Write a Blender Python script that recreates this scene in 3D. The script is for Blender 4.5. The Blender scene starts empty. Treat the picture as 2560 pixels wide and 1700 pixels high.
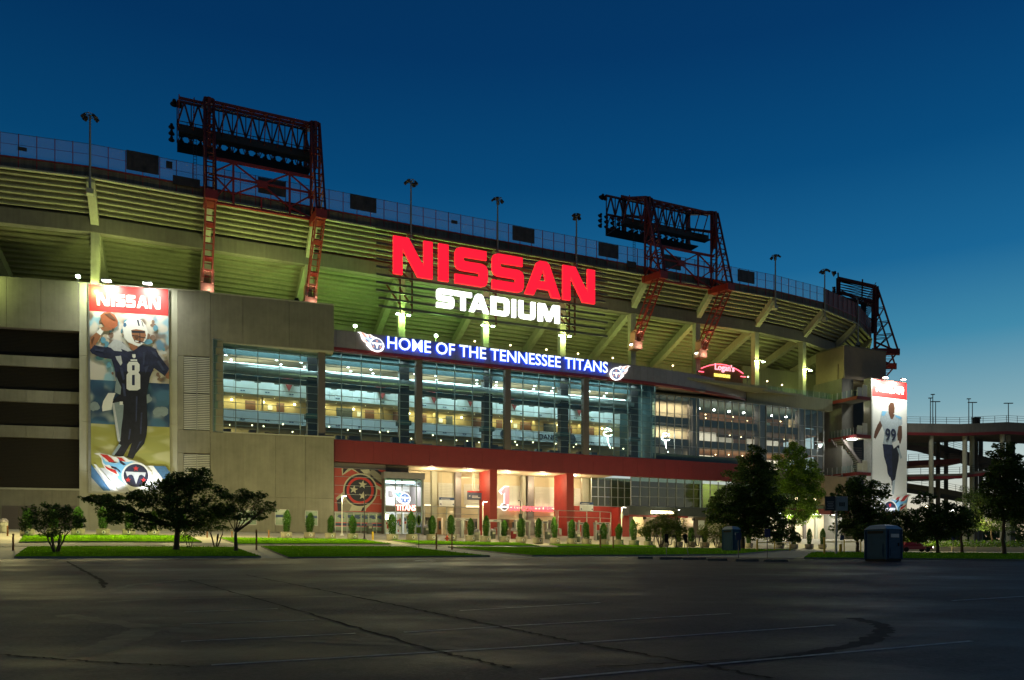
import bpy, bmesh, math, random
from math import radians as R, sin, cos, tan, pi, sqrt
from mathutils import Vector, Matrix, noise as mnoise
random.seed(7)
sc = bpy.context.scene
COL = sc.collection
# ------------------------------------------------------------------ camera
F_PX = 1990.0; HZ = 1390.0; CZ = 1.9          # focal length in photo pixels, eye level row, eye height
cam = bpy.data.cameras.new('camera'); cam_o = bpy.data.objects.new('camera', cam); COL.objects.link(cam_o)
cam.sensor_width = 36.0; cam.lens = 36.0*F_PX/2560.0
cam.shift_y = (HZ-850.0)/2560.0
cam.clip_start = 0.2; cam.clip_end = 6000
cam_o.location = (0, 0, CZ); cam_o.rotation_euler = (R(90), 0, 0)
sc.camera = cam_o
# ------------------------------------------------------------------ dusk sky
world = bpy.data.worlds.new('World'); sc.world = world; world.use_nodes = True
nt = world.node_tree; nt.nodes.clear()
def wn(t): return nt.nodes.new(t)
tc = wn('ShaderNodeTexCoord'); sep = wn('ShaderNodeSeparateXYZ'); nt.links.new(tc.outputs['Generated'], sep.inputs[0])
ramp = wn('ShaderNodeValToRGB')
nt.links.new(sep.outputs['Z'], ramp.inputs[0])
SKY = [(0.0, (.62, .38, .17)), (0.05, (.66, .60, .46)), (0.10, (.50, .60, .58)), (0.16, (.22, .40, .46)), (0.24, (.050, .245, .390)),
       (0.32, (.009, .130, .300)), (0.42, (.0018, .072, .208)), (0.53, (.0009, .041, .145)), (0.75, (.0015, .022, .08)), (1.0, (.001, .012, .05))]
cr = ramp.color_ramp
while len(cr.elements) < len(SKY): cr.elements.new(0.5)
for e, (p, c) in zip(cr.elements, SKY): e.position = p; e.color = (*c, 1)
# the afterglow sits low behind the right end of the stadium: brighter towards it, dimmer away from it
dotn = wn('ShaderNodeVectorMath'); dotn.operation = 'DOT_PRODUCT'; dotn.inputs[1].default_value = (sin(R(40)), cos(R(40)), 0)
nt.links.new(tc.outputs['Generated'], dotn.inputs[0])
mr = wn('ShaderNodeMapRange'); mr.inputs['From Min'].default_value = -1; mr.inputs['From Max'].default_value = 1
mr.inputs['To Min'].default_value = 0.25; mr.inputs['To Max'].default_value = 1.02
nt.links.new(dotn.outputs['Value'], mr.inputs['Value'])
mul = wn('ShaderNodeVectorMath'); mul.operation = 'SCALE'
nt.links.new(ramp.outputs[0], mul.inputs[0]); nt.links.new(mr.outputs[0], mul.inputs['Scale'])
sky = wn('ShaderNodeTexSky'); sky.sky_type = 'NISHITA'; sky.sun_disc = False
sky.sun_elevation = R(-4); sky.sun_rotation = R(40)
bg1 = wn('ShaderNodeBackground'); bg1.inputs[1].default_value = 1.0; nt.links.new(mul.outputs[0], bg1.inputs[0])
bg2 = wn('ShaderNodeBackground'); bg2.inputs[1].default_value = 0.02; nt.links.new(sky.outputs[0], bg2.inputs[0])
add = wn('ShaderNodeAddShader'); nt.links.new(bg1.outputs[0], add.inputs[0]); nt.links.new(bg2.outputs[0], add.inputs[1])
wo = wn('ShaderNodeOutputWorld'); nt.links.new(add.outputs[0], wo.inputs[0])
# ------------------------------------------------------------------ exposure, renderer
sc.view_settings.view_transform = 'Standard'; sc.view_settings.look = 'None'
sc.view_settings.exposure = 0.0; sc.view_settings.gamma = 1.0; sc.view_settings.use_curve_mapping = False
sc.render.engine = 'CYCLES'
sc.cycles.use_denoising = True
try: sc.cycles.denoiser = 'OPENIMAGEDENOISE'
except Exception: pass
sc.cycles.use_light_tree = True
sc.cycles.max_bounces = 6; sc.cycles.diffuse_bounces = 3; sc.cycles.glossy_bounces = 2
sc.cycles.transmission_bounces = 4; sc.cycles.transparent_max_bounces = 24
sc.cycles.caustics_reflective = False; sc.cycles.caustics_refractive = False
sc.cycles.sample_clamp_indirect = 4.0

# ------------------------------------------------------------------ frames of reference
# facade frame: x runs along the stadium front, y goes into the building, z up
PF = Vector((-22.26, 100.0, 0)); AF = math.atan2(.418, .908)
FM = Matrix.Translation(PF) @ Matrix.Rotation(AF, 4, 'Z')
FMI = FM.inverted()
UU = Vector((cos(AF), sin(AF), 0)); NN = Vector((-sin(AF), cos(AF), 0))
PERP = PF.dot(NN)                                    # distance from the eye to the front, square on
def fw(t, d, z=0): return FM @ Vector((t, d, z))
def ray(x): return (x-1280.0)/F_PX
def fpt(x, y, d=0.0):
    """photo point on the plane lying d behind the front -> (t, z)"""
    k = ray(x); den = k*NN.x+NN.y
    Y = (PERP+d)/den
    L = FMI @ Vector((k*Y, Y, 0))
    return L.x, CZ+(HZ-y)/F_PX*Y
def ft(x, d=0.0): return fpt(x, HZ, d)[0]
def wpt(x, y, Y): return Vector((ray(x)*Y, Y, CZ+(HZ-y)/F_PX*Y))

# ------------------------------------------------------------------ ground shape
SL = 60.0/F_PX                                       # the parking lot climbs gently towards the stadium
EDGE = [(-80, 50), (-40, 54.5), (-18, 57), (0, 61), (14, 61), (22, 58), (30, 55), (60, 53), (200, 53)]
def lerp(a, b, k): return a+(b-a)*k
def interp(tab, x):
    if x <= tab[0][0]: return tab[0][1]
    for (x0, y0), (x1, y1) in zip(tab, tab[1:]):
        if x <= x1: return lerp(y0, y1, (x-x0)/(x1-x0))
    return tab[-1][1]
ZB = 4.75
def zp(t): return max(2.7, min(4.1, 3.85-(t+8)*0.0137))
OP = 12.0
def G(X, Y):
    k = X/max(Y, .1)
    Ye = interp(EDGE, X)
    if Y <= Ye: return SL*Y
    o = -(FMI @ Vector((X, Y, 0))).y; t = (FMI @ Vector((X, Y, 0))).x
    if o >= OP:
        den = k*NN.x+NN.y
        Yp = (PERP-OP)/max(den, .25)
        Yp = max(Yp, Ye+5)
        a = min(1, (Y-Ye)/(Yp-Ye))
        return lerp(SL*Ye, zp(t), a)
    if o >= 1: return lerp(ZB, zp(t), (o-1)/(OP-1))
    return ZB
def gpt(x, y):
    """photo point -> where its sight line meets the ground"""
    k = ray(x); s = (HZ-y)/F_PX
    Y = 5.0; prev = None
    while Y < 160:
        g = CZ+s*Y-G(k*Y, Y)
        if g <= 0:
            a, b = Y-0.25, Y
            for _ in range(20):
                m = (a+b)/2
                if CZ+s*m-G(k*m, m) > 0: a = m
                else: b = m
            return Vector((k*b, b, G(k*b, b)))
        Y += 0.25
    return Vector((k*140, 140, ZB))
def gx(x, Y): return Vector((ray(x)*Y, Y, G(ray(x)*Y, Y)))

# ------------------------------------------------------------------ materials
MATS = {}
def _nodes(name):
    m = bpy.data.materials.new(name); m.use_nodes = True
    t = m.node_tree; return m, t, t.nodes['Principled BSDF']
def mat(name, col, rough=.6, var=.15, scale=3.0, metal=0.0, bump=0.0, streak=0.0, emit=None, es=1.0, spec=.5, rnd=0.0, trans=0.0):
    if name in MATS: return MATS[name]
    m, t, b = _nodes(name)
    b.inputs['Roughness'].default_value = rough; b.inputs['Metallic'].default_value = metal
    b.inputs['Specular IOR Level'].default_value = spec
    N = t.nodes.new; Lk = t.links.new
    co = N('ShaderNodeTexCoord')
    n1 = N('ShaderNodeTexNoise'); n1.inputs['Scale'].default_value = scale; n1.inputs['Detail'].default_value = 6
    n1.inputs['Roughness'].default_value = .65
    Lk(co.outputs['Object'], n1.inputs['Vector'])
    fac = n1.outputs['Fac']
    if streak:
        mp = N('ShaderNodeMapping'); mp.inputs['Scale'].default_value = (2.2, 2.2, .12); Lk(co.outputs['Object'], mp.inputs[0])
        n2 = N('ShaderNodeTexNoise'); n2.inputs['Scale'].default_value = 1.6; n2.inputs['Detail'].default_value = 5; Lk(mp.outputs[0], n2.inputs['Vector'])
        mx = N('ShaderNodeMix'); mx.data_type = 'FLOAT'; mx.inputs[0].default_value = streak
        Lk(n1.outputs['Fac'], mx.inputs[2]); Lk(n2.outputs['Fac'], mx.inputs[3]); fac = mx.outputs[0]
    rp = N('ShaderNodeMapRange'); rp.inputs['From Min'].default_value = .3; rp.inputs['From Max'].default_value = .7
    rp.inputs['To Min'].default_value = 1-var; rp.inputs['To Max'].default_value = 1+var
    Lk(fac, rp.inputs['Value']); sca = rp.outputs[0]
    if rnd:
        oi = N('ShaderNodeObjectInfo'); r2 = N('ShaderNodeMapRange'); r2.inputs['To Min'].default_value = 1-rnd; r2.inputs['To Max'].default_value = 1+rnd
        Lk(oi.outputs['Random'], r2.inputs['Value']); mm = N('ShaderNodeMath'); mm.operation = 'MULTIPLY'
        Lk(sca, mm.inputs[0]); Lk(r2.outputs[0], mm.inputs[1]); sca = mm.outputs[0]
    vs = N('ShaderNodeVectorMath'); vs.operation = 'SCALE'; vs.inputs[0].default_value = col; Lk(sca, vs.inputs['Scale'])
    Lk(vs.outputs[0], b.inputs['Base Color'])
    if bump:
        bp = N('ShaderNodeBump'); bp.inputs['Strength'].default_value = bump; bp.inputs['Distance'].default_value = .03
        n3 = N('ShaderNodeTexNoise'); n3.inputs['Scale'].default_value = scale*9; n3.inputs['Detail'].default_value = 4; Lk(co.outputs['Object'], n3.inputs['Vector'])
        Lk(n3.outputs['Fac'], bp.inputs['Height']); Lk(bp.outputs[0], b.inputs['Normal'])
    if emit:
        b.inputs['Emission Color'].default_value = (*emit, 1); b.inputs['Emission Strength'].default_value = es
    MATS[name] = m; return m
def emis(name, col, s):
    if name in MATS: return MATS[name]
    m, t, b = _nodes(name)
    b.inputs['Base Color'].default_value = (*[min(.8, c) for c in col], 1)
    b.inputs['Emission Color'].default_value = (*col, 1); b.inputs['Emission Strength'].default_value = s
    MATS[name] = m; return m
def glass(name, tint, fac=.07, rough=.03, gl=(.9, .95, 1)):
    if name in MATS: return MATS[name]
    m = bpy.data.materials.new(name); m.use_nodes = True; t = m.node_tree; t.nodes.clear(); N = t.nodes.new; Lk = t.links.new
    tr = N('ShaderNodeBsdfTransparent'); tr.inputs[0].default_value = (*tint, 1)
    g = N('ShaderNodeBsdfGlossy'); g.inputs['Color'].default_value = (*gl, 1); g.inputs['Roughness'].default_value = rough
    lw = N('ShaderNodeLayerWeight'); lw.inputs['Blend'].default_value = .25
    mr_ = N('ShaderNodeMapRange'); mr_.inputs['To Min'].default_value = fac; mr_.inputs['To Max'].default_value = .40; Lk(lw.outputs['Fresnel'], mr_.inputs['Value'])
    mx = N('ShaderNodeMixShader'); Lk(mr_.outputs[0], mx.inputs[0]); Lk(tr.outputs[0], mx.inputs[1]); Lk(g.outputs[0], mx.inputs[2])
    o = N('ShaderNodeOutputMaterial'); Lk(mx.outputs[0], o.inputs[0]); MATS[name] = m; return m
def leafmat(name, col, var=.45):
    if name in MATS: return MATS[name]
    m, t, b = _nodes(name); N = t.nodes.new; Lk = t.links.new
    b.inputs['Roughness'].default_value = .6; b.inputs['Specular IOR Level'].default_value = .25
    ge = N('ShaderNodeNewGeometry')
    r = N('ShaderNodeMapRange'); r.inputs['To Min'].default_value = 1-var; r.inputs['To Max'].default_value = 1+var
    Lk(ge.outputs['Random Per Island'], r.inputs['Value'])
    vs = N('ShaderNodeVectorMath'); vs.operation = 'SCALE'; vs.inputs[0].default_value = col; Lk(r.outputs[0], vs.inputs['Scale'])
    Lk(vs.outputs[0], b.inputs['Base Color'])
    td = N('ShaderNodeBsdfTranslucent'); Lk(vs.outputs[0], td.inputs[0])
    mx = N('ShaderNodeMixShader'); mx.inputs[0].default_value = .3; Lk(b.outputs[0], mx.inputs[1]); Lk(td.outputs[0], mx.inputs[2])
    Lk(mx.outputs[0], t.nodes['Material Output'].inputs[0]); MATS[name] = m; return m

M_DECK = mat('deck_concrete', (.26, .26, .18), .85, .16, .5, streak=.5)
M_RAKER = mat('raker_concrete', (.33, .33, .25), .85, .2, 1.0, streak=.4, bump=.1)
M_RING = mat('ring_concrete', (.16, .15, .125), .9, .25, 1.0, streak=.5)
M_PARAPET = mat('stained_concrete', (.11, .095, .075), .9, .45, 1.4, streak=.8)
M_PANEL = mat('panel_concrete', (.185, .18, .137), .8, .26, .45, streak=.3, bump=.08, rnd=.07)
M_PALE = mat('pale_concrete', (.34, .34, .27), .8, .1, .9, streak=.3, rnd=.05)
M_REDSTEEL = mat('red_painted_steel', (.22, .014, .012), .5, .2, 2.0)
M_DARKSTEEL = mat('dark_steel', (.016, .013, .013), .6, .2, 2.0)
M_REDPANEL = mat('red_metal_panel', (.16, .012, .014), .55, .1, 1.2, rnd=.04)
M_REDWALL = mat('red_wall_paint', (.26, .022, .016), .6, .1, 1.2)
M_BAND = mat('grey_metal_cladding', (.22, .20, .205), .45, .08, 1.5, metal=.2, rnd=.05)
M_MULL = mat('aluminium_mullion', (.20, .26, .25), .4, .06, 2.0, metal=.5)
M_COLG = mat('grey_steel_cover', (.11, .093, .086), .5, .06, 1.0)
M_GLASS = glass('teal_glazing', (.74, .94, .95), .03)
M_GLASSC = glass('clear_glazing', (.92, .94, .90))
M_GLASSD = glass('dark_glazing', (.18, .24, .17), .10)
M_WHITE = mat('white_board', (.70, .74, .76), .6, .04, 1.0)
M_CREAM = mat('cream_wall', (.52, .45, .31), .75, .08, 1.0, streak=.2)
M_YWALL = mat('ochre_wall', (.42, .33, .16), .7, .1, 1.0)
M_WOOD = mat('brown_door', (.10, .042, .022), .5, .2, 4.0)
M_BROWN = mat('brown_ceiling', (.26, .13, .06), .6, .15, 2.0)
M_DARKIN = mat('dark_interior', (.03, .04, .045), .7, .2, 1.0)
M_TEALIN = mat('teal_interior', (.05, .10, .11), .6, .2, 1.0)
M_DUCT = mat('galvanised_duct', (.55, .60, .60), .3, .1, 2.0, metal=.8)
M_CEIL = mat('grey_ceiling', (.28, .25, .20), .7, .08, 1.0)
M_LOUVRE = mat('louvre_metal', (.50, .50, .45), .5, .08, 2.0)
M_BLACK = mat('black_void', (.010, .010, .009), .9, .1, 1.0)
M_PLASTIC = mat('blue_plastic', (.012, .058, .11), .65, .15, 3.0, spec=.2)
M_PLWHITE = mat('white_plastic', (.30, .36, .40), .4, .06, 3.0)
M_YELLOW = mat('yellow_paint', (.55, .36, .02), .5, .2, 4.0)
M_RUSTPOST = mat('worn_brown_post', (.22, .10, .03), .7, .3, 6.0)
M_POLE = mat('grey_pole', (.22, .22, .21), .45, .1, 3.0, metal=.3)
M_GALV = mat('galvanised_pipe', (.30, .31, .30), .4, .1, 3.0, metal=.5)
M_BIN = mat('bin_green', (.06, .075, .06), .6, .1, 3.0)
M_POT = mat('planter_concrete', (.26, .24, .18), .85, .15, 4.0, bump=.1, rnd=.12)
M_SOIL = mat('soil', (.05, .035, .02), .95, .2, 6.0)
M_BARK = mat('bark', (.060, .042, .028), .9, .35, 8.0, bump=.4)
M_BANNERDARK = mat('dark_vinyl', (.028, .022, .022), .6, .7, 1.1)
L_CYP = leafmat('cypress_green', (.034, .092, .012))
L_DARK = leafmat('dark_leaf', (.055, .095, .018), .6)
L_MID = leafmat('mid_leaf', (.11, .21, .018))
L_SHRUB = leafmat('shrub_leaf', (.095, .13, .02))
E_WHITE = emis('lamp_white', (1, .97, .9), 14)
E_WARM = emis('lamp_warm', (1, .80, .42), 9)
E_COOL = emis('lamp_cool', (.85, 1, .95), 16)
E_GREEN = emis('lamp_greenish', (.75, 1, .70), 20)
E_SOFTW = emis('soft_white_panel', (1, 1, 1), 1.2)

# ------------------------------------------------------------------ mesh helper
class MB:
    def __init__(s): s.v = []; s.f = []; s.m = []
    def add(s, vs, fs, m=0):
        n = len(s.v); s.v += [tuple(v) for v in vs]
        for f in fs: s.f.append([i+n for i in f]); s.m.append(m)
        return s
    def box(s, x0, x1, y0, y1, z0, z1, m=0):
        return s.add([(x0,y0,z0),(x1,y0,z0),(x1,y1,z0),(x0,y1,z0),(x0,y0,z1),(x1,y0,z1),(x1,y1,z1),(x0,y1,z1)],
                     [(0,3,2,1),(4,5,6,7),(0,1,5,4),(1,2,6,5),(2,3,7,6),(3,0,4,7)], m)
    def hexa(s, lo, hi, m=0):
        """lower and upper quads, same winding (counter-clockwise from above)"""
        return s.add(list(lo)+list(hi), [(0,3,2,1),(4,5,6,7),(0,1,5,4),(1,2,6,5),(2,3,7,6),(3,0,4,7)], m)
    def bar(s, p, q, w, h=None, m=0):
        p = Vector(p); q = Vector(q); h = h or w; a = q-p
        if a.length < 1e-6: return s
        a.normalize(); up = Vector((0,0,1)) if abs(a.z) < .95 else Vector((1,0,0))
        r = a.cross(up).normalized()*w/2; u = r.cross(a).normalized()*h/2
        c = [p-r-u, p+r-u, p+r+u, p-r+u]; d = [q-r-u, q+r-u, q+r+u, q-r+u]
        return s.add(c+d, [(0,3,2,1),(4,5,6,7),(0,1,5,4),(1,2,6,5),(2,3,7,6),(3,0,4,7)], m)
    def tube(s, p, q, r0, r1=None, n=8, m=0, cap=True):
        p = Vector(p); q = Vector(q); r1 = r0 if r1 is None else r1; a = (q-p)
        if a.length < 1e-6: return s
        a.normalize(); up = Vector((0,0,1)) if abs(a.z) < .95 else Vector((1,0,0))
        e = a.cross(up).normalized(); g = a.cross(e).normalized(); vs = []
        for c, rr in ((p, r0), (q, r1)):
            for i in range(n):
                t = 2*pi*i/n; vs.append(c+(e*cos(t)+g*sin(t))*rr)
        fs = [(i, i+n, (i+1) % n+n, (i+1) % n) for i in range(n)]
        if cap: fs += [tuple(range(n)), tuple(range(2*n-1, n-1, -1))]
        return s.add(vs, fs, m)
    def lathe(s, prof, c=(0,0,0), n=14, m=0):
        vs = []; fs = []; k = len(prof)
        for i in range(n):
            t = 2*pi*i/n
            for r, z in prof: vs.append((c[0]+r*cos(t), c[1]+r*sin(t), c[2]+z))
        for i in range(n):
            j = (i+1) % n
            for a in range(k-1): fs.append((i*k+a, j*k+a, j*k+a+1, i*k+a+1))
        fs.append(tuple(i*k+k-1 for i in range(n))); fs.append(tuple(i*k for i in range(n-1, -1, -1)))
        return s.add(vs, fs, m)
    def prism(s, pts, y0, y1, m=0, ms=None):
        """outline in the x-z plane (counter-clockwise seen from -y), from y0 (front) to y1; ms = material of the sides"""
        n = len(pts)
        ar = sum(pts[i][0]*pts[(i+1) % n][1]-pts[(i+1) % n][0]*pts[i][1] for i in range(n))
        if ar < 0: pts = list(pts)[::-1]
        k = len(s.v); s.v += [(x, y0, z) for x, z in pts]+[(x, y1, z) for x, z in pts]
        s.f.append(list(range(k, k+n))); s.m.append(m)
        s.f.append(list(range(k+2*n-1, k+n-1, -1))); s.m.append(m)
        for i in range(n):
            j = (i+1) % n
            s.f.append([k+j, k+i, k+n+i, k+n+j]); s.m.append(m if ms is None else ms)
        return s
    def mesh(s, name, mats):
        me = bpy.data.meshes.new(name); me.from_pydata(s.v, [], s.f)
        mats = mats if isinstance(mats, (list, tuple)) else [mats]
        for mm in mats: me.materials.append(mm)
        if len(mats) > 1: me.polygons.foreach_set('material_index', s.m)
        me.update(); return me
    def build(s, name, mats, parent=None, smooth=False, label=None, bevel=0, **tags):
        me = s.mesh(name, mats)
        if smooth: me.shade_smooth()
        o = link(name, me, parent, label)
        if bevel:
            b = o.modifiers.new('edge', 'BEVEL'); b.width = bevel; b.segments = 1; b.limit_method = 'ANGLE'
        for k_, v_ in tags.items(): o[k_] = v_
        return o
def link(name, me, parent=None, label=None):
    o = bpy.data.objects.new(name, me); COL.objects.link(o)
    if parent is not None: o.parent = parent
    if label: o['label'] = label
    return o
def thing(name, label, cat, m=None, group=None):
    o = bpy.data.objects.new(name, None); COL.objects.link(o); o.empty_display_size = .3
    if m is not None: o.matrix_world = m if isinstance(m, Matrix) else Matrix.Translation(Vector(m))
    o['label'] = label; o['category'] = cat
    if group: o['group'] = group
    return o
def tag(o, label, cat, group=None):
    o['label'] = label; o['category'] = cat
    if group: o['group'] = group
    return o
def kids(o): return [c for c in bpy.data.objects if c.parent == o]
TREE = {}
def remember(o):
    """note the parts under a finished thing once, so that copies are quick"""
    ch = {}
    for c in bpy.data.objects:
        if c.parent is not None: ch.setdefault(c.parent.name, []).append(c)
    def rec(a): return [(c, rec(c)) for c in ch.get(a.name, [])]
    TREE[o.name] = rec(o)
def dup(o, m, label=None, group=None):
    if o.name not in TREE: remember(o)
    r = o.copy(); COL.objects.link(r); r.matrix_world = m if isinstance(m, Matrix) else Matrix.Translation(Vector(m))
    if label: r['label'] = label
    if group: r['group'] = group
    def rec(lst, par):
        for c, sub in lst:
            d = c.copy(); COL.objects.link(d); d.parent = par; rec(sub, d)
    rec(TREE[o.name], r)
    return r
ORD = 'first second third fourth fifth sixth seventh eighth ninth tenth eleventh twelfth thirteenth fourteenth fifteenth sixteenth seventeenth eighteenth nineteenth twentieth'.split()
ORD += ['twenty-'+w for w in ORD[:9]]+['thirtieth']
def place(p, rz=0.0, s=1.0): return Matrix.Translation(Vector(p)) @ Matrix.Rotation(rz, 4, 'Z') @ Matrix.Scale(s, 4)
def lamp(kind, name, loc, power, col, size=.3, aim=None, spot=None, blend=.4, sy=None, parent=None):
    l = bpy.data.lights.new(name, kind); l.energy = power; l.color = col
    if kind == 'AREA':
        l.size = size
        if sy: l.shape = 'RECTANGLE'; l.size_y = sy
    else: l.shadow_soft_size = size
    if kind == 'SPOT': l.spot_size = R(spot); l.spot_blend = blend
    o = bpy.data.objects.new(name, l); COL.objects.link(o); o.location = loc
    if aim is not None:
        o.rotation_euler = (Vector(aim)-Vector(loc)).to_track_quat('-Z', 'Y').to_euler()
    return o
def text_mesh(body, size, ext, offset=0.0, align='LEFT', name='lettering'):
    """lettering from the built-in typeface; x right, z up, faces -y"""
    c = bpy.data.curves.new('tmp_text', 'FONT'); c.body = body; c.size = size; c.extrude = ext/2; c.offset = offset; c.align_x = align
    c.resolution_u = 3
    o = bpy.data.objects.new('tmp_text', c); COL.objects.link(o)
    dg = bpy.context.evaluated_depsgraph_get(); me = bpy.data.meshes.new_from_object(o.evaluated_get(dg))
    bpy.data.objects.remove(o); bpy.data.curves.remove(c)
    me.transform(Matrix.Rotation(R(90), 4, 'X')); me.name = name
    me.materials.clear()
    return me
# ================================================================== ground, lot, lawns
def asphalt(name, base, tint):
    m, t, b = _nodes(name); N = t.nodes.new; Lk = t.links.new
    co = N('ShaderNodeTexCoord')
    def noise(sc_, det, sy=1.0):
        mp = N('ShaderNodeMapping'); mp.inputs['Scale'].default_value = (1, sy, 1); Lk(co.outputs['Object'], mp.inputs[0])
        n = N('ShaderNodeTexNoise'); n.inputs['Scale'].default_value = sc_; n.inputs['Detail'].default_value = det; n.inputs['Roughness'].default_value = .7
        Lk(mp.outputs[0], n.inputs[0]); return n.outputs['Fac']
    a = noise(.09, 5, 2.0); c = noise(1.1, 6); g = noise(13, 6)
    r1 = N('ShaderNodeMapRange'); r1.inputs['From Min'].default_value = .35; r1.inputs['From Max'].default_value = .65; r1.inputs['To Min'].default_value = .45; r1.inputs['To Max'].default_value = 1.5; Lk(a, r1.inputs[0])
    r2 = N('ShaderNodeMapRange'); r2.inputs['From Min'].default_value = .3; r2.inputs['From Max'].default_value = .7; r2.inputs['To Min'].default_value = .75; r2.inputs['To Max'].default_value = 1.25; Lk(c, r2.inputs[0])
    r3 = N('ShaderNodeMapRange'); r3.inputs['From Min'].default_value = .3; r3.inputs['From Max'].default_value = .7; r3.inputs['To Min'].default_value = .35; r3.inputs['To Max'].default_value = 1.8; Lk(g, r3.inputs[0])
    m1 = N('ShaderNodeMath'); m1.operation = 'MULTIPLY'; Lk(r1.outputs[0], m1.inputs[0]); Lk(r2.outputs[0], m1.inputs[1])
    m2 = N('ShaderNodeMath'); m2.operation = 'MULTIPLY'; Lk(m1.outputs[0], m2.inputs[0]); Lk(r3.outputs[0], m2.inputs[1])
    vs = N('ShaderNodeVectorMath'); vs.operation = 'SCALE'; vs.inputs[0].default_value = tint; Lk(m2.outputs[0], vs.inputs['Scale']); Lk(vs.outputs[0], b.inputs['Base Color'])
    rr = N('ShaderNodeMapRange'); rr.inputs['From Min'].default_value = .35; rr.inputs['From Max'].default_value = .65; rr.inputs['To Min'].default_value = .5; rr.inputs['To Max'].default_value = .85; Lk(a, rr.inputs[0]); Lk(rr.outputs[0], b.inputs['Roughness']); b.inputs['Specular IOR Level'].default_value = .2
    bp = N('ShaderNodeBump'); bp.inputs['Strength'].default_value = .6; bp.inputs['Distance'].default_value = .02; Lk(g, bp.inputs['Height']); Lk(bp.outputs[0], b.inputs['Normal'])
    MATS[name] = m; return m
M_ASPH = asphalt('lot_asphalt', 1, (.042, .031, .035))
M_ROAD = asphalt('road_asphalt', 1, (.10, .098, .092))
M_PAVE = mat('plaza_concrete', (.36, .33, .25), .8, .14, .6, bump=.1)
M_PATH = mat('path_concrete', (.30, .28, .22), .85, .15, .8)
M_KERB = mat('kerb_concrete', (.22, .21, .18), .85, .2, 2.0)
M_LINE = mat('worn_line_paint', (.26, .26, .27), .6, .5, 5.0, spec=.25)
M_CRACK = mat('crack_filler', (.016, .013, .014), .9, .4, 4.0, spec=.1)
M_SCUFF = mat('scuffed_asphalt', (.060, .048, .048), .65, .5, 2.0, spec=.2)
M_TYRE = mat('tyre_rubber_mark', (.034, .027, .030), .85, .4, 2.0, spec=.1)
M_GRASS = leafmat('lawn_grass', (.13, .30, .004), .3)
M_GSOIL = mat('lawn_base', (.11, .26, .005), .95, .45, .5, spec=.0)

def sheet(name, rows, m, kind='structure'):
    mb = MB(); n = len(rows[0])
    vs = [p for r in rows for p in r]
    fs = [(i*n+j, i*n+j+1, (i+1)*n+j+1, (i+1)*n+j) for i in range(len(rows)-1) for j in range(n-1)]
    mb.add(vs, fs); o = mb.build(name, m, smooth=True); o['kind'] = kind; return o
xs = [-90+3*i for i in range(107)]
ys = [-14+i*2.0 for i in range(1, 40)]
sheet('parking_lot', [[(x, y, SL*y) for x in xs] for y in (-14, -2, 6, 14)] + [[(x, lerp(14, interp(EDGE, x), (i+1)/8), SL*lerp(14, interp(EDGE, x), (i+1)/8)) for x in xs] for i in range(8)], M_ASPH)
def beyond(x, v):
    Y = interp(EDGE, x)+v; return (x, Y, G(x, Y))
sheet('plaza_pavement', [[beyond(x, v) for x in xs] for v in [i*1.5 for i in range(0, 62)]+[100, 110, 120]], M_PAVE)
far = 2500
mb = MB()
for q in ([(-far,-far,-.42),(far,-far,-.42),(far,-14,-.42),(-far,-14,-.42)],):
    mb.add(q, [(0,1,2,3)])
yl = [-14, 6, 14, 30, 55, 75, 100, 140, 173, far]
for x0, x1 in ((-far, -90), (228, far)):
    for a, b in zip(yl, yl[1:]):
        za, zb = (SL*a if a < 55 else min(4.7, SL*55+(a-55)*.08)), (SL*b if b < 55 else min(4.7, SL*55+(b-55)*.08))
        mb.add([(x0,a,za),(x1,a,za),(x1,b,zb),(x0,b,zb)], [(0,1,2,3)])
mb.add([(-90,172,4.7),(228,172,4.7),(228,far,4.7),(-90,far,4.7)], [(0,1,2,3)])
g = mb.build('ground', M_PAVE); g['kind'] = 'structure'

def quad_rows(c, n, m, dz):
    """c: near-left, near-right, far-right, far-left photo points -> draped rows"""
    a, b, d, e = [gpt(*p) for p in c]
    rows = []
    for i in range(m+1):
        v = i/m; r = []
        for j in range(n+1):
            u = j/n; p = a.lerp(b, u).lerp(e.lerp(d, u), v); r.append((p.x, p.y, G(p.x, p.y)+dz))
        rows.append(r)
    return rows
def lawn(c, n=30, m=6, blades=3500, dz=.11):
    rows = quad_rows(c, n, m, dz); mb = MB(); w = n+1
    vs = [p for r in rows for p in r]
    mb.add(vs, [(i*w+j, i*w+j+1, (i+1)*w+j+1, (i+1)*w+j) for i in range(m) for j in range(n)], 0)
    rim = [i for i in range(w)]+[i*w+n for i in range(1, m+1)]+[m*w+j for j in range(n-1, -1, -1)]+[i*w for i in range(m-1, 0, -1)]
    k = len(mb.v); mb.v += [(vs[i][0], vs[i][1], vs[i][2]-.3) for i in rim]
    for q in range(len(rim)):
        q2 = (q+1) % len(rim); mb.f.append([rim[q2], rim[q], k+q, k+q2]); mb.m.append(2)
    for _ in range(blades):
        u = random.random()*n; v = random.random()*m; j = min(int(u), n-1); i = min(int(v), m-1); fu = u-j; fv = v-i
        p = Vector(rows[i][j]).lerp(Vector(rows[i][j+1]), fu).lerp(Vector(rows[i+1][j]).lerp(Vector(rows[i+1][j+1]), fu), fv)
        a = random.random()*6.28; h = random.uniform(.04, .11); wd = .035; dx, dy = cos(a)*wd, sin(a)*wd; lx, ly = random.uniform(-.04, .04), random.uniform(-.04, .04)
        mb.add([(p.x-dx, p.y-dy, p.z-.01), (p.x+dx, p.y+dy, p.z-.01), (p.x+lx, p.y+ly, p.z+h)], [(0,1,2)], 1)
    o = mb.build('lawn', [M_GSOIL, M_GRASS, M_KERB]); o['kind'] = 'stuff'; return o
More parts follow.
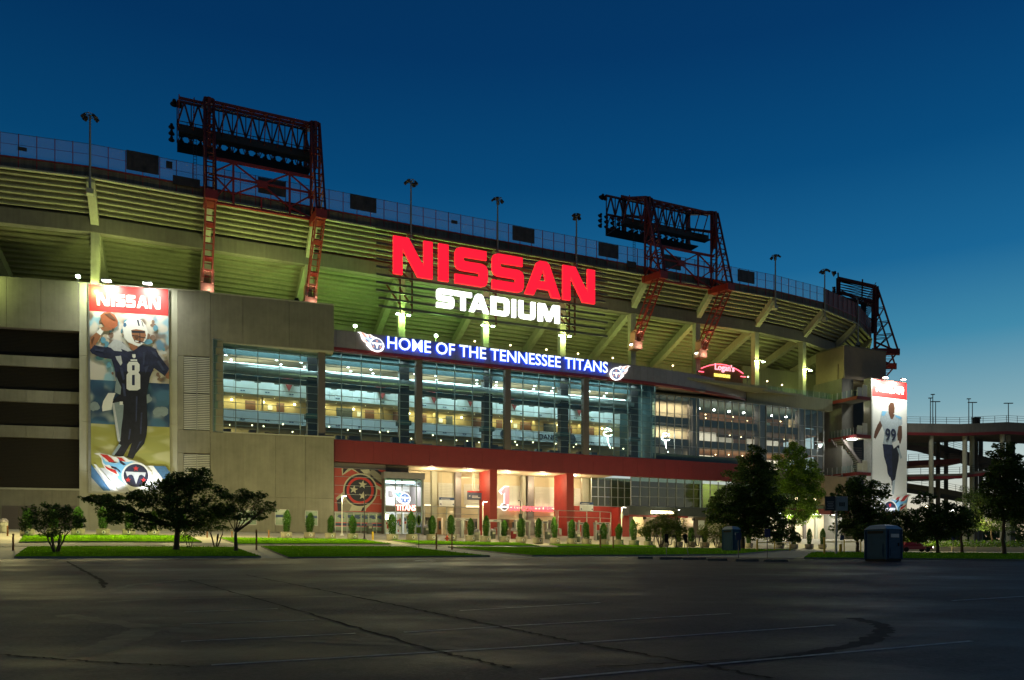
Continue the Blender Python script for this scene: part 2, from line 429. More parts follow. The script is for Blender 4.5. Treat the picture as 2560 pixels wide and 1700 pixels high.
LAWNS = [[(35,1395),(652,1394),(585,1370),(70,1369)], [(722,1396),(1225,1392),(1015,1369),(652,1368)], [(1330,1391),(1640,1390),(1650,1372),(1120,1369)],
         [(47,1357),(505,1357),(470,1341),(60,1340)], [(592,1362),(978,1362),(905,1350),(548,1346)], [(1040,1362),(1350,1367),(1300,1359),(975,1352)],
         [(1395,1368),(1640,1371),(1640,1366),(1372,1362)], [(1640,1390),(1840,1388),(1990,1376),(1650,1371)],
         [(2010,1397),(2560,1402),(2560,1385),(2030,1383)], [(2560,1402),(2800,1400),(2800,1385),(2560,1385)], [(1480,1404),(0,0),(0,0),(0,0)]]
for c in LAWNS[:10]: lawn(c)
def strip(name, c, n, m, dz, mt):
    return sheet(name, quad_rows(c, n, m, dz), mt)
strip('service_road', [(-60,1369),(1640,1371),(1640,1368.5),(-60,1360)], 60, 3, .03, M_ROAD)

def ribbon(name, pts, w, dz, m, jit=0.0, seg=10, kind='structure'):
    P = [gpt(*p) for p in pts]; Q = []
    for a, b in zip(P, P[1:]):
        for i in range(seg): Q.append(a.lerp(b, i/seg))
    Q.append(P[-1]); mb = MB(); vs = []
    for i, q in enumerate(Q):
        d = (Q[min(i+1, len(Q)-1)]-Q[max(i-1, 0)]); d.z = 0; d.normalize(); s = Vector((-d.y, d.x, 0))
        j = random.uniform(-jit, jit); ww = w*random.uniform(.55, 1.3) if jit else w
        for e in (-1, 1):
            p = q+s*(j+e*ww/2); vs.append((p.x, p.y, G(p.x, p.y)+dz))
    mb.add(vs, [(2*i, 2*i+1, 2*i+3, 2*i+2) for i in range(len(Q)-1)])
    o = mb.build(name, m); o['kind'] = kind; return o
for pts in ([(453,1604),(889,1584)], [(528,1663),(1280,1619),(2088,1563)], [(455,1561),(786,1550)], [(1010,1581),(1280,1565),(1827,1534)],
            [(461,1530),(694,1522)], [(1350,1699),(1443,1691),(2429,1603)], [(2380,1502),(2560,1491)], [(1150,1527),(1500,1507)]):
    ribbon('bay_line', pts, .10, .006, M_LINE)
for pts, w in (([(472,1450),(760,1530),(1095,1629),(1280,1670)], .07), ([(613,1437),(960,1507),(1280,1573),(1459,1610),(1757,1662),(1930,1697)], .08),
               ([(165,1403),(215,1430),(250,1450),(265,1462)], .18), ([(0,1637),(230,1655),(480,1667)], .06), ([(250,1455),(262,1470)], .12), ([(1490,1668),(2000,1640)], .05)):
    ribbon('pavement_crack', pts, w, .008, M_CRACK, jit=.05, seg=24)
for pts, w, m in (([(157,1537),(380,1569),(542,1583)], .5, M_SCUFF), ([(240,1487),(330,1462),(470,1450)], .4, M_SCUFF), ([(200,1640),(290,1606),(380,1569)], .6, M_SCUFF),
                  ([(2130,1545),(2200,1560),(2212,1575),(2170,1605),(2000,1640),(1757,1664)], .35, M_TYRE), ([(700,1600),(1000,1612),(1200,1625)], .3, M_SCUFF), ([(250,1505),(400,1497),(900,1490)], .4, M_SCUFF)):
    ribbon('tyre_mark', pts, w, .003, m, jit=.03)
ribbon('bay_line', [(1036,1402),(1086,1403)], .5, .006, mat('fresh_line_paint', (.6, .6, .6), .6, .1))
# ================================================================== upper deck
BAY = 12.2
def deckpts():
    p = {}
    for k in range(-3, 6): p[k] = Vector((9.5+BAY*k, -1.0))
    for k, a in zip(range(6, 11), (6, 17, 30, 44, 58)): p[k] = p[k-1]+Vector((cos(R(a)), sin(R(a))))*BAY
    for k, a in zip(range(-4, -7, -1), (8, 12, 16)): p[k] = p[k+1]+Vector((-cos(R(a)), sin(R(a))))*BAY
    return p
DP = deckpts()
def dnorm(k):
    a = DP[k]-DP[max(k-1, -6)] if k > -6 else DP[-5]-DP[-6]
    b = DP[min(k+1, 10)]-DP[k] if k < 10 else a
    if a.length < 1e-6: a = b
    a = a.normalized(); b = b.normalized(); n1 = Vector((-a.y, a.x)); n2 = Vector((-b.y, b.x)); n = (n1+n2).normalized()
    return n/max(.5, n.dot(n1))
DN = {k: dnorm(k) for k in DP}
def off(k, e, z): q = DP[k]+DN[k]*e; return (q.x, q.y, z)
def bayquad(k, e0, e1, z): return [off(k, e0, z), off(k+1, e0, z), off(k+1, e1, z), off(k, e1, z)]
def baybox(mb, k, e0, e1, z0, z1, m=0): return mb.hexa(bayquad(k, e0, e1, z0), bayquad(k, e0, e1, z1), m)
TR, RI, E0, Z0 = .857, .36, .10, 42.85
NSTEP = 22
def prof(i): return (.1+.557*i, 43.75-.45*i) if i <= 7 else (4.0+.857*(i-7), 40.6-.36*(i-7))
deck = thing('upper_deck', 'tall concrete upper seating deck of the stadium, underside lit greenish yellow', 'grandstand', FM)
KS = range(-5, 9)
for k in KS:
    for i in range(NSTEP):
        e, z = prof(i); e2, z2 = prof(i+1); mb = MB()
        baybox(mb, k, e, e2-.02, z, z+.14)                      # tread seen from below
        baybox(mb, k, e2-.10, e2+.05, z2+.13, z+.01); baybox(mb, k, e2-.22, e2+.05, z2-.06, z2+.13)          # riser that hangs from it
        mb.build('riser_slab', M_DECK, deck)
    mb = MB(); baybox(mb, k, 3.4, 4.5, 38.9, 40.6); mb.build('ring_beam', M_RING, deck)
    mb = MB(); baybox(mb, k, -.12, .14, 43.62, 44.68); mb.build('parapet', M_PARAPET, deck)
    mb = MB(); baybox(mb, k, -.34, .10, 43.45, 43.61); mb.build('rim_ledge', M_RAKER, deck)
    mb = MB(); baybox(mb, k, -.20, .20, 44.69, 44.81)
    for j in range(14):                                            # seat backs that show above the parapet
        a = Vector(off(k, .45, 44.7)); b = Vector(off(k+1, .45, 44.7)); p = a.lerp(b, (j+.2)/14); q = a.lerp(b, (j+.8)/14)
        mb.bar(p+Vector((0,0,.22)), q+Vector((0,0,.22)), .1, .35)
    mb.build('red_rail', M_REDSTEEL, deck)
    mb = MB(); baybox(mb, k, 16.4, 16.8, 29.5, 37); mb.build('back_wall', M_DECK, deck)
    mb = MB(); baybox(mb, k, 7.5 if k < -1 else 1.05 if k < 5 else 2.6, 16.4, 29.1, 29.5); mb.build('terrace_floor', M_DECK, deck)
def zund(e): return 43.75-.808*(e-.1) if e < 4 else 40.6-.42*(e-4)
for k in range(-5, 9):
    n = DN[k].normalized(); s = Vector((-n.y, n.x))*.42
    def P(e, z, sg): q = DP[k]+n*e+s*sg; return (q.x, q.y, z)
    mb = MB(); pr_ = [(-.1, zund(0)-.75), (-.1, zund(0)-.05), (4, zund(4)-.05), (16.4, zund(16.4)-.05), (16.4, zund(16.4)-1.25), (4, zund(4)-1.35), (.7, zund(.7)-1.25)]
    L = [P(e, z, -1) for e, z in pr_]; Rr = [P(e, z, 1) for e, z in pr_]; m_ = len(pr_)
    mb.add(L+Rr, [tuple(range(m_)), tuple(range(2*m_-1, m_-1, -1))]+[(i, i+m_, (i+1) % m_+m_, (i+1) % m_) for i in range(m_)])
    mb.build('raker_beam', M_RAKER, deck)
    w_ = .45; q = [DP[k]+n*(4+a)+s*(b/.42) for a, b in ((-w_, -w_), (-w_, w_), (w_, w_), (w_, -w_))]
    mb = MB(); mb.hexa([(v.x, v.y, 29.0 if k > -1 else 32.5) for v in q[::1]], [(v.x, v.y, 38.9) for v in q[::1]])
    mb.build('column', M_RAKER, deck)
MB().box(76, 99, 12.5, 13.0, 26, 36.2).build('back_wall', M_DECK, deck)
# small ticket booths and counters on the terrace, pale
for t in (-1, 16, 25, 31, 42, 50, 55):
    d = 14+random.random()*2; w = random.uniform(2, 4.5)
    MB().box(t, t+w, d, d+2, 29.5, 32.2).build('kiosk', M_PALE, deck)

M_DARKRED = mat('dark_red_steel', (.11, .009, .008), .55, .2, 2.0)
# fence on the rim
fence = thing('rim_fence', 'long mesh safety fence with red posts along the stadium rim', 'fence', FM)
def netmat():
    m = bpy.data.materials.new('fence_netting'); m.use_nodes = True; t = m.node_tree; t.nodes.clear(); N = t.nodes.new; Lk = t.links.new
    tr = N('ShaderNodeBsdfTransparent'); df = N('ShaderNodeBsdfDiffuse'); df.inputs[0].default_value = (.62, .52, .80, 1)
    mx = N('ShaderNodeMixShader'); mx.inputs[0].default_value = .32; tl_ = N('ShaderNodeBsdfTranslucent'); tl_.inputs[0].default_value = (.62,.52,.80,1); ad = N('ShaderNodeMixShader'); Lk(df.outputs[0], ad.inputs[1]); Lk(tl_.outputs[0], ad.inputs[2]); Lk(tr.outputs[0], mx.inputs[1]); Lk(ad.outputs[0], mx.inputs[2])
    o = N('ShaderNodeOutputMaterial'); Lk(mx.outputs[0], o.inputs[0]); return m
M_NET = netmat()
ZF = 47.3
for k in KS:
    a = Vector(off(k, -.05, 43.95)); b = Vector(off(k+1, -.05, 43.95))
    for j in range(7):
        p = a.lerp(b, j/7)
        MB().bar(p+Vector((0,-.1,-.35)), (p.x, p.y-.1, ZF), .075).build('post', M_REDSTEEL, fence)
    mb = MB(); a2 = Vector((a.x, a.y, 44.8)); b2 = Vector((b.x, b.y, 44.8)); u = Vector((0,0,ZF-44.8))
    mb.add([a2, b2, b2+u, a2+u], [(0,1,2,3)]); mb.build('netting' if k < 6 else 'solid_panel', M_NET if k < 6 else M_DARKRED, fence)
    MB().bar((a.x, a.y, ZF), (b.x, b.y, ZF), .035).build('top_rail', M_DARKSTEEL, fence)
    MB().bar((a.x, a.y, 46.15), (b.x, b.y, 46.15), .03).build('mid_rail', M_REDSTEEL, fence)
bx = [(316,397,46.4,44.2,'leftmost dark banner on the rim fence, left of the first floodlight tower'), (645,714,46.2,44.3,'dark banner on the rim fence seen through the first floodlight tower'),
      (875,941,46.3,44.4,'dark banner on the rim fence right of the first floodlight tower'), (1281,1336,46.2,44.2,'dark banner on the rim fence between two light poles above the red letters'),
      (1496,1546,46.2,44.2,'dark banner on the rim fence just left of the second floodlight tower'), (1660,1702,46.2,44.2,'dark banner on the rim fence seen through the second floodlight tower'), (1844,1886,46.1,44.2,'rightmost dark banner on the rim fence, right of the second floodlight tower')]
for x0, x1, z1, z0, lab in bx:
    t0, t1 = ft(x0, -1.25), ft(x1, -1.25); z1 += .95; z0 += .95
    mb = MB(); n = 8
    rows = [[(lerp(t0, t1, j/n), -1.27+.02*sin(j*2.1), z) for j in range(n+1)] for z in (z0, z1)]
    mb.add(rows[0]+rows[1], [(j, j+1, n+1+j+1, n+1+j) for j in range(n)])
    o = mb.build('fence_banner', M_BANNERDARK); o.matrix_world = FM; s = o.modifiers.new('thick', 'SOLIDIFY'); s.thickness = .02
    tag(o, lab, 'banner', 'dark banners hung on the rim fence')
for x0, x1, y0, y1, lab in ((41,64,358,366,'small red sign plate on the rim fence at far left'), (415,431,404,421,'small dark plate on the rim fence beside the first floodlight tower'), (1128,1143,551,560,'small red sign plate on the rim fence above the red letters'),
                            (432,500,444,466,'low black box on the rim left of the first floodlight tower'), (1567,1590,652,672,'low black box on the rim left of the second floodlight tower')):
    t0, z1 = fpt(x0, y0, -1.3); t1, z0 = fpt(x1, y1, -1.3)
    zc = (z0+z1)/2; h = (y1-y0)*.046/2
    yy = -1.3 if x0 > 232 else -1.3+(ft(232,-1.3)-t0)*.14-.0
    o = MB().box(0, t1-t0, 0, .1, zc-h, zc+h).build('sign_plate', M_BANNERDARK); o.matrix_world = FM @ Matrix.Translation((t0, yy-.1, 0))
    tag(o, lab, 'sign')

# light poles on the raker ends
def pole_proto():
    o = thing('rim_light_pole', 'x', 'light pole', FM, 'light poles along the stadium rim')
    MB().tube((0,0,42.1), (0,0,50.2), .13, .10).build('pole', M_POLE, o)
    MB().box(-.35, .35, -.3, .5, 41.6, 42.15).build('base', M_PALE, o)
    mb = MB(); ring = [(cos(a)*.62, sin(a)*.62) for a in [i*pi/3+.3 for i in range(6)]]
    for i in range(6):
        mb.bar((0,0,50.25), (*ring[i], 50.25), .06); mb.bar((*ring[i], 50.25), (*ring[(i+1) % 6], 50.25), .06)
    mb.build('bracket', M_POLE, o)
    for i in (0, 2, 3, 5):
        x, y = ring[i]; b = MB(); b.bar((x*.8, y*.8, 50.15), (x*1.35, y*1.35, 49.85), .42, .26); b.build('fixture', M_DARKSTEEL, o)
    return o
pp = pole_proto(); PLAB = {-3: 'grey light pole on the stadium rim at far left, above the player poster', 0: 'grey light pole on the rim above the first red letter N', 1: 'grey light pole on the rim above the second red letter S', 2: 'grey light pole on the rim above the last red letter N',
      5: 'grey light pole on the rim right of the second floodlight tower', 6: 'grey light pole on the curved rim just left of the third floodlight tower', 7: 'grey light pole on the curved rim in front of the third floodlight tower'}
for n_, (k, lab) in enumerate(PLAB.items()):
    q = DP[k]+DN[k]*(-.45)
    if k >= 6: q = DP[k]+DN[k]*(-.3)
    mtx = FM @ Matrix.Translation((q.x, q.y, 0 if k < 7 else -2.0)) @ Matrix.Rotation(.4*n_, 4, 'Z')
    if n_ == 0: pp.matrix_world = mtx; pp['label'] = lab
    else: dup(pp, mtx, lab)

# ------------------------------------------------------------------ floodlight towers
def tower_proto():
    o = thing('floodlight_tower', 'x', 'floodlight tower', FM, 'red steel floodlight towers on the stadium rim')
    W = BAY                                              # legs at x = 0 and x = W; y inwards, 0 = rim line (d=-3)
    for x in (0, W):
        mb = MB(); KN = (x, -4.0, 41.4); FT = (x, 3.2, 33.2); TOP = (x, -.3, 54.0); MA = (x, -.3, 41.6)
        for s in (-.5, .5):                             # lower leg: two pairs of chords with rungs
            mb.bar((x+s, -4.1, 41.5), (x+s, 2.9, 32.9), .17); mb.bar((x+s, -2.7, 41.9), (x+s, 3.6, 33.6), .14)
            for i in range(13):
                k_ = i/13; a = Vector((x+s, -4.1, 41.5)).lerp(Vector((x+s, 2.9, 32.9)), k_); b = Vector((x+s, -2.7, 41.9)).lerp(Vector((x+s, 3.6, 33.6)), min(1, k_+.04)); mb.bar(a, b, .07)
        for i in range(15):
            k_ = i/14; a = Vector((x-.5, -4.1, 41.5)).lerp(Vector((x-.5, 2.9, 32.9)), k_); mb.bar(a, a+Vector((1,0,0)), .09)
            if i in (4, 9): mb.box(x-.5, x+.5, a.y-.1, a.y+1.4, a.z-.05, a.z+.12)
        mb.build('lower_leg', M_REDSTEEL, o)
        mb = MB()                                        # knuckle at the rim
        mb.hexa([(x-.65,-4.4,40.9),(x+.65,-4.4,40.9),(x+.6,.4,41.6),(x-.6,.4,41.6)], [(x-.65,-4.4,41.9),(x+.65,-4.4,41.9),(x+.6,.4,42.5),(x-.6,.4,42.5)])
        mb.bar((x,-4.2,41.4),(x,-.4,43.6),.3); mb.build('knuckle', M_REDSTEEL, o)
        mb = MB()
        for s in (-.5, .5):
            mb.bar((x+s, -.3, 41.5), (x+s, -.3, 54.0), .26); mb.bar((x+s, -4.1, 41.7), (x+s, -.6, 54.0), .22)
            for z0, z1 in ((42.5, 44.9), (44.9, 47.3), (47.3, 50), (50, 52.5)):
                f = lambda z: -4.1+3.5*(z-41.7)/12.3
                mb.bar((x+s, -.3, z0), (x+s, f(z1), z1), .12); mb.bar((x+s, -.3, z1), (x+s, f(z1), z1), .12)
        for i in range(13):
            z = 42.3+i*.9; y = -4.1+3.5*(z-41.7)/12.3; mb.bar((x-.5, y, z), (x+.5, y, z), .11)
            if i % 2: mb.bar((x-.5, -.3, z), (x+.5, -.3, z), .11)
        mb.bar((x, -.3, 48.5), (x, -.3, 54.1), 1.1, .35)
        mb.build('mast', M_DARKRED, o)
        # foot; its floodlit glare is put into the pale pink colour
        f = MB(); f.box(x-.75, x+.75, 2.3, 3.7, 32.3, 33.5); f.box(x-.75, x-.45, 1.9, 3.3, 33.5, 34.9); f.box(x+.45, x+.75, 1.9, 3.3, 33.5, 34.9); f.box(x-.75, x+.75, 1.6, 2.9, 34.7, 35.0)
        f.build('foot', mat('foot_lit_pink', (.55, .25, .20), .6, .1), o)
    mb = MB()                                            # braced frame between the masts
    for z, w in ((42.2, .28), (45.4, .2), (47.3, .3)): mb.bar((0,-.35,z), (W,-.35,z), w)
    for x in (W*.22, W*.75): mb.bar((x,-.35,42.2), (x,-.35,47.3), .24)
    mb.bar((W*.48,-.35,42.2), (W*.48,-.35,43.6), .2)
    for a, b in (((.5,42.4),(W*.22,45.4)),((W*.22,47.2),(W*.48,45.3)),((W*.22,43.5),(W*.48,45.3)),((W*.48,45.3),(W*.75,47.2)),((W*.48,45.3),(W*.75,43.2)),((W*.75,47.2),(W-.4,45.4)),((.5,47.2),(W*.22,47.2)),((W*.75,43.2),(W-.3,45.2)),((.5,45.4),(W*.22,43.4)),((W*.75,43.2),(W-.3,42.2)),((.5,45.7),(W*.22,47.2))):
        mb.bar((a[0],-.35,a[1]), (b[0],-.35,b[1]), .17)
    mb.box(W*.44, W*.54, -.5, -.2, 44.9, 45.7); mb.box(W*.93, W*.98, -.5, -.2, 44.7, 45.6)
    mb.build('brace_frame', M_REDSTEEL, o)
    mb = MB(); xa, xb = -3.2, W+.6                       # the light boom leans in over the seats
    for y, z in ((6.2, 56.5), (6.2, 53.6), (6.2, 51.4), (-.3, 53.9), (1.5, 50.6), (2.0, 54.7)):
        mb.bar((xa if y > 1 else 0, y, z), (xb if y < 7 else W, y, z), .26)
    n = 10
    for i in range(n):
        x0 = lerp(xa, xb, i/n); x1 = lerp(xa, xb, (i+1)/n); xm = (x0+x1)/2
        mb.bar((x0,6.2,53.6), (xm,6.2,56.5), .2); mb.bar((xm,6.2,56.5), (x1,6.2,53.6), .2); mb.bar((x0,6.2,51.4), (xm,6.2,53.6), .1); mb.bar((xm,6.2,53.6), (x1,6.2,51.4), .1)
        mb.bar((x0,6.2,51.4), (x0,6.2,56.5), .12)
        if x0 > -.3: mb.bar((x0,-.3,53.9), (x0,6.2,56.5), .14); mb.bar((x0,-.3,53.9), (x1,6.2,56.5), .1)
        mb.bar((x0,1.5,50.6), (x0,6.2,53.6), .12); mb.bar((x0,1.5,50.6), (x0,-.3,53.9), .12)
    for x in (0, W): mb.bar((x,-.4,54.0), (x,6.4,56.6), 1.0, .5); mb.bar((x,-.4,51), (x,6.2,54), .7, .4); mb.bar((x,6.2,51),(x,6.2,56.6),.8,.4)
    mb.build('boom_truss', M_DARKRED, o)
    mb = MB(); mb.box(xa, xb-.3, 1.4, 2.3, 50.35, 50.5); mb.box(xa, xb-.3, 3.9, 6.4, 50.35, 50.5); mb.box(xa, xb-.3, 1.3, 1.45, 50.4, 51.2); mb.box(xa, xb-.3, 6.3, 6.45, 50.4, 51.6)
    for i in range(18): x = lerp(xa, xb-.3, i/17); mb.bar((x,1.4,50.5), (x,1.4,51.7), .06)
    mb.bar((xa,1.4,51.7), (xb-.3,1.4,51.7), .07); mb.build('catwalk', M_DARKSTEEL, o)
    fl = MB(); fl.lathe([(.10,-.30),(.16,-.28),(.20,-.05),(.36,.18),(.38,.22)], n=10)
    me = fl.mesh('floodlight', M_DARKSTEEL)
    for r_ in range(3):
        for i in range(16):
            f = link('floodlight', me, o); f.location = (lerp(xa-.6, xb, i/15), 6.9, 52.1+r_*.78); f.rotation_euler = (R(-115), 0, 0)
    for x in (xa-.3, xa+.3):
        f = link('floodlight', me, o); f.location = (x, 6.9, 56.6); f.rotation_euler = (R(-115), 0, 0); f.scale = (1.3,1.3,1.3)
    mb = MB()
    for s in (0, .35): mb.bar((-1.6+s, 1.2, 44), (-1.6+s, 1.2, 50.5), .05)
    for i in range(18): mb.bar((-1.6,1.2,44.2+i*.36), (-1.25,1.2,44.2+i*.36), .04)
    mb.build('ladder', M_DARKSTEEL, o)
    return o
M_DARKRED = mat('dark_red_steel', (.11, .009, .008), .55, .2, 2.0)
tw = tower_proto()
for n_, (k, lab) in enumerate(((-2, 'nearest red steel floodlight tower on the rim, left above the concrete wing'), (3, 'middle red steel floodlight tower on the rim, right of the red letters'), (8, 'farthest floodlight tower, seen edge-on where the rim curves away'))):
    a = DP[k]; d = DP[k+1]-DP[k]
    m = FM @ Matrix.Translation((a.x, a.y, .95)) @ Matrix.Rotation(math.atan2(d.y, d.x) if k < 8 else R(42), 4, 'Z')
    if k == 8: w8 = FMI @ Vector((68.2, 150, 0)); m = FM @ Matrix.Translation((w8.x, w8.y, -1.5)) @ Matrix.Rotation(R(42), 4, 'Z')
    if n_ == 0: tw.matrix_world = m; tw['label'] = lab
    else: dup(tw, m, lab)
# ================================================================== glazed club hall above the entrance
E_ZG0, E_ZG1 = 16.6, 27.5
hall = thing('club_hall', 'glazed multi-storey club hall with teal lit windows above the red band', 'building', FM)
MAINT = [-1.7, 10.95, 23.7, 36.1, 48.3]
cols = [-1.7-2.53*j for j in range(5, 0, -1)]
for a, b in zip(MAINT, MAINT[1:]): cols += [lerp(a, b, j/5) for j in range(5)]
cols.append(48.3)
NR = 12; RH = (E_ZG1-E_ZG0)/NR
pane_me = {}
for j, (a, b) in enumerate(zip(cols, cols[1:])):
    w = round(b-a, 3)
    if w not in pane_me:
        pane_me[w] = MB().add([(.03,0,.02),(w-.03,0,.02),(w-.03,0,RH-.02),(.03,0,RH-.02)], [(0,1,2,3)]).mesh('pane', M_GLASS)
    for i in range(NR):
        o = link('pane', pane_me[w], hall); o.location = (a, random.uniform(0, .03), E_ZG0+i*RH); o.rotation_euler = (random.uniform(-.006,.006), 0, random.uniform(-.006,.006))
fin = MB().box(-.032, .032, -.15, .12, E_ZG0-.05, E_ZG1+.1).mesh('mullion', M_MULL)
for c in cols:
    if min(abs(c-q) for q in MAINT) > .1: link('mullion', fin, hall).location = (c, 0, 0)
for i in range(NR+1): MB().box(cols[0], cols[-1], -.06, .10, E_ZG0+i*RH-.024, E_ZG0+i*RH+.024).build('transom', M_MULL, hall)
for q in MAINT[:4]: MB().box(q-.42, q+.42, -.5, .32, E_ZG0-.1, 27.62).build('column_cover', M_COLG, hall)
# angled return at the right end
for i in range(NR): MB().add([(48.3,0,E_ZG0+i*RH+.02),(49.2,2.4,E_ZG0+i*RH+.02),(49.2,2.4,E_ZG0+(i+1)*RH-.02),(48.3,0,E_ZG0+(i+1)*RH-.02)], [(0,1,2,3)]).build('pane', M_GLASS, hall)
MB().bar((49.2,2.4,E_ZG0),(49.2,2.4,E_ZG1),.14).build('mullion', M_MULL, hall); MB().bar((48.3,0,E_ZG0),(48.3,0,E_ZG1),.14).build('mullion', M_MULL, hall)
# cladding band with the word sign
def bandpt(t): return -.8 if t < 42.6 else -.8+4.5*((t-42.6)/26.8)**2
t = -1.2
while t < 69.2:
    t2 = t+1.22; a, b = t+.012, t2-.012
    mb = MB(); mb.hexa([(a,bandpt(a),27.98),(b,bandpt(b),27.98),(b,bandpt(b)+.9,27.98),(a,bandpt(a)+.9,27.98)], [(a,bandpt(a),30.1),(b,bandpt(b),30.1),(b,bandpt(b)+.9,30.1),(a,bandpt(a)+.9,30.1)])
    mb.build('cladding_panel', M_BAND, hall)
    mb = MB(); mb.hexa([(t,bandpt(t)-.03,27.6),(t2,bandpt(t2)-.03,27.6),(t2,bandpt(t2)+.9,27.6),(t,bandpt(t)+.9,27.6)], [(t,bandpt(t)-.03,27.95),(t2,bandpt(t2)-.03,27.95),(t2,bandpt(t2)+.9,27.95),(t,bandpt(t)+.9,27.95)])
    mb.build('red_strip', M_REDPANEL, hall)
    mb = MB(); mb.hexa([(t,bandpt(t)+.02,27.9),(t2,bandpt(t2)+.02,27.9),(t2,bandpt(t2)+.5,27.9),(t,bandpt(t)+.5,27.9)], [(t,bandpt(t)+.02,30.14),(t2,bandpt(t2)+.02,30.14),(t2,bandpt(t2)+.5,30.14),(t,bandpt(t)+.5,30.14)])
    mb.build('band_core', M_COLG, hall)
    t = t2
t = -.1; n = 26
for i in range(n):
    a = t+i*2.5; MB().box(a+.008, a+2.492, -.3, .5, 13.75, 16.52).build('red_panel', M_REDPANEL, hall)
MB().box(-.2, 65, -.2, .6, 13.78, 16.5).build('band_core', M_REDPANEL, hall)
# inside
MB().box(-14.5, 49, .3, 14, 16.2, 16.55).build('hall_floor', M_DARKIN, hall)
MB().box(-14.5, 49, 3.4, 12.5, 27.2, 27.5).build('ceiling', M_CEIL, hall)
MB().box(-14.5, 49.6, .4, 3.4, 28.3, 28.5).build('soffit', M_TEALIN, hall)
MB().box(-14.5, 49, 3.35, 3.5, 26.75, 28.3).build('ceiling_edge', M_TEALIN, hall)
MB().box(-14.7, -14.4, .2, 14, 16, 28.5).build('end_wall', M_CREAM, hall)
MB().box(49.2, 49.4, 2.6, 14, 16, 28.5).build('end_wall', M_TEALIN, hall)
MB().box(-14.5, 49, 11, 11.3, 16.5, 20.6).build('back_wall', M_YWALL, hall)
MB().box(-14.5, 49, 11, 11.3, 20.7, 22.9).build('back_wall', M_YWALL, hall)
MB().box(-14.5, 49, 11, 11.3, 23, 27.2).build('back_wall', M_CREAM, hall)
MB().box(-14.5, 46, 7.35, 11, 20.45, 20.65).build('gallery_floor', M_DARKIN, hall)
MB().box(-14.5, 46, 7.35, 11, 22.86, 23.0).build('gallery_floor', M_CREAM, hall)
for z0, z1 in ((19.15, 20.7), (22.8, 24.55)):
    a = -14.4
    while a < 45:
        w = 3.05; MB().box(a+.02, a+w-.02, 7.1, 7.32, z0+.02*random.random(), z1).build('gallery_front', M_WHITE, hall)
        b = MB()
        b.box(a+.8, a+1.05, 7.05, 7.1, z0+.28, z0+.40); b.box(a+1.12, a+1.35, 7.05, 7.1, z0+.28, z0+.40); b.build('seat_number', mat('sign_blue', (.03,.08,.2)), hall)
        a += w
for i in range(15):
    a = -13.6+i*4.05
    dw = random.choice((1.0,1.3,1.5,2.2)); MB().box(a, a+dw, 10.88, 11, 20.7, 22.62).build('suite_door', M_WOOD if i % 4 else M_DARKIN, hall)
    if i % 2: MB().box(a+1.9, a+2.0, 8.4, 11, 20.7, 22.8).build('partition', M_YWALL if i % 3 else M_COLG, hall)
    MB().bar((a,7.4,21.6),(a+4.0,7.4,21.6),.05).build('gallery_rail', M_DARKIN, hall)
    if i % 3 == 1: MB().box(a+2.9, a+3.5, 10.9, 11, 21.6, 22.3).build('picture_frame', M_WHITE, hall)
    MB().lathe([(.02,.14),(.13,.08),(.17,0),(.13,-.1),(.02,-.15)], (a+2.3, 10.55, 22.5), 8).build('wall_lamp', E_WARM, hall)
    MB().lathe([(.01,.05),(.07,0),(.01,-.06)], (a+3.4, 8.2, 22.7), 6).build('downlight', E_WARM, hall)
for i in range(26):
    a = -13.8+i*2.44
    MB().box(a, a+.72, 5.3, 6.2, 24.1, 25.9).build('hanging_box', M_TEALIN, hall)
for i in range(16): MB().bar((-13.5+i*4, 10.9, 25), (-11.5+i*4, 10.9, 27), .08).build('brace', M_DARKIN, hall)
MB().tube((-14.4, 3.6, 25.15), (46.5, 3.6, 25.15), .72, n=16).build('duct', M_DUCT, hall, smooth=True)
MB().tube((-14.4, 1.3, 27.05), (47, 1.3, 27.05), .16, n=10).build('foil_pipe', M_DUCT, hall, smooth=True)
MB().box(-14.4, 47, 3.0, 4.4, 23.9, 24.25).build('duct_tray', M_DARKIN, hall)
disc = MB().lathe([(.22,0),(.22,-.04)], (0,0,0), 10).mesh('ceiling_lamp', E_COOL)
for i in range(20):
    for d, dz in ((4.2, 0), (5.9, 0), (8.0, 0)):
        if (i*7+int(d)) % 3: 
            o = link('ceiling_lamp', disc, hall); o.location = (-13.2+i*3.1+(d-4)*.4, d, 27.18); o.scale = (.7,.7,1) if d > 5 else (1.25,1,1)
for k in range(-1, 4):
    MB().box(9.5+BAY*k-.1, 9.5+BAY*k+1.15, 3.0, 4.1, 16.5, 28.4).build('interior_column', mat('dark_column',(.045,.037,.035)), hall)
    MB().box(9.5+BAY*k-.35, 9.5+BAY*k+1.4, 2.8, 4.3, 19.5, 20.1).build('column_collar', M_TEALIN, hall)
for i in range(34):
    a = -13.5+i*1.82+random.uniform(-.4,.4); d = random.uniform(2.2, 6)
    MB().box(a, a+random.uniform(.7,1.9), d, d+.9, 16.55, 16.55+random.uniform(.7,1.35)).build('bar_counter', random.choice([M_TEALIN, M_DARKIN, M_DARKIN, M_WOOD]), hall)
for i in range(30):
    MB().lathe([(.01,.08),(.10,0),(.01,-.1)], (-13.6+i*2.05+random.uniform(-.5,.5), random.uniform(4,9.5), random.uniform(18.5,18.95)), 7).build('pendant_lamp', E_WARM, hall)
for t_, s_ in ((26.6, 0), (37.8, 1)):
    mb = MB(); mb.prism([(t_+.75*cos(2*pi*i/20), 19.9+.72*sin(2*pi*i/20)) for i in range(20)], 7.02, 7.08); mb.build('round_emblem', mat('emblem_grey', (.06,.07,.09)), hall)
me = text_mesh('DANIEL', 1.05, .04, .01); me.materials.append(mat('emblem_grey', (.06,.07,.09)))
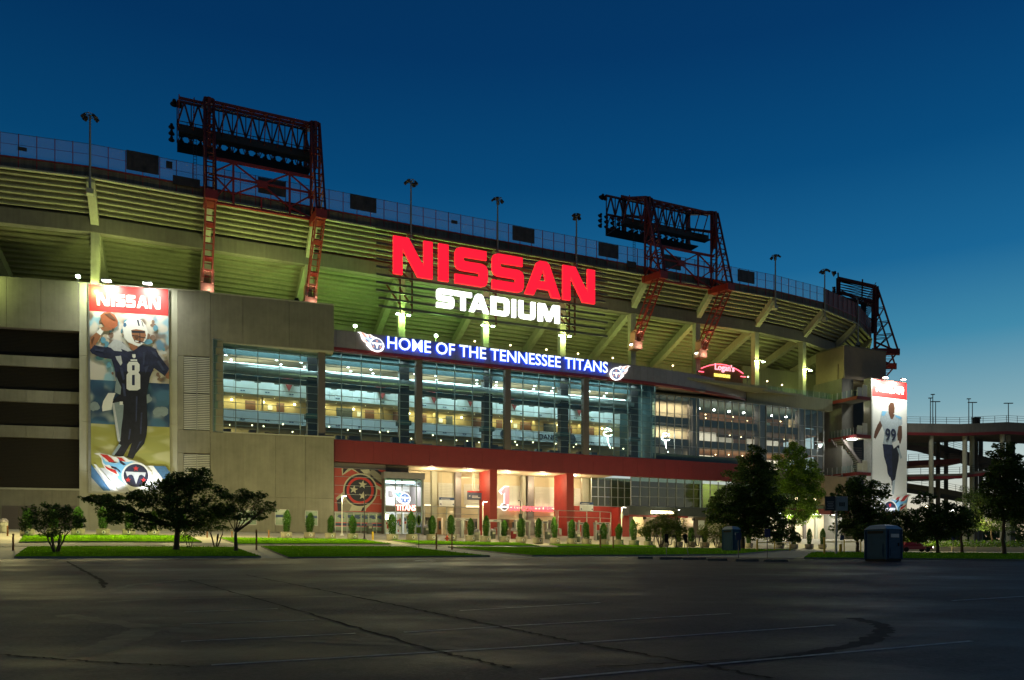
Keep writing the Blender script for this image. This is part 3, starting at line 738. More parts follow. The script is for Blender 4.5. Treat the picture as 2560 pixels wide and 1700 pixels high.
o = link('wall_lettering', me, hall); o.location = (32.2, 7.06, 19.55)
# pennants that hang over the upper gallery
for t_ in (-5.5, 7, 14.5, 20, 27, 38):
    MB().prism([(t_,25.3),(t_+1.9,25.3),(t_+.95,23.4)], 6.6, 6.66).build('pennant', mat('pennant_red', (.32,.05,.04)), hall)

# ------------------------------------------------------------------ right-hand hall
rh = thing('corner_hall', 'glazed corner hall with warm brown ceilings, right of the teal windows', 'building', FM)
DG = 2.5; ta, tb = 49.4, 85.0; ncol = 25
rz = [16.5, 19.2, 21.6, 24.2, 27.0]; pm = {}
for j in range(ncol):
    a = lerp(ta, tb, j/ncol); w = (tb-ta)/ncol
    for z0, z1 in zip(rz, rz[1:]):
        if z0 not in pm: pm[z0] = MB().add([(.03,0,.03),(w-.03,0,.03),(w-.03,0,z1-z0-.03),(.03,0,z1-z0-.03)], [(0,1,2,3)]).mesh('pane', M_GLASSC)
        o = link('pane', pm[z0], rh); o.location = (a, DG, z0)
mm = MB().box(-.04, .04, -.14, .06, 16.4, 27.1).mesh('mullion', M_GALV)
for j in range(ncol+1): link('mullion', mm, rh).location = (lerp(ta, tb, j/ncol), DG, 0)
for z in rz: MB().box(ta, tb, DG-.05, DG+.08, z-.03, z+.03).build('transom', M_GALV, rh)
for z0, z1 in ((16.2,16.5),(19.4,20.5),(22.85,23.9)):
    MB().box(ta+.3, tb-.2, 3.6, 12, z0, z1).build('floor_slab', M_DARKIN, rh)
    MB().box(58.9, tb-.2, 3.9, 12, z0-.14, z0-.01).build('ceiling', M_BROWN, rh)
MB().box(ta+.3, tb-.2, 2.8, 12, 27.1, 27.4).build('roof', M_DECK, rh); MB().box(ta+.3, tb-.2, 2.8, 12, 26.9, 27.05).build('ceiling', M_TEALIN, rh)
MB().box(ta+.3, tb, 12, 12.3, 16, 27).build('back_wall', M_BROWN, rh)
for z0, z1 in ((16.6,19.3),(20.6,22.7),(24,26.9)): MB().box(50, 58.4, 5.2, 5.5, z0, z1).build('beige_wall', M_CREAM, rh)
MB().box(57.6, 58.9, 3.0, 4.4, 16.4, 27).build('interior_column', M_COLG, rh); MB().box(71.2, 72.5, 2.75, 4.2, 16.4, 27).build('interior_column', M_COLG, rh)
MB().box(80.2, 81.2, 3.0, 4.2, 16.4, 27).build('interior_column', M_COLG, rh)
for a, b, z0, z1, d in ((59.3,65.5,20.6,22.6,7),(66.5,70.8,20.6,22.3,9),(73,80,20.6,22.2,8),(59.3,64.5,16.6,18.6,6.5),(66,71,16.6,18.2,7.5),(73,78,16.6,18.4,6)):
    MB().box(a, b, d, d+.2, z0, z1).build('white_wall', M_WHITE, rh)
for i in range(7):
    MB().lathe([(.02,.16),(.16,.1),(.2,0),(.2,-.12),(.02,-.16)], (60.5+i*3.1, 5.2, 26.0), 8).build('pendant_lamp', E_COOL, rh)
for z in (19.0, 22.4, 25.5):
    for i in range(9): MB().lathe([(.01,.08),(.12,0),(.01,-.1)], (60+i*2.8+random.uniform(-.6,.6), random.uniform(6.5,10.5), z), 7).build('warm_lamp', E_WARM, rh)
for z0 in (24.0, 20.6):
    MB().box(76.5, 79.5, 9.5, 9.7, z0, z0+1.6).build('wall_panel', M_TEALIN, rh); MB().box(81.6, 84.5, 7, 7.2, z0, z0+2.0).build('wall_panel', M_CREAM, rh)
MB().box(48.4, 65, .62, .78, 16.55, 17.55).build('terrace_guard', M_TEALIN, rh)
mb = MB(); mb.hexa([(68.9,3.4,27.0),(86.5,1.9,27.0),(86.5,3.2,27.0),(68.9,4.6,27.0)], [(68.9,3.4,29.5),(86.5,1.9,29.0),(86.5,3.2,29.0),(68.9,4.6,29.5)]); mb.build('concrete_band', M_DECK, rh)
for j in range(14):
    a = Vector((69.2,3.7,29.5)).lerp(Vector((86.4,2.2,29.0)), j/14); b = Vector((69.2,3.7,29.5)).lerp(Vector((86.4,2.2,29.0)), (j+1)/14)
    MB().add([a+Vector((.04,0,.06)), b+Vector((-.04,0,.06)), b+Vector((-.04,0,1.1)), a+Vector((.04,0,1.1))], [(0,1,2,3)]).build('guard_pane', M_GLASS, rh)
    MB().bar(a, a+Vector((0,0,1.12)), .05).build('guard_post', M_GALV, rh)
MB().box(49.4, 58, .3, 2.4, 27.62, 27.8).build('soffit', M_COLG, rh)

# ------------------------------------------------------------------ entrance level below the red band
ent = thing('entrance_hall', 'cream lit entrance hall with red piers under the red band', 'building', FM)
S_Z = 13.7
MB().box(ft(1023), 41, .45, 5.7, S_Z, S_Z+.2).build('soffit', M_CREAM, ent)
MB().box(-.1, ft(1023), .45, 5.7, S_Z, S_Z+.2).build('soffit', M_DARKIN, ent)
tb0 = ft(1023, 1.0)
MB().box(ft(958,1.2), tb0, 1.2, 5.4, 11.5, S_Z).build('recess_wall', M_COLG, ent)
MB().box(0, ft(964, .3), .3, 5.4, 4.75, S_Z).build('mural_wall', M_COLG, ent)
MB().box(6, ft(1490, 5.7), 5.7, 6.0, 8.3, S_Z).build('back_wall', M_CREAM, ent)
for x0, x1 in ((1058,1079),(1095,1137),(1160,1199),(1262,1313),(1337,1389),(1436,1456)):
    a, b = ft(x0, 5.6), ft(x1, 5.6)
    s_ = MB().box(a, b, 5.62, 5.69, 9.2, 12.2).build('shutter', M_LOUVRE, ent)
    sl = MB().hexa([(0,-.07,0),(b-a,-.07,0),(b-a,0,.02),(0,0,.02)], [(0,-.07,.05),(b-a,-.07,.05),(b-a,0,.2),(0,0,.2)]).mesh('slat', M_LOUVRE)
    for i in range(13): q = link('slat', sl, s_); q.location = (a, 5.6, 9.25+i*.22)
for x0, x1, m_ in ((1139,1153,M_BAND),(1320,1335,M_BAND),(1080,1093,M_PALE),(1306,1314,M_PALE),(1457,1473,M_PALE)):
    MB().box(ft(x0,4.9), ft(x1,4.9), 4.9, 5.58, ZB, S_Z).build('column', m_, ent)
for x0, x1 in ((1225,1243),(1417,1435)):
    MB().box(ft(x0), ft(x1), .05, 3.9, ZB, 13.78).build('red_pier', M_REDWALL, ent)
for x0, x1 in ((1244,1390),(1062,1076),(1166,1199)):
    MB().box(ft(x0,5.3), ft(x1,5.3), 5.2, 5.5, 8.85, 9.1).build('light_ledge', emis('ledge_light', (1,.85,.6), 1.1), ent)
for x0, x1 in ((1062,1199),(1244,1390)):
    MB().box(ft(x0,5.4), ft(x1,5.4), 5.45, 5.7, 7.3, 8.8).build('counter_fascia', M_CREAM, ent)
    a, b = ft(x0,5.8), ft(x1,5.8); n = 9
    for i in range(n):
        t0, t1 = lerp(a,b,i/n)+.05, lerp(a,b,(i+1)/n)-.05
        MB().box(t0, t1, 5.9+.3*(i % 3), 6.1+.3*(i % 3), ZB, 7.3).build('ticket_window', [M_WOOD, M_COLG, M_CREAM, M_BROWN][(i*3+1) % 4], ent)
        MB().box(t0+.2, t1-.3, 5.8, 5.9, ZB+.9, ZB+2.1).build('window_frame', [M_PALE, M_WOOD, M_DARKIN][i % 3], ent)
MB().box(6, ft(1490,9), 9, 9.2, ZB, 8.3).build('back_wall', M_CREAM, ent)
lampd = MB().lathe([(.26,0),(.26,-.05)], (0,0,0), 10).mesh('ceiling_lamp', E_WHITE)
ENTL = []
for x in (1081, 1176, 1271, 1362, 1437): 
    t_ = ft(x, 1.6); link('ceiling_lamp', lampd, ent).location = (t_, 1.6, S_Z-.01); ENTL.append((t_, 1.6))
MB().bar((ft(1155,4),4,12.9),(ft(1199,4),4,12.9),.12).build('pipe', M_PALE, ent)
# red wall, dark windows, canopy
MB().box(ft(1436,3), ft(1573,3), 3, 3.4, ZB, 9.35).build('red_wall', M_REDWALL, ent)
MB().box(ft(1546,1.2), ft(1573,1.2), 1.2, 3, ZB, 9.2).build('red_pier', M_REDWALL, ent)
for x in (1446,1488): MB().box(ft(x,2.9), ft(x+5,2.9), 2.92, 3.0, 6.6, 7.2).build('wall_box', M_PALE, ent)
for x0, x1, d, n in ((1478,1577,3.2,6),(1577,1755,.3,8),(1755,1835,.3,4)):
    a, b = ft(x0,d), ft(x1,d); mt = M_GLASSD if x1 < 1800 else M_GLASSC
    for i in range(n):
        for r_ in range(3):
            z0 = 9.4+r_*1.43; MB().add([(lerp(a,b,i/n)+.04,d,z0+.04),(lerp(a,b,(i+1)/n)-.04,d,z0+.04),(lerp(a,b,(i+1)/n)-.04,d,z0+1.39),(lerp(a,b,i/n)+.04,d,z0+1.39)], [(0,1,2,3)]).build('dark_pane', mt, ent)
        MB().box(lerp(a,b,i/n)-.04, lerp(a,b,i/n)+.04, d-.1, d+.06, 9.35, 13.7).build('mullion', M_GALV, ent)
    for r_ in range(4): MB().box(a, b, d-.07, d+.05, 9.37+r_*1.43, 9.44+r_*1.43).build('transom', M_GALV, ent)
MB().box(ft(1478,5.9), ft(1755,5), 5.6, 5.8, 9, 13.7).build('inner_wall', M_YWALL, ent)
MB().box(ft(1755,5), ft(1840,5), 5, 5.2, 9, 13.7).build('inner_wall', mat('green_wall', (.30,.36,.14)), ent)
MB().box(ft(1577,1), ft(1850,1), .4, 5.6, 9.1, 9.3).build('inner_floor', M_COLG, ent)
MB().box(ft(1573,-1), ft(1800,-1), -1.0, 2.6, 7.95, 9.3).build('canopy', M_DARKIN, ent)
MB().box(ft(1573,-1.1), ft(1720,-1.1), -1.1, -.9, 7.7, 7.98).build('canopy_trim', M_REDPANEL, ent)
MB().box(ft(1573,4), ft(1900,4), 4, 4.3, ZB, 9.1).build('back_wall', M_CREAM, ent)
for x0, x1 in ((1573,1583),(1636,1650),(1668,1700),(1733,1770)): MB().box(ft(x0,1.2), ft(x1,1.2), 1.2, 4, ZB, 7.95).build('door_pier', M_COLG, ent)
for x0, x1 in ((1695,1702),(1746,1760)): MB().box(ft(x0,1.1), ft(x1,1.1), 1.0, 1.15, 6, 7.5).build('poster_case', M_WHITE, ent)
for x in (1610, 1690, 1732): MB().box(ft(x,-1.3), ft(x,-1.3)+.35, -1.35, -1.05, 7.3, 7.7).build('wall_fixture', M_BLACK, ent)

# team shop
shop = thing('team_shop', 'glass team shop box with white lit interior beside the mural', 'shop', FM)
dS = -1.3; a, b = ft(962, dS), ft(1059, dS)
MB().box(a-.1, b+.15, dS-.1, 4, 11.85, 12.65).build('fascia', M_BAND, shop)
MB().box(a, b, 4, 4.2, ZB, 11.8).build('back_wall', M_WHITE, shop); MB().box(a, b, dS+.1, 4, ZB, ZB+.03).build('shop_floor', M_PALE, shop)
MB().box(a-.05, a+.1, dS+.1, 4, ZB, 11.8).build('side_wall', M_COLG, shop); 
MB().box(a+.2, b-1.3, 3.6, 3.8, 8.4, 11.2).build('lit_wall', mat('shop_lit_wall', (.8,.8,.8), .6, .03), shop)
MB().box(a+.1, b-.1, dS+.2, 3.9, 11.55, 11.75).build('ceiling', M_WHITE, shop); MB().box(a+.3, b-1, dS+.6, dS+1.0, 11.3, 11.5).build('light_panel', emis('shop_panel', (1,1,1), 5), shop)
MB().box(a+.1, b-.1, dS+.1, dS+1.6, 7.6, 8.3).build('entrance_lintel', M_COLG, shop)
for i in range(4): MB().box(a+.8+i*1.1, a+1.4+i*1.1, 3.4, 3.55, 8.9+(i % 2)*1.0, 9.6+(i % 2)*1.0).build('shop_shelf', M_BAND, shop)
for xx in (962, 989, 1005, 1041, 1054): 
    t_ = ft(xx, dS); MB().box(t_-.06, t_+.06, dS-.06, dS+.1, ZB, 11.9).build('mullion', M_MULL, shop)
for z in (7.55, 8.35, 10.9): MB().box(a, b, dS-.05, dS+.06, z-.04, z+.04).build('transom', M_MULL, shop)
MB().box(b-.25, b, dS-.05, 4, ZB, 11.9).build('corner_post', M_BAND, shop)
for z0, z1 in ((ZB,7.55),(8.35,10.9),(10.9,11.85)):
    MB().add([(a,dS,z0),(b,dS,z0),(b,dS,z1),(a,dS,z1)], [(0,1,2,3)]).build('pane', M_GLASSC if z0 < 10 else M_GLASS, shop)
PB = [mat('poster_navy',(.02,.05,.14),.5), mat('poster_blue',(.10,.25,.45),.5), mat('poster_red',(.45,.05,.05),.5), mat('poster_white',(.7,.72,.75),.5)]
for x0, x1, s_ in ((962,974,0),(992,1003,2),(1010,1022,1),(1030,1040,3)):
    t0, t1 = ft(x0,-1.1), ft(x1,-1.1); mb = MB(); mb.box(t0, t1, dS+.12, dS+.16, ZB+.15, 7.35, 3); rnd = random.Random(s_)
    for q in range(9):
        u, v = rnd.uniform(0,.6), rnd.uniform(0,.75); w_, h_ = rnd.uniform(.2,.4), rnd.uniform(.08,.22)
        mb.box(lerp(t0,t1,u), lerp(t0,t1,u+w_), dS+.10-.002*q, dS+.12-.002*q, lerp(ZB+.2,7.3,v), lerp(ZB+.2,7.3,v+h_), rnd.randrange(3))
    mb.build('door_poster', PB, shop)
# strip of windows under the mural
win = thing('window_strip', 'row of greenish windows with a red and navy stripe under the mural', 'windows', FM)
M_WGR = mat('frosted_green_glass', (.16,.24,.17), .25, .08)
xw = [838, 868, 885, 903, 922, 942, 960]
for x0, x1 in zip(xw, xw[1:]):
    t0, t1 = ft(x0), ft(x1)
    MB().box(t0+.06, t1-.06, .12, .18, 5.1, 7.3).build('pane', M_WGR, win); MB().box(t0-.05, t0+.05, .02, .2, 4.8, 7.4).build('mullion', M_GALV, win)
    MB().box(t0+.06, t1-.06, .10, .115, 5.75, 6.05).build('navy_stripe', PB[0], win); MB().box(t0+.06, t1-.06, .10, .115, 6.06, 6.16).build('red_stripe', PB[2], win); MB().box(t0+.06, t1-.06, .10, .115, 5.62, 5.74).build('red_stripe', PB[2], win)
    mb = MB(); c = (t0+t1)/2; mb.prism([(c-.5,6.85),(c+.1,6.6),(c+.45,6.75),(c+.2,7.0),(c+.5,7.12),(c-.3,7.1)], .09, .115); mb.build('print', PB[0], win)
for z in (4.8, 5.6, 7.36): MB().box(-.1, ft(960), .04, .16, z-.05, z+.05).build('transom', M_GALV, win)
# ================================================================== concrete wing on the left
def mkframe(x, Y, ang):
    o = Vector((ray(x)*Y, Y, 0)); return Matrix.Translation(o) @ Matrix.Rotation(R(ang), 4, 'Z')
def fr_pt(fr, x, y, d=0.0):
    fi = fr.inverted(); n = fr.to_3x3() @ Vector((0,1,0)); o = fr.translation
    Y = (o.dot(n)+d)/(ray(x)*n.x+n.y); L = fi @ Vector((ray(x)*Y, Y, 0)); return L.x, CZ+(HZ-y)/F_PX*Y
FA = mkframe(835, 98.5, 18.5)
B_W = FA @ Vector((-14.33, 0, 0)); FB = Matrix.Translation(B_W) @ Matrix.Rotation(R(13), 4, 'Z')
wing = thing('concrete_wing', 'blank concrete wing with louvres and a dark parking recess at left', 'building', FA)
wing2 = FA.inverted() @ FB
def wpart(mb, name, m, fr=0, **k):
    if fr: mb.v = [tuple(wing2 @ Vector(v)) for v in mb.v]
    return mb.build(name, m, wing, **k)
A = lambda x, y=1000, d=0: fr_pt(FA, x, y, d)
B = lambda x, y=1000, d=0: fr_pt(FB, x, y, d)
ZT = 32.9; g_ = .015
def panel(x0, x1, z0, z1, fr=0, y0=0.0, y1=.35, m=None): wpart(MB().box(x0+g_, x1-g_, y0, y1, z0+g_, z1-g_), 'wall_panel', m or M_PANEL, fr)
xj = A(607)[0]; x526 = -14.33; x558 = A(558)[0]
panel(x526, xj, 27.3, ZT); panel(xj, xj/2, 27.3, ZT); panel(xj/2, 0, 27.3, ZT)
wpart(MB().box(x526, 0-.02, .3, 2.5, 27.32, ZT-.02), 'parapet_core', M_PANEL); wpart(MB().box(x526, .05, -.04, 2.6, ZT, ZT+.14), 'coping', M_PALE)
wpart(MB().box(x558, -.02, .02, 2.5, 27.18, 27.30), 'soffit', M_PALE)
panel(x526, x558, 16.6, 22.6); panel(x526, x558, 22.6, 27.3); wpart(MB().box(x526, x558-.02, .3, 2.2, 16.6, 27.3), 'core', M_PANEL)
lj = [x526, A(608)[0], A(689)[0], A(763)[0], 0]
for a, b in zip(lj, lj[1:]):
    panel(a, b, 9.0, 16.55)
    panel(a, b, 4.75, 9.0)
wpart(MB().box(x526, -.02, .3, 3.2, 4.75, 16.5), 'core', M_PANEL); wpart(MB().box(x558, .02, -.03, 2.2, 16.55, 16.68), 'sill', M_PALE)
for x0, x1, y0, y1 in ((689,721,1275,1312),(764,793,1278,1313),(597,640,1276,1311)):
    a, z1 = A(x0, y0); b, z0 = A(x1, y1)
    f = wpart(MB().box(a-.08, b+.08, -.06, .0, z0-.08, z1+.08), 'window_frame', M_GALV); 
    wpart(MB().box(a, b, -.10, -.055, z0, z1), 'window_pane', M_WGR); wpart(MB().box(a, b, -.12, -.095, lerp(z0,z1,.5), lerp(z0,z1,.68)), 'navy_stripe', PB[0])
# frame B: louvres, poster bay, recess
bx_ = lambda x: B(x)[0]
p444 = bx_(444)
for z0, z1 in ((4.75, 10.7), (25.4, 33.0), (14.0, 16.7)): panel(p444, 0, z0, z1, 1)
wpart(MB().box(p444, 0, .3, 2.5, 4.75, 33.0), 'core', M_COLG, 1)
LB = [(p444, bx_(459)), (bx_(525), 0)]
for a, b in LB:
    for z0, z1 in ((10.7, 14.0), (16.7, 25.4)): panel(a, b, z0, z1, 1)
def louvre(x0, x1, z0, z1):
    s_ = wpart(MB().box(x0, x1, .16, .3, z0, z1), 'louvre_back', M_DARKIN, 1)
    n = int((z1-z0)/.21); me = MB().hexa([(0,-.02,0),(x1-x0,-.02,0),(x1-x0,.14,.05),(0,.14,.05)], [(0,-.02,.10),(x1-x0,-.02,.10),(x1-x0,.14,.16),(0,.14,.16)]).mesh('slat', M_LOUVRE)
    for i in range(n):
        q = link('slat', me, wing); q.matrix_local = wing2 @ Matrix.Translation((x0, 0, z0+.04+i*(z1-z0-.04)/n))
l0, l1, lm = bx_(459), bx_(525), bx_(492)
for z0, z1 in ((10.75, 13.9), (16.75, 21.0), (21.05, 25.35)):
    louvre(l0+.03, lm-.04, z0, z1); louvre(lm+.04, l1-.03, z0, z1)
    wpart(MB().box(lm-.05, lm+.05, -.04, .2, z0, z1), 'louvre_post', M_GALV, 1)
x195, x222, x422 = bx_(198), bx_(222), bx_(422)
for a, b in ((x195, x222), (x422, p444)):
    for z0, z1 in ((4.75, 11.6), (11.6, 17.3), (17.3, 24.8), (24.8, 33.1)): panel(a, b, z0, z1, 1, m=M_PALE)
wpart(MB().box(x222, x422, .1, .5, 4.75, 33.0), 'poster_wall', M_PALE, 1); wpart(MB().box(x195-.1, 0, -.05, 2.5, 33.02, 33.15), 'coping', M_PALE, 1)
xl = bx_(-70); rzt = B(100, 822)[1]; rzb = B(100, 1225)[1]
vj = [xl, bx_(16), bx_(102), x195]
for a, b in zip(vj, vj[1:]): panel(a, b, rzt, 33.2, 1)
wpart(MB().box(xl, x195, .3, 2.5, rzt+.05, 33.1), 'core', M_COLG, 1)
vj2 = [xl, bx_(60), bx_(130), x195]
for a, b in zip(vj2, vj2[1:]): panel(a, b, 4.75, rzb, 1)
wpart(MB().box(xl, x195+.06, -.08, .4, rzb, rzb+.22), 'recess_sill', M_PALE, 1)
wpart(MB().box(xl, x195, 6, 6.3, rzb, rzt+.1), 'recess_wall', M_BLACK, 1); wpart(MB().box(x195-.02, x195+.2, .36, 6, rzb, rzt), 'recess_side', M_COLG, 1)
M_BROWNREC = mat('brown_mesh_screen', (.018,.015,.010), .8, .25, 6.0)
for yb, yt in ((917,891),(1006,976),(1095,1065)):
    za = B(100, yb, .6)[1]; zb = B(100, yt, .6)[1]
    for a, b in zip(vj2, vj2[1:]): panel(a, b, za, zb, 1, .6, 1.0, M_PANEL)
for y0, y1 in ((891,822),(976,917),(1065,1006),(1222,1095)):
    za = B(100, y0, 1.2)[1]; zb = B(100, y1, 1.2)[1]; n = int((zb-za)/.16)
    mb = MB(); mb.box(xl, x195, 1.3, 1.36, za-.2, zb+.3)
    for i in range(n): mb.box(xl, x195, 1.2, 1.3, za+i*.16, za+i*.16+.05)
    o = wpart(mb, 'screen', M_BROWNREC, 1); o['kind'] = 'stuff'
for x0, x1 in ((5,46),(49,92),(112,150),(153,194)):
    a, z1 = B(x0, 1264, -.05); b, z0 = B(x1, 1316, -.05); s_ = wpart(MB().box(a, b, -.08, .0, 4.75, z1), 'roller_door', M_COLG, 1)
    me = MB().box(0, b-a, -.13, -.08, 0, .12).mesh('slat', M_COLG)
    for i in range(int((z1-4.8)/.19)): q = link('slat', me, wing); q.matrix_local = wing2 @ Matrix.Translation((a, 0, 4.82+i*.19))
wpart(MB().box(B(738)[0] if 0 else 0, .01, 0, .01, 0, .01), 'x', M_PANEL).hide_render = True
bpy.data.objects.remove(bpy.data.objects['x'], do_unlink=True)
o = MB().box(-.3,.3,-.3,.3,0,.35).box(-.2,.2,-.2,.2,.35,.55).build('roof_floodlight', M_BLACK)
p = A(742, 738, .8); o.matrix_world = FA @ Matrix.Translation((p[0], .8, ZT+.14)); tag(o, 'small black floodlight box on the roof edge of the concrete wing', 'floodlight')

# ================================================================== lettering and signs
GL = {'N': [(0,0),(.23,0),(.23,.70),(.62,0),(1,0),(1,1),(.77,1),(.77,.30),(.38,1),(0,1)],
 'I': [(0,0),(1,0),(1,1),(0,1)],
 'S': [(0,0),(.82,0),(.95,.05),(1,.16),(1,.47),(.95,.58),(.82,.63),(.30,.63),(.26,.66),(.26,.72),(.30,.75),(.96,.75),(.96,1),(.18,1),(.05,.95),(0,.84),(0,.53),(.05,.42),(.18,.37),(.70,.37),(.74,.34),(.74,.28),(.70,.25),(0,.25)],
 'A': [(0,0),(.25,0),(.33,.20),(.4995,.20),(.4995,.42),(.41,.42),(.49,.74),(.51,.74),(.59,.42),(.5005,.42),(.5005,.20),(.67,.20),(.75,0),(1,0),(.68,.93),(.60,1),(.40,1),(.32,.93)],
 'T': [(.36,0),(.64,0),(.64,.75),(1,.75),(1,1),(0,1),(0,.75),(.36,.75)],
 'D': [(0,0),(.4995,0),(.4995,.25),(.27,.25),(.27,.75),(.70,.75),(.74,.70),(.74,.30),(.70,.25),(.5005,.25),(.5005,0),(.78,0),(.94,.06),(1,.2),(1,.8),(.94,.94),(.78,1),(0,1)],
 'U': [(0,1),(0,.2),(.06,.06),(.22,0),(.78,0),(.94,.06),(1,.2),(1,1),(.74,1),(.74,.3),(.70,.25),(.30,.25),(.26,.3),(.26,1)],
 'M': [(0,0),(.21,0),(.21,.62),(.42,.05),(.58,.05),(.79,.62),(.79,0),(1,0),(1,1),(.68,1),(.5,.45),(.32,1),(0,1)]}
def glyph(mb, ch, x0, x1, z0, z1, y0, y1, m=0, ms=None):
    pts = GL[ch]
    if ch == 'T': pts = GL['T']
    return mb.prism([(lerp(x0,x1,u), lerp(z0,z1,v)) for u, v in pts], y0, y1, m, ms)
E_RED = emis('neon_red_face', (1.0, .010, .035), 1.05); E_REDS = emis('neon_red_side', (1.0, .02, .03), 1.5)
E_WHT = emis('white_letter_face', (1, 1, 1), 2.2)
sign = thing('stadium_sign', 'huge lit sign with red NISSAN and white STADIUM letters on horizontal bars', 'sign', FM)
dL = -1.9
for ch, x0, x1 in zip('NISSAN', (984,1097,1138,1231,1313,1408), (1082,1122,1220,1310,1402,1488)):
    glyph(MB(), ch, ft(x0,dL), ft(x1,dL), 37.9, 42.7, dL, dL+.4, 0, 1).build('letter', [E_RED, E_REDS], sign, label='red letter '+ch)
for ch, x0, x1 in zip('STADIUM', (1092,1137.5,1174,1228.5,1281,1298,1346.5), (1136,1180,1223,1274,1290.5,1339,1400)):
    glyph(MB(), ch, ft(x0,dL), ft(x1,dL), 34.4, 36.85, dL, dL+.35).build('letter', E_WHT, sign, label='white letter '+ch)
ba, bb = ft(940, -1.4), ft(1518, -1.4)
for i in range(11): MB().box(ba+(.3 if i < 2 else 0), bb-(.4*(i % 2)), -1.55, -1.3, 33.5+i*.99, 33.75+i*.99).build('bar', M_LOUV2 if False else mat('dark_louvre_bar', (.07,.065,.055), .5, .1), sign)
for x in (1000, 1030, 1240, 1423, 1437):
    t_ = ft(x, -1.2); MB().bar((t_,-1.2,33.3),(t_,-1.2,41.9),.18).bar((t_,-1.2,34.2),(t_-.6,3,38),.16).bar((t_,-1.2,37.3),(t_-.6,2.4,40),.16).build('support', M_DARKRED, sign)
SPK = []
for i in range(22):
    t_ = lerp(ba, bb, random.random()); r_ = random.randrange(11); mb = MB(); mb.box(t_-.12, t_+.12, -1.2, -1.0, 33.77+r_*.99, 33.85+r_*.99)
    mb.build('spot_fixture', emis('bar_spot', (1,.95,.7), 2.5 if i % 2 else .8), sign)

ws = thing('word_sign', 'blue haloed white lettering HOME OF THE TENNESSEE TITANS along the grey band', 'sign', FM)
E_HW = emis('halo_letter_face', (.86, .95, 1), 1.5); E_BLUE = emis('halo_blue', (.0, .06, 1), 5.0)
me = text_mesh('HOME OF THE TENNESSEE TITANS', 1.0, .16, .012)
xs_ = [v.co.x for v in me.vertices]; zs_ = [v.co.z for v in me.vertices]
h0, h1 = min(zs_), max(zs_); ta_, tb_ = ft(968,-1.1), ft(1519,-1.1)
SX = (tb_-ta_)/(max(xs_)-min(xs_)); SZ = 1.60/(h1-h0)
me.transform(Matrix.Translation((ta_, -1.12, 28.40)) @ Matrix.Diagonal((SX, 1, SZ, 1)) @ Matrix.Translation((-min(xs_), 0, -h0)))
bm = bmesh.new(); bm.from_mesh(me); bmesh.ops.remove_doubles(bm, verts=bm.verts, dist=1e-4)
# one mesh per letter, left to right
bm.verts.ensure_lookup_table(); seen = set(); isl = []
for v in bm.verts:
    if v.index in seen: continue
    st = [v]; comp = []; seen.add(v.index)
    while st:
        q = st.pop(); comp.append(q)
        for e in q.link_edges:
            w = e.other_vert(q)
            if w.index not in seen: seen.add(w.index); st.append(w)
    isl.append(comp)
isl.sort(key=lambda c: sum(v.co.x for v in c)/len(c))
for c in isl:
    idx = {v.index: i for i, v in enumerate(c)}; fs = {f for v in c for f in v.link_faces}
    mb = MB()
    mb.v = [tuple(v.co) for v in c]
    for f in fs:
        f.normal_update(); mb.f.append([idx[v.index] for v in f.verts]); mb.m.append(0 if f.normal.y < -.5 else 1)
    mb.build('letter', [E_HW, E_BLUE], ws)
bm.free(); bpy.data.meshes.remove(me)

# the flaming-T emblem, built in layers
LOGO = {'sil': [(175,1018),(245,1006),(335,1025),(400,1050),(500,1040),(560,1080),(600,1085),(700,1115),(770,1165),(815,1225),(828,1290),(808,1355),(760,1405),(700,1430),(640,1436),(560,1420),(500,1400),(420,1330),(388,1300),(385,1250),(330,1222),(285,1175),(262,1120),(255,1070),(225,1035)],
 'blue': [(262,1055),(300,1105),(352,1122),(420,1128),(450,1112),(440,1070),(500,1110),(560,1108),(590,1098),(690,1128),(760,1185),(800,1255),(800,1320),(770,1375),(520,1385),(445,1320),(425,1290),(450,1270),(432,1225),(370,1180),(345,1148),(300,1150),(275,1120)],
 'navy': [(300,1030),(345,1060),(385,1105),(440,1115),(395,1125),(340,1115),(300,1070)], 'navy2': [(450,1070),(490,1110),(530,1140),(500,1150),(460,1120)], 'navy3': [(360,1160),(420,1175),(465,1215),(470,1245),(430,1205),(370,1185)],
 'r1': [(240,1020),(320,1030),(362,1062),(408,1112),(345,1112),(300,1075)], 'r2': [(420,1052),(485,1062),(528,1108),(470,1095)], 'r3': [(290,1160),(340,1185),(415,1210),(430,1262),(370,1230),(315,1195)],
 'T': [(525,1224),(750,1230),(740,1288),(722,1268),(700,1258),(676,1268),(642,1375),(610,1275),(590,1258),(565,1264),(542,1284)]}
def LG(p, mir): return [((x-640)/160*mir, (1270-y)/160) for x, y in p]
def circ(r, n=28, cx=0, cy=0): return [(cx+r*cos(2*pi*i/n), cy+r*sin(2*pi*i/n)) for i in range(n)]
def star(r, cx, cy, k=.42): return [(cx+(r if i % 2 == 0 else r*k)*sin(pi*i/5), cy+(r if i % 2 == 0 else r*k)*cos(pi*i/5)) for i in range(10)]
def emblem(mb, cx, cz, s, y, th, mir=1):
    """materials: 0 white 1 light blue 2 navy 3 red 4 face of the T"""
    def put(pts, k, m): mb.prism([(cx+x*s, cz+z*s) for x, z in pts], y-th*k, y-th*(k-1)-.001 if k else y+th, m)
    put(LG(LOGO['sil'], mir), 1, 0); put(LG(LOGO['blue'], mir), 2, 1)
    for n_ in ('navy','navy2','navy3'): put(LG(LOGO[n_], mir), 3, 2)
    for n_ in ('r1','r2','r3'): put(LG(LOGO[n_], mir), 4, 3)
    put(circ(1.0), 5, 0); put(circ(.87), 6, 2); put(LG(LOGO['T'], mir), 7, 4)
    for x, z in ((0,.53),(-.54,-.34),(.54,-.34)): put(star(.22, x, z), 7, 3)
    return mb
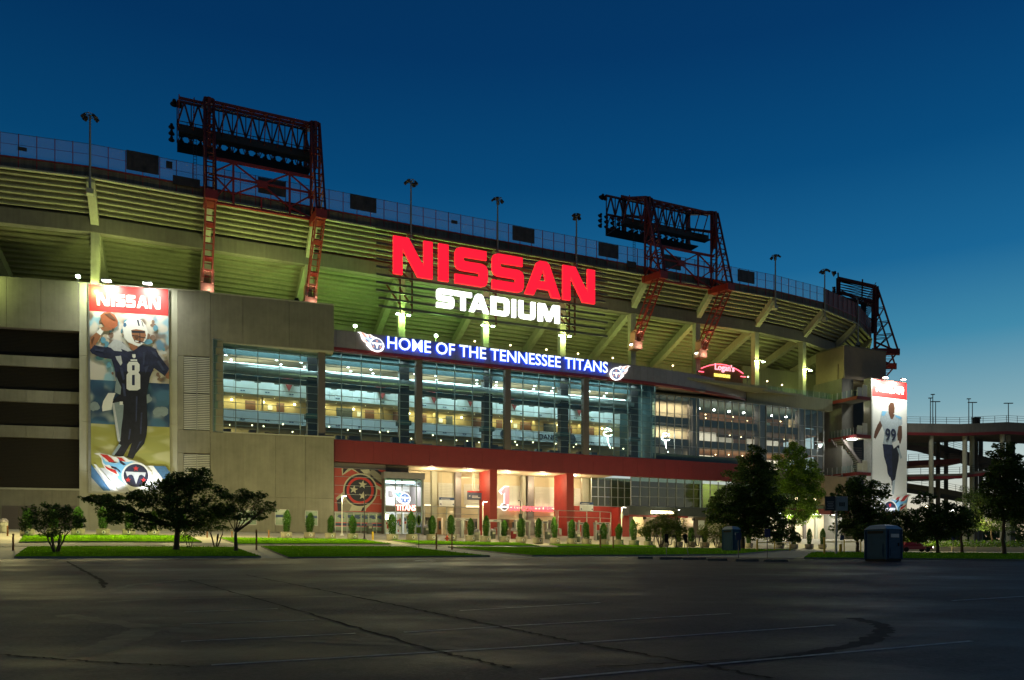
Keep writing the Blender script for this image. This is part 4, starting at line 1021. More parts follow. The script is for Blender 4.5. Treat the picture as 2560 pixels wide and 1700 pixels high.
E_LG = [emis('logo_lit_white', (1,1,.98), 1.6), emis('logo_lit_blue', (.62,.78,1), 1.0), emis('logo_lit_navy', (.16,.20,.36), .9), emis('logo_lit_red', (1,.42,.32), .9), emis('logo_lit_white', (1,1,.98), 1.6)]
for cx_, cy_, mir, lab in ((942, 862, 1, 'lit round emblem with trailing flames at the left end of the word sign'), (1540, 935, -1, 'lit round emblem with trailing flames at the right end of the word sign')):
    t_, z_ = fpt(cx_, cy_, -1.1); o = emblem(MB(), t_, z_, .86 if mir > 0 else .88, -1.0, .03, mir).build('emblem_sign', E_LG); o.matrix_world = FM; tag(o, lab, 'logo sign')

# neon restaurant sign on the terrace
nr = thing('neon_sign', 'arched wooden sign with red neon script Logan\'s and yellow ROADHOUSE letters', 'neon sign', FM)
dN = 1.2; a, b = ft(1752,dN), ft(1857,dN); zb_ = fpt(1805,942,dN)[1]; zt_ = fpt(1800,911,dN)[1]
arc = [(lerp(a,b,i/16), zb_+.9+(zt_-zb_-.9)*(1-((i-8)/8)**2)) for i in range(17)]
M_NW = mat('sign_boards', (.20,.13,.03), .7, .25, 3.0)
for i in range(16): MB().prism([(arc[i][0]+.01,29.3),(arc[i+1][0]-.01,29.3),arc[i+1],arc[i]], dN, dN+.3).build('board', M_NW, nr)
E_NEON = emis('neon_tube_red', (1,.10,.16), 3.5); E_NEONP = emis('neon_pink', (1,.42,.50), 1.5); E_YEL = emis('neon_yellow', (1,.85,.15), 1.6)
mb = MB()
for i in range(16):
    if i != 11: mb.tube((arc[i][0],dN-.1,arc[i][1]),(arc[i+1][0],dN-.1,arc[i+1][1]),.07,n=6)
mb.tube((a-.5,dN-.1,arc[0][1]-.5),(a+.5,dN-.1,arc[0][1]-.5),.07,n=6).tube((b-.5,dN-.1,arc[-1][1]-.5),(b+.5,dN-.1,arc[-1][1]-.5),.07,n=6); mb.build('neon_arch', E_NEON, nr)
me = text_mesh("Logan's", 1.35, .1, .03); me.materials.append(E_NEONP); o = link('neon_script', me, nr); o.location = (ft(1788,dN)-.2, dN-.1, fpt(1805,926,dN)[1]); 
me = text_mesh('ROADHOUSE', .52, .1, .02); me.materials.append(E_YEL); o = link('neon_letters', me, nr); o.location = (ft(1787,dN)-.2, dN-.1, fpt(1805,943,dN)[1]); o.scale = (1.0,1,1.25)
lamp('POINT', 'neon_glow', FM @ Vector(((a+b)/2, dN-.9, zt_+.2)), 80, (1,.12,.08), .4)
lamp('POINT', 'neon_glow', FM @ Vector(((a+b)/2, dN+1.4, zt_+1.2)), 420, (1,.16,.06), .4)
# glowing white strokes standing in for a neon reflection, right end of hall
for t_, z_, lab, d_ in ((43.6, 20.6, 'white glowing strokes standing for a neon reflection in the teal windows', 6.0), (52.6, 20.1, 'white glowing strokes standing for a neon reflection in the corner hall', 3.4)):
    mb = MB(); P_ = [(-.5,.9),(-.1,1.15),(.5,1.05),(.75,.8),(.1,.7),(-.6,.5),(-.7,.2),(-.2,-.05),(.4,.0),(.8,.15)]
    for p, q in zip(P_, P_[1:]): mb.tube((t_+p[0],d_,z_+p[1]),(t_+q[0],d_,z_+q[1]),.05,n=6)
    mb.tube((t_,d_,z_-.1),(t_+.1,d_,z_-1.0),.06,n=6); mb.tube((t_+.1,d_,z_-1.0),(t_+.5,d_,z_-1.9),.03,n=6)
    o = mb.build('neon_reflection', E_COOL); o.matrix_world = FM; tag(o, lab, 'neon sign')

# shop emblem and word
o = emblem(MB(), ft(1012,-1.5), fpt(1012,1246,-1.5)[1], .68, -1.45, .02).build('emblem_sign', [emis('shop_white',(1,1,1),1.6), emis('shop_blue',(.25,.55,1),1.3), emis('shop_navy',(.10,.2,.5),.9), emis('shop_lblue',(.5,.6,.9),1.0), emis('shop_white',(1,1,1),1.6)]); o.matrix_world = FM
tag(o, 'lit blue emblem with flames hung over the shop entrance', 'logo sign')
tt = thing('shop_word_sign', 'red outlined TITANS letters over the shop doors', 'sign', FM)
for dz, sz, mt, off_ in ((0, 1.0, emis('titans_red',(1,.16,.10),1.2), .06), (-.05, 1.0, emis('titans_white',(1,.95,.9),1.5), .012)):
    me = text_mesh('TITANS', .95, .06, off_); me.materials.append(mt); o = link('letters', me, tt); o.location = (ft(990,-1.6), -1.6+dz, fpt(1010,1276,-1.6)[1]); o.scale = (.82,1,1.05)
# east concourse sign and gate number
ec = thing('gate_sign', 'red lit EAST CONCOURSE letters with a tall pink figure 1 above', 'sign', FM)
me = text_mesh('EAST CONCOURSE', .92, .12, .05); xs_ = [v.co.x for v in me.vertices]; k_ = (ft(1382,5)-ft(1272,5))/(max(xs_)-min(xs_)); me.materials.append(emis('concourse_red',(1,.09,.12),2.2))
o = link('letters', me, ec); o.location = (ft(1272,4.9), 4.9, fpt(1320,1277,4.9)[1]); o.scale = (k_,1,1)
c0, cz_ = fpt(1262,1238,4.6)
ONE = [(-.1,-1.35),(.62,-1.35),(.62,1.25),(-.05,1.25),(-.85,.55),(-.45,.1),(-.1,.4)]
MB().prism([(c0+x*1.08, cz_+z*1.08-.02) for x, z in ONE], 4.6, 4.8).build('figure_edge', emis('one_edge',(1,.9,.92),1.2), ec)
MB().prism([(c0+.09+x*.90, cz_+z*.97) for x, z in ONE], 4.5, 4.58).build('figure', emis('one_face',(1,.20,.24),1.0), ec)
c1, cz1 = fpt(1261,1267,4.6); MB().prism([(c1+x, cz1+z) for x, z in circ(.58)], 4.6, 4.7).build('disc', emis('one_edge',(1,.9,.92),1.2), ec); MB().prism([(c1+x, cz1+z) for x, z in circ(.46)], 4.55, 4.59).build('disc', mat('disc_grey',(.2,.22,.26)), ec)
MB().prism([(c1+x, cz1+z) for x, z in [(-.5,-.12),(.5,-.12),(.5,.12),(-.5,.12)]], 4.45, 4.54).build('bar', emis('one_edge',(1,.9,.92),1.2), ec)
# hung wayfinding sign and information boards
hs = thing('hanging_sign', 'blue hanging wayfinding sign with red top edge left of the first red pier', 'sign', FM)
a, z1 = fpt(1169,1227,3); b, z0 = fpt(1206,1250,3)
MB().box(a,b,3,3.15,z0,z1-.2).build('board', mat('sign_slate',(.07,.10,.16)), hs); MB().box(a,b,2.98,3.16,z1-.2,z1).build('top_edge', mat('sign_red',(.45,.05,.05)), hs)
for t_ in (a+.8, a+1.1): MB().tube((t_,3.05,z1),(t_,3.05,S_Z),.05).build('hanger', M_PALE, hs)
M_TXT = mat('sign_text_white',(.7,.7,.7))
for i, (u, v, w_) in enumerate(((.3,.45,.4),(.3,.25,.55),(.1,.45,.08))): MB().box(lerp(a,b,u), lerp(a,b,u+w_), 2.985, 3.0, lerp(z0,z1-.2,v), lerp(z0,z1-.2,v+.1)).build('text_line', M_TXT, hs)
for x0, x1, y0, y1, d, lab in ((1098,1136,1243,1266,4.2,'white information board with navy heading left of the first red pier'), (1450,1483,1255,1278,1.0,'white information board with navy heading above the red wall')):
    b_ = thing('information_board', lab, 'sign', FM, 'information boards at the entrance'); a, z1 = fpt(x0,y0,d); b, z0 = fpt(x1,y1,d)
    MB().box(a,b,d,d+.1,z0,z1).build('board', M_WHITE, b_); MB().box(a,b,d-.03,d-.005,z1-.36,z1).build('heading', PB[0], b_)
    for i in range(4): MB().box(lerp(a,b,.2),lerp(a,b,.8),d-.02,d-.005,z0+.15+i*.16,z0+.19+i*.16).build('text_line', M_LOUVRE, b_)
    MB().box(lerp(a,b,.1),lerp(a,b,.7),d-.05,d-.032,z1-.28,z1-.2).build('text_line', M_TXT, b_)
    for u in (.03,.85): MB().prism([(lerp(a,b,u),z0+.3),(lerp(a,b,u+.12),z0+.1),(lerp(a,b,u+.1),z0+.4)], d-.03, d-.005).build('mark', PB[0], b_)
    MB().tube((a+.3,d+.05,z1),(a+.3,d+.05,13.7),.03).tube((b-.3,d+.05,z1),(b-.3,d+.05,13.7),.03).build('hanger', M_PALE, b_)
# marquee bulbs
mq = thing('marquee_sign', 'row of glaring warm bulb letters on the dark canopy', 'sign', FM)
for i in range(10):
    t_ = lerp(ft(1630,-1.3), ft(1682,-1.3), i/9); MB().box(t_-.14,t_+.14,-1.4,-1.2,8.2+.05*(i % 2),8.65).build('bulb_letter', emis('marquee',(1,.82,.45),6), mq)
MB().box(ft(1628,-1.2), ft(1684,-1.2), -1.2, -1.0, 8.1, 8.7).build('backing', M_BLACK, mq)

# ------------------------------------------------------------------ mural
mu = thing('mural', 'red navy and cream mural with three stars in a ring on the entrance wall', 'mural', FM)
MC = [mat('mural_red',(.36,.05,.04),.6,.08), mat('mural_navy',(.014,.014,.028),.6,.1), mat('mural_cream',(.42,.40,.30),.6,.08), mat('mural_taupe',(.22,.20,.16),.6,.08), mat('mural_bright_red',(.42,.025,.025),.6,.06)]
def mpt(p): x, z = fpt(820+p[0]/6.817, 1150+p[1]/6.817, .1); return (min(max(x, -.02), ft(963.5,.1)), min(max(z, 7.5), 13.03))
mb = MB(); mb.prism([(0-.05,7.5),(ft(963.5,.1),7.5),(ft(963.5,.1),13.03),(-.05,13.03)], .05, .25, 0)
def mput(pts, k, m): mb.prism([mpt(p) for p in pts], .05-.012*k, .05-.012*(k-1)-.002, m)
mput([(230,145),(430,145),(545,240),(400,160),(240,265)], 1, 2); mput([(255,145),(340,145),(255,235)], 2, 1)
mput([(420,150),(985,160),(985,470),(730,330),(600,275),(560,235)], 1, 1); mput([(545,165),(700,160),(720,230),(620,235)], 2, 2); mput([(600,275),(740,170),(790,175),(985,320),(985,450),(820,330),(720,240),(720,330)], 2, 3); mput([(800,170),(985,300),(985,160)], 3, 1); mput([(840,165),(985,265),(985,160)], 4, 0)
mput([(130,650),(260,540),(330,650),(250,720),(150,680)], 1, 2); mput([(150,690),(250,610),(250,870),(165,870)], 2, 1); mput([(250,740),(330,640),(500,740),(560,870),(250,870)], 2, 3); mput([(360,870),(420,740),(600,760),(560,870)], 3, 2); mput([(600,740),(760,720),(650,830),(640,870),(560,870)], 3, 2); mput([(610,760),(640,770),(600,870),(560,870)], 4, 1)
mput([(780,400),(915,480),(910,600),(985,560),(985,640),(890,670),(890,520),(790,470)], 3, 2)
def mc(r, n=36): return [(545+r*cos(2*pi*i/n), 520+r*sin(2*pi*i/n)) for i in range(n)]
mput(mc(292), 5, 2); mput(mc(268), 6, 1); mput(mc(232), 7, 4); mput(mc(190), 8, 1)
for cx_, cy_ in ((585,420),(435,505),(590,610)): mput([(cx_+(75 if i % 2 == 0 else 31)*sin(pi*i/5+.15), cy_-(75 if i % 2 == 0 else 31)*cos(pi*i/5+.15)) for i in range(10)], 9, 2)
mb.build('print', MC, mu)
for i in range(6): MB().box(-.05, ft(963.5,.1), -.12, -.07, 7.48+i*1.105-.02, 7.48+i*1.105+.03).build('trim', M_GALV, mu)

# ------------------------------------------------------------------ player posters
def poster(fr, corners, name, lab):
    return thing(name, lab, 'poster', fr)
SK = mat('print_skin',(.26,.11,.05),.5,.08); SKD = mat('print_skin_dark',(.10,.042,.020),.5,.1); NV = mat('print_navy',(.012,.016,.045),.5,.6,1.6); NB = mat('print_black',(.008,.009,.016),.5,.6,1.4); GR = mat('print_grey_blue',(.20,.26,.28),.5,.1)
WH = mat('print_white',(.66,.68,.66),.5,.05); PRED = mat('print_red',(.42,.018,.018),.5,.04); BALL = mat('print_ball',(.30,.09,.035),.5,.15); BLU = mat('print_blue',(.04,.12,.24),.5,.2); LBL = mat('print_light_blue',(.16,.42,.68),.5,.08); SILV = mat('print_silver',(.42,.45,.48),.5,.12)
def bgmat(name, cols, scale, zs=1.0):
    """soft out-of-focus print: colours laid over one another through slow noise"""
    m, t, b = _nodes(name); N = t.nodes.new; Lk = t.links.new; b.inputs['Roughness'].default_value = .5
    co = N('ShaderNodeTexCoord'); prev = None
    for i, c in enumerate(cols):
        rgb = N('ShaderNodeRGB'); rgb.outputs[0].default_value = (*c, 1)
        if prev is None: prev = rgb.outputs[0]; continue
        mp = N('ShaderNodeMapping'); mp.inputs['Location'].default_value = (i*7.3, i*3.1, i*5.7); mp.inputs['Scale'].default_value = (scale, scale, scale*zs); Lk(co.outputs['Object'], mp.inputs[0])
        n = N('ShaderNodeTexNoise'); n.inputs['Scale'].default_value = 1.0; n.inputs['Detail'].default_value = .6; Lk(mp.outputs[0], n.inputs['Vector'])
        r = N('ShaderNodeMapRange'); r.interpolation_type = 'SMOOTHSTEP'; r.inputs['From Min'].default_value = .47; r.inputs['From Max'].default_value = .62; Lk(n.outputs['Fac'], r.inputs['Value'])
        mx = N('ShaderNodeMix'); mx.data_type = 'RGBA'; Lk(r.outputs[0], mx.inputs[0]); Lk(prev, mx.inputs[6]); Lk(rgb.outputs[0], mx.inputs[7]); prev = mx.outputs[2]
    Lk(prev, b.inputs['Base Color']); MATS[name] = m; return m
CROWD = bgmat('blurred_crowd_print', [(.40,.37,.30),(.12,.24,.36),(.52,.47,.38),(.16,.12,.09),(.24,.42,.52),(.55,.53,.48)], .7)
BOARD = bgmat('blurred_board_print', [(.025,.07,.14),(.26,.32,.32),(.02,.05,.11),(.05,.13,.22)], .5)
FIELD = bgmat('blurred_field_print', [(.26,.27,.07),(.30,.30,.08),(.40,.40,.20),(.27,.27,.06)], .3, 3.0)
POSTM = [PRED, WH, CROWD, BOARD, FIELD, NV, NB, GR, SK, SKD, BALL, BLU, LBL, SILV]
PI_ = {m.name: i for i, m in enumerate(POSTM)}
class Print:
    def __init__(s, fr, d): s.fr = fr; s.d = d; s.mb = MB(); s.k = 0; s.map = lambda p: p
    def put(s, pts, m, up=1):
        s.k += up
        s.mb.prism([fr_pt(s.fr, *s.map(p), s.d) for p in pts], s.d-.0015*s.k, s.d-.0015*s.k+.0011, POSTM.index(m)); return s
p1 = Print(FB, -.2)
ps = thing('player_poster', 'tall lit poster of a football player in navy jersey 8 throwing, on the concrete wing', 'poster', FB)
TL, TR_, BR, BL = (222.5,711), (420,724), (426,1236), (229,1228)
def inP(u, v): a = (lerp(TL[0],TR_[0],u), lerp(TL[1],TR_[1],u)); b = (lerp(BL[0],BR[0],u), lerp(BL[1],BR[1],u)); return (lerp(a[0],b[0],v), lerp(a[1],b[1],v))
def rect(u0,v0,u1,v1): return [inP(u0,v0),inP(u1,v0),inP(u1,v1),inP(u0,v1)]
p1.put(rect(0,0,1,.128), PRED); p1.put(rect(0,.128,1,.46), CROWD, 0); p1.put(rect(0,.46,1,.672), BOARD, 0); p1.put(rect(0,.672,1,.885), FIELD, 0); p1.put(rect(0,.885,1,1), SILV, 0)
crowd_r = random.Random(4)
CT = [mat('crowd_tan',(.45,.40,.31),.5,.1), mat('crowd_teal',(.10,.27,.38),.5,.1), mat('crowd_brown',(.20,.13,.09),.5,.1), mat('crowd_pale',(.50,.52,.50),.5,.1)]
POSTM += CT
for i in range(46):
    u, v = crowd_r.uniform(.05,.95), crowd_r.uniform(.16,.44); q = inP(u, v); rr_ = crowd_r.uniform(3.5, 8.5)
    if i % 2 == 0: p1.put([(q[0]+rr_*1.5*cos(2*pi*j/12), q[1]+rr_*1.7+rr_*.9*sin(2*pi*j/12)) for j in range(12)], CT[crowd_r.randrange(4)])
    p1.put([(q[0]+rr_*.8*cos(2*pi*j/12), q[1]+rr_*sin(2*pi*j/12)) for j in range(12)], CT[crowd_r.randrange(3)])
for u in (.06,.28,.30,.72,.86,.93):
    q = inP(u, crowd_r.uniform(.49,.6)); p1.put([(q[0]+crowd_r.uniform(9,16)*cos(2*pi*j/12), q[1]+crowd_r.uniform(9,14)*sin(2*pi*j/12)) for j in range(12)], GR)
c6 = lambda p: (210+p[0]/5.81, 690+p[1]/5.81); c7 = lambda p: (210+p[0]/4.9, 930+p[1]/4.9); cz6 = lambda p: (p[0]/2.239, 650+p[1]/2.239)
p1.map = c7
p1.put([(92,1130),(330,1455),(240,1455),(92,1290)], BLU); p1.put([(850,1150),(1000,1155),(1055,1230),(1055,1330),(980,1320)], BLU); p1.put([(120,1130),(150,1130),(420,1455),(380,1455)], WH)
p1.put([(380,1140),(850,1150),(980,1330),(960,1455),(560,1455)], WH, 0)
p1.map = c6
p1.put([(88,1000),(95,900),(200,810),(262,860),(200,960),(140,1060),(95,1075)], SK); p1.put([(185,820),(240,760),(290,800),(245,868)], WH); p1.put([(240,755),(300,735),(400,765),(420,790),(300,805),(262,790)], SK)
p1.put([(240,580),(290,530),(380,525),(450,570),(495,650),(490,730),(440,765),(370,770),(300,735),(260,670)], BALL)
p1.put([(640,970),(780,1020),(790,1090),(740,1110),(680,1060)], SK)
p1.put([(90,1085),(150,1010),(330,1040),(420,1000),(560,960),(700,1100),(830,1020),(960,1035),(1050,1060),(1090,1150),(1240,1350),(1180,1460),(1020,1340),(960,1480),(940,1600),(480,1600),(450,1350),(400,1210),(250,1190),(120,1130)], NV)
p1.put([(345,1030),(440,925),(540,950),(700,1090),(640,1100),(540,1060),(560,1100),(440,1090),(400,1050)], SILV); p1.put([(460,1170),(540,1160),(560,1270),(535,1305),(480,1220)], SILV, 0)
p1.put([(1185,1440),(1240,1380),(1240,1500),(1200,1490)], SK, 0)
p1.put([(563,760),(590,680),(660,620),(750,612),(840,650),(900,720),(930,810),(920,900),(870,980),(800,1030),(720,1000),(640,960),(590,900)], WH)
p1.put([(690,790),(760,775),(890,800),(905,870),(870,950),(800,985),(740,960),(700,880)], SK); p1.put([(690,795),(890,805),(885,835),(700,830)], NB); p1.put([(770,640),(795,640),(815,730),(795,730)], NV, 0); p1.put([(835,655),(850,665),(870,740),(858,735)], NV, 0); p1.put([(700,860),(905,900),(905,912),(700,875)], NB, 0); p1.put([(730,930),(880,965),(875,978),(735,945)], NB, 0); p1.put([(810,830),(820,830),(825,990),(812,990)], NB, 0)
p1.put([(580,690),(610,680),(625,720),(600,750),(575,735)], BLU, 0)
p1.put([(705,1140),(750,1140),(755,1185),(730,1200),(705,1180)], WH); p1.put([(680,1215),(775,1215),(775,1240),(680,1240)], WH, 0)
p1.map = c7
p1.put([(400,0),(820,0),(790,180),(770,290),(775,480),(780,640),(770,760),(740,880),(640,1000),(600,1070),(530,1045),(560,960),(590,870),(560,900),(480,1040),(340,1020),(430,880),(455,800),(400,560),(345,380),(380,330),(450,270),(440,160),(405,60)], NB)
p1.put([(345,385),(430,370),(490,400),(480,560),(460,700),(455,790),(440,870),(415,840),(380,620)], GR); p1.put([(350,385),(375,385),(450,850),(420,850)], SILV); p1.put([(400,60),(460,190),(450,280),(380,250)], GR, 0); p1.put([(430,880),(460,900),(370,1030),(340,1020)], GR, 0)
p1.put([(300,260),(390,260),(360,340),(340,465),(230,485),(225,430),(240,360)], WH); p1.put([(440,365),(480,365),(480,405),(440,405)], WH, 0)
for z0, z1 in ((-60, 0),):
    p1.map = c6
    p1.put([(660,1250),(780,1250),(812,1290),(812,1380),(795,1405),(822,1440),(822,1640),(780,1665),(660,1665),(622,1640),(622,1440),(650,1405),(632,1380),(632,1290)], WH)
    p1.put([(702,1300),(740,1300),(740,1375),(702,1375)], NV); p1.put([(702,1440),(742,1440),(742,1590),(702,1590)], NV, 0)
FOLD = mat('print_navy_fold',(.030,.038,.085),.5,.4,2.0); POSTM.append(FOLD)
p1.map = c6
for f in ([(860,1110),(900,1105),(880,1300),(860,1290)],[(970,1080),(1050,1110),(1080,1200),(1000,1130)],[(520,1330),(560,1330),(600,1500),(570,1520)],[(880,1330),(950,1300),(900,1420)],[(160,1060),(300,1075),(280,1110),(170,1090)],[(1090,1230),(1180,1370),(1150,1380),(1060,1250)]): p1.put(f, FOLD, 1 if f[0][0] == 860 else 0)
p1.map = c7
for f in ([(470,140),(500,150),(520,300),(490,300)],[(640,300),(660,300),(650,600),(635,620)],[(700,500),(720,500),(705,760),(690,760)],[(560,700),(580,700),(560,830),(545,830)],[(680,860),(720,840),(640,960)]): p1.put(f, FOLD, 0)
p1.map = c6
p1.put([(740,860),(790,862),(800,900),(770,930),(735,900)], SKD); p1.put([(745,940),(800,950),(790,965),(750,958)], WH, 0); p1.put([(110,930),(150,880),(160,900),(125,990)], SKD, 0); p1.put([(300,560),(380,545),(470,640),(440,650)], SKD, 0)
p1.mb.build('print', POSTM, ps)
x0_, z1_ = fr_pt(FB, 222.5, 712, -.2); x1_, _ = fr_pt(FB, 421, 724, -.2); z0_ = fr_pt(FB, 229, 1230, -.2)[1]
MB().box(x0_-.08, x1_+.08, -.16, .08, z0_-.1, z1_+.1).build('backing', M_GALV, ps)
mb = MB()
for ch, u0, u1 in zip('NISSAN', (.095,.275,.34,.465,.60,.755), (.255,.325,.455,.585,.745,.90)):
    p = inP(u0,.095); q = inP(u1,.036); a_, za = fr_pt(FB, *p, -.3); b_, zb_2 = fr_pt(FB, *q, -.3)
    zlo = fr_pt(FB, *inP(.5,.098), -.3)[1]; zhi = fr_pt(FB, *inP(.5,.038), -.3)[1]
    glyph(mb, ch, a_, b_, zlo, zhi, -.235, -.215)
mb.build('lettering', WH, ps)
cx_, cz_ = fr_pt(FB, *c7((640,1270)), -.3); emblem(MB(), cx_, cz_, 160/4.9*93/F_PX, -.40, .008).build('emblem', [WH, LBL, NV, PRED, SILV], ps)

FP = FM @ Matrix.Translation((0, -.2, 0))
py = thing('poster_pylon', 'tall lit white poster pylon with a player in white jersey 99 at right', 'poster', FP)
a, z1 = fr_pt(FP, 2181, 946); b, _ = fr_pt(FP, 2267, 956); z0 = fr_pt(FP, 2182, 1300)[1]
MB().box(a-.25, b+.12, .12, 1.6, ZB-1, z1+.15).build('pylon_body', M_PALE, py); MB().box(a-.27, a-.05, -.02, 1.62, z0, z1+.1).build('edge_trim', M_GALV, py)
p2 = Print(FP, 0); cb = lambda p: (2150+p[0]/3.92, 920+p[1]/3.92)
p2.map = lambda p: p
HZ1 = fr_pt(FP, 2181, 990)[1]
p2.mb.prism([(a,z0),(b,z0),(b,HZ1-.0),(a,HZ1)], -.004, .1, POSTM.index(WH)); p2.mb.prism([(a,HZ1+.002),(b,HZ1+.002),(b,z1),(a,z1)], -.004, .1, POSTM.index(PRED)); p2.map = cb; p2.k = 5
p2.put([(205,500),(222,560),(180,640),(150,700),(132,690),(145,620),(170,560)], SKD); p2.put([(120,680),(150,690),(140,740),(125,735)], WH); p2.put([(375,560),(410,570),(412,680),(395,745),(370,720),(362,640)], SKD)
p2.put([(215,420),(280,425),(330,455),(410,480),(415,550),(375,575),(365,640),(350,740),(300,760),(225,740),(240,640),(215,560),(195,510),(205,440)], mat('print_jersey',(.46,.52,.56),.5,.12)) if False else None
JER = mat('print_jersey', (.36,.43,.48), .5, .2); POSTM.append(JER)
p2.put([(215,420),(280,425),(330,455),(410,480),(415,550),(375,575),(365,640),(350,740),(300,760),(225,740),(240,640),(215,560),(195,510),(205,440)], JER)
p2.put([(280,440),(340,455),(320,500),(300,500)], SKD); p2.put([(278,370),(300,335),(330,345),(340,390),(335,440),(305,470),(280,440)], SKD)
p2.put([(222,745),(385,760),(375,880),(360,960),(350,1060),(330,1160),(310,1150),(290,1075),(270,1030),(262,960),(235,870)], NV); p2.put([(310,780),(385,770),(378,900),(350,1050),(325,1150),(315,960)], NB)
p2.put([(295,1070),(308,1110),(308,1250),(280,1240),(270,1060)], WH); p2.put([(318,1110),(345,1090),(330,1240),(312,1230)], JER); p2.put([(360,780),(385,790),(412,880),(395,890)], JER); p2.put([(310,730),(380,710),(385,745),(330,790)], WH)
p2.put([(218,422),(262,425),(235,470),(210,465)], LBL); p2.put([(345,458),(405,480),(400,505),(350,480)], LBL, 0)
p2.mb.build('print', POSTM, py)
me = text_mesh('99', 3.3, .02, .06); me.materials.append(NV); o = link('number', me, py); xs_ = [v.co.x for v in me.vertices]
c_, cz2 = fr_pt(FP, *cb((243,705))); o.location = (c_, -.06, cz2); o.scale = ((fr_pt(FP, *cb((348,600)))[0]-c_)/(max(xs_)-min(xs_)), 1, 2.1/2.35)
mb = MB()
for ch, u0, u1 in zip('NISSAN', (.095,.275,.34,.465,.60,.755), (.255,.325,.455,.585,.745,.90)): glyph(mb, ch, lerp(a,b,u0), lerp(a,b,u1), lerp(z1,HZ1,.72), lerp(z1,HZ1,.28), -.06, -.04)
mb.build('lettering', WH, py)
cx_, cz_ = fr_pt(FP, *cb((290,1400))); emblem(MB(), cx_, cz_, 1.9, -.06, .01, -1).build('emblem', [WH, LBL, NV, PRED, SILV], py)
MB().prism([(b-2.6,z0),(b-.1,z0+2.8),(b-.1,z0+4.4),(b-3.6,z0)], -.03, -.02).build('stripe', NV, py)
# poster lights on brackets
PLIGHT = []
for fr, lst, zz, lab in ((FB, ((268,703),(370,710)), None, 'player poster on the wing'), (FP, ((2211,944),(2256,949)), None, 'white poster pylon')):
    for i, (x, y) in enumerate(lst):
        t_, z_ = fr_pt(fr, x, y, -.8); o = thing('poster_light', ('left' if i == 0 else 'right')+' bracket floodlight on top of the '+lab, 'floodlight', fr @ Matrix.Translation((t_, 0, z_)), 'bracket lights above the posters')
        MB().box(-.5,.5,-1.2,-.75,-.05,.18).build('housing', M_GALV, o); MB().box(-.45,.45,-1.15,-.8,-.09,-.055).build('lens', E_WHITE, o); MB().bar((0,-.9,.05),(0,.2,-.25),.06).build('arm', M_GALV, o)
        PLIGHT.append((fr, t_, z_))
# ================================================================== stair tower on the right
st = thing('stair_tower', 'open concrete stair tower with red edged landings between the corner hall and the pylon', 'building', FM)
M_STC = mat('stair_concrete', (.12, .115, .10), .85, .2, .9, streak=.4)
M_BRN = mat('brown_stucco', (.22, .17, .12), .85, .1, 1.0)
tc = ft(2110, 2.0)                                   # near corner of the brown box
def dof(x, t):
    lo, hi = -10, 40
    for _ in range(40):
        m = (lo+hi)/2; w = fw(t, m); px = 1280+F_PX*w.x/w.y
        if px > x: lo = m
        else: hi = m
    return lo
d0, d1 = 2.0, dof(2040, tc)
tR = ft(2215, 2.0)
zt = fpt(2110, 865, d0)[1]; zbx = fpt(2110, 947, d0)[1]
MB().box(tc, tR, d0, d1, zbx, zt).build('upper_box', M_BRN, st)
MB().box(tc-.25, tc, d0+1.2, d1-.2, zbx-.8, zbx+2.8).build('box_projection', M_BRN, st)
MB().box(tc-.1, tR+.1, d0-.1, d1+.1, zt, zt+.2).build('coping', M_STC, st)
MB().box(tc+.05, tR, d0+.3, d1-.1, zbx-.3, zbx-.02).build('soffit', M_CREAM, st)
MB().box(tc-.6, tc+2.1, d1-6.5, d1, ZB, zbx).build('shaft_wall', M_STC, st)
MB().box(tc+2.1, tR+3, d1-1, d1, ZB, zbx-.3).build('rear_wall', M_DARKIN, st)
tb_ = ft(2142, -2); tL = ft(2176, -2)
LZ = [29.0, 22.5, 16.1]
for i, z in enumerate(LZ):
    tl = ft(2142, -2); dfar = dof((2035, 2072, 2034)[i], tl)
    MB().box(tl, tL, -2, dfar, z-.42, z-.02).build('landing', M_STC, st)
    MB().box(tl-.12, tl-.005, -2.12, dfar, z-.5, z+.06).build('red_edge', M_REDPANEL, st); MB().box(tl-.12, tL, -2.12, -2.005, z-.5, z+.06).build('red_edge', M_REDPANEL, st)
    n = 9
    for j in range(n):
        a, b = lerp(-2, dfar, j/n), lerp(-2, dfar, (j+1)/n)
        MB().add([(tl,a+.06,z+.12),(tl,b-.06,z+.12),(tl,b-.06,z+1.25),(tl,a+.06,z+1.25)], [(0,1,2,3)]).build('guard_pane', M_GLASS, st); MB().box(tl-.03,tl+.03,a-.03,a+.03,z,z+1.3).build('guard_post', M_GALV, st)
    for j in range(2):
        a = tl+.3+j*1.2; MB().box(a, a+1.1, -1.9, -1.84, z+.1, z+2.1-.5*(j == 0)).build('screen_panel', M_LOUVRE, st)
    MB().box(tl+.2, tL-.2, -1.6, dfar-.4, z-.50, z-.43).build('landing_soffit', M_PALE if i == 1 else M_STC, st)  # middle soffit paler: its lamplight is put into the concrete colour
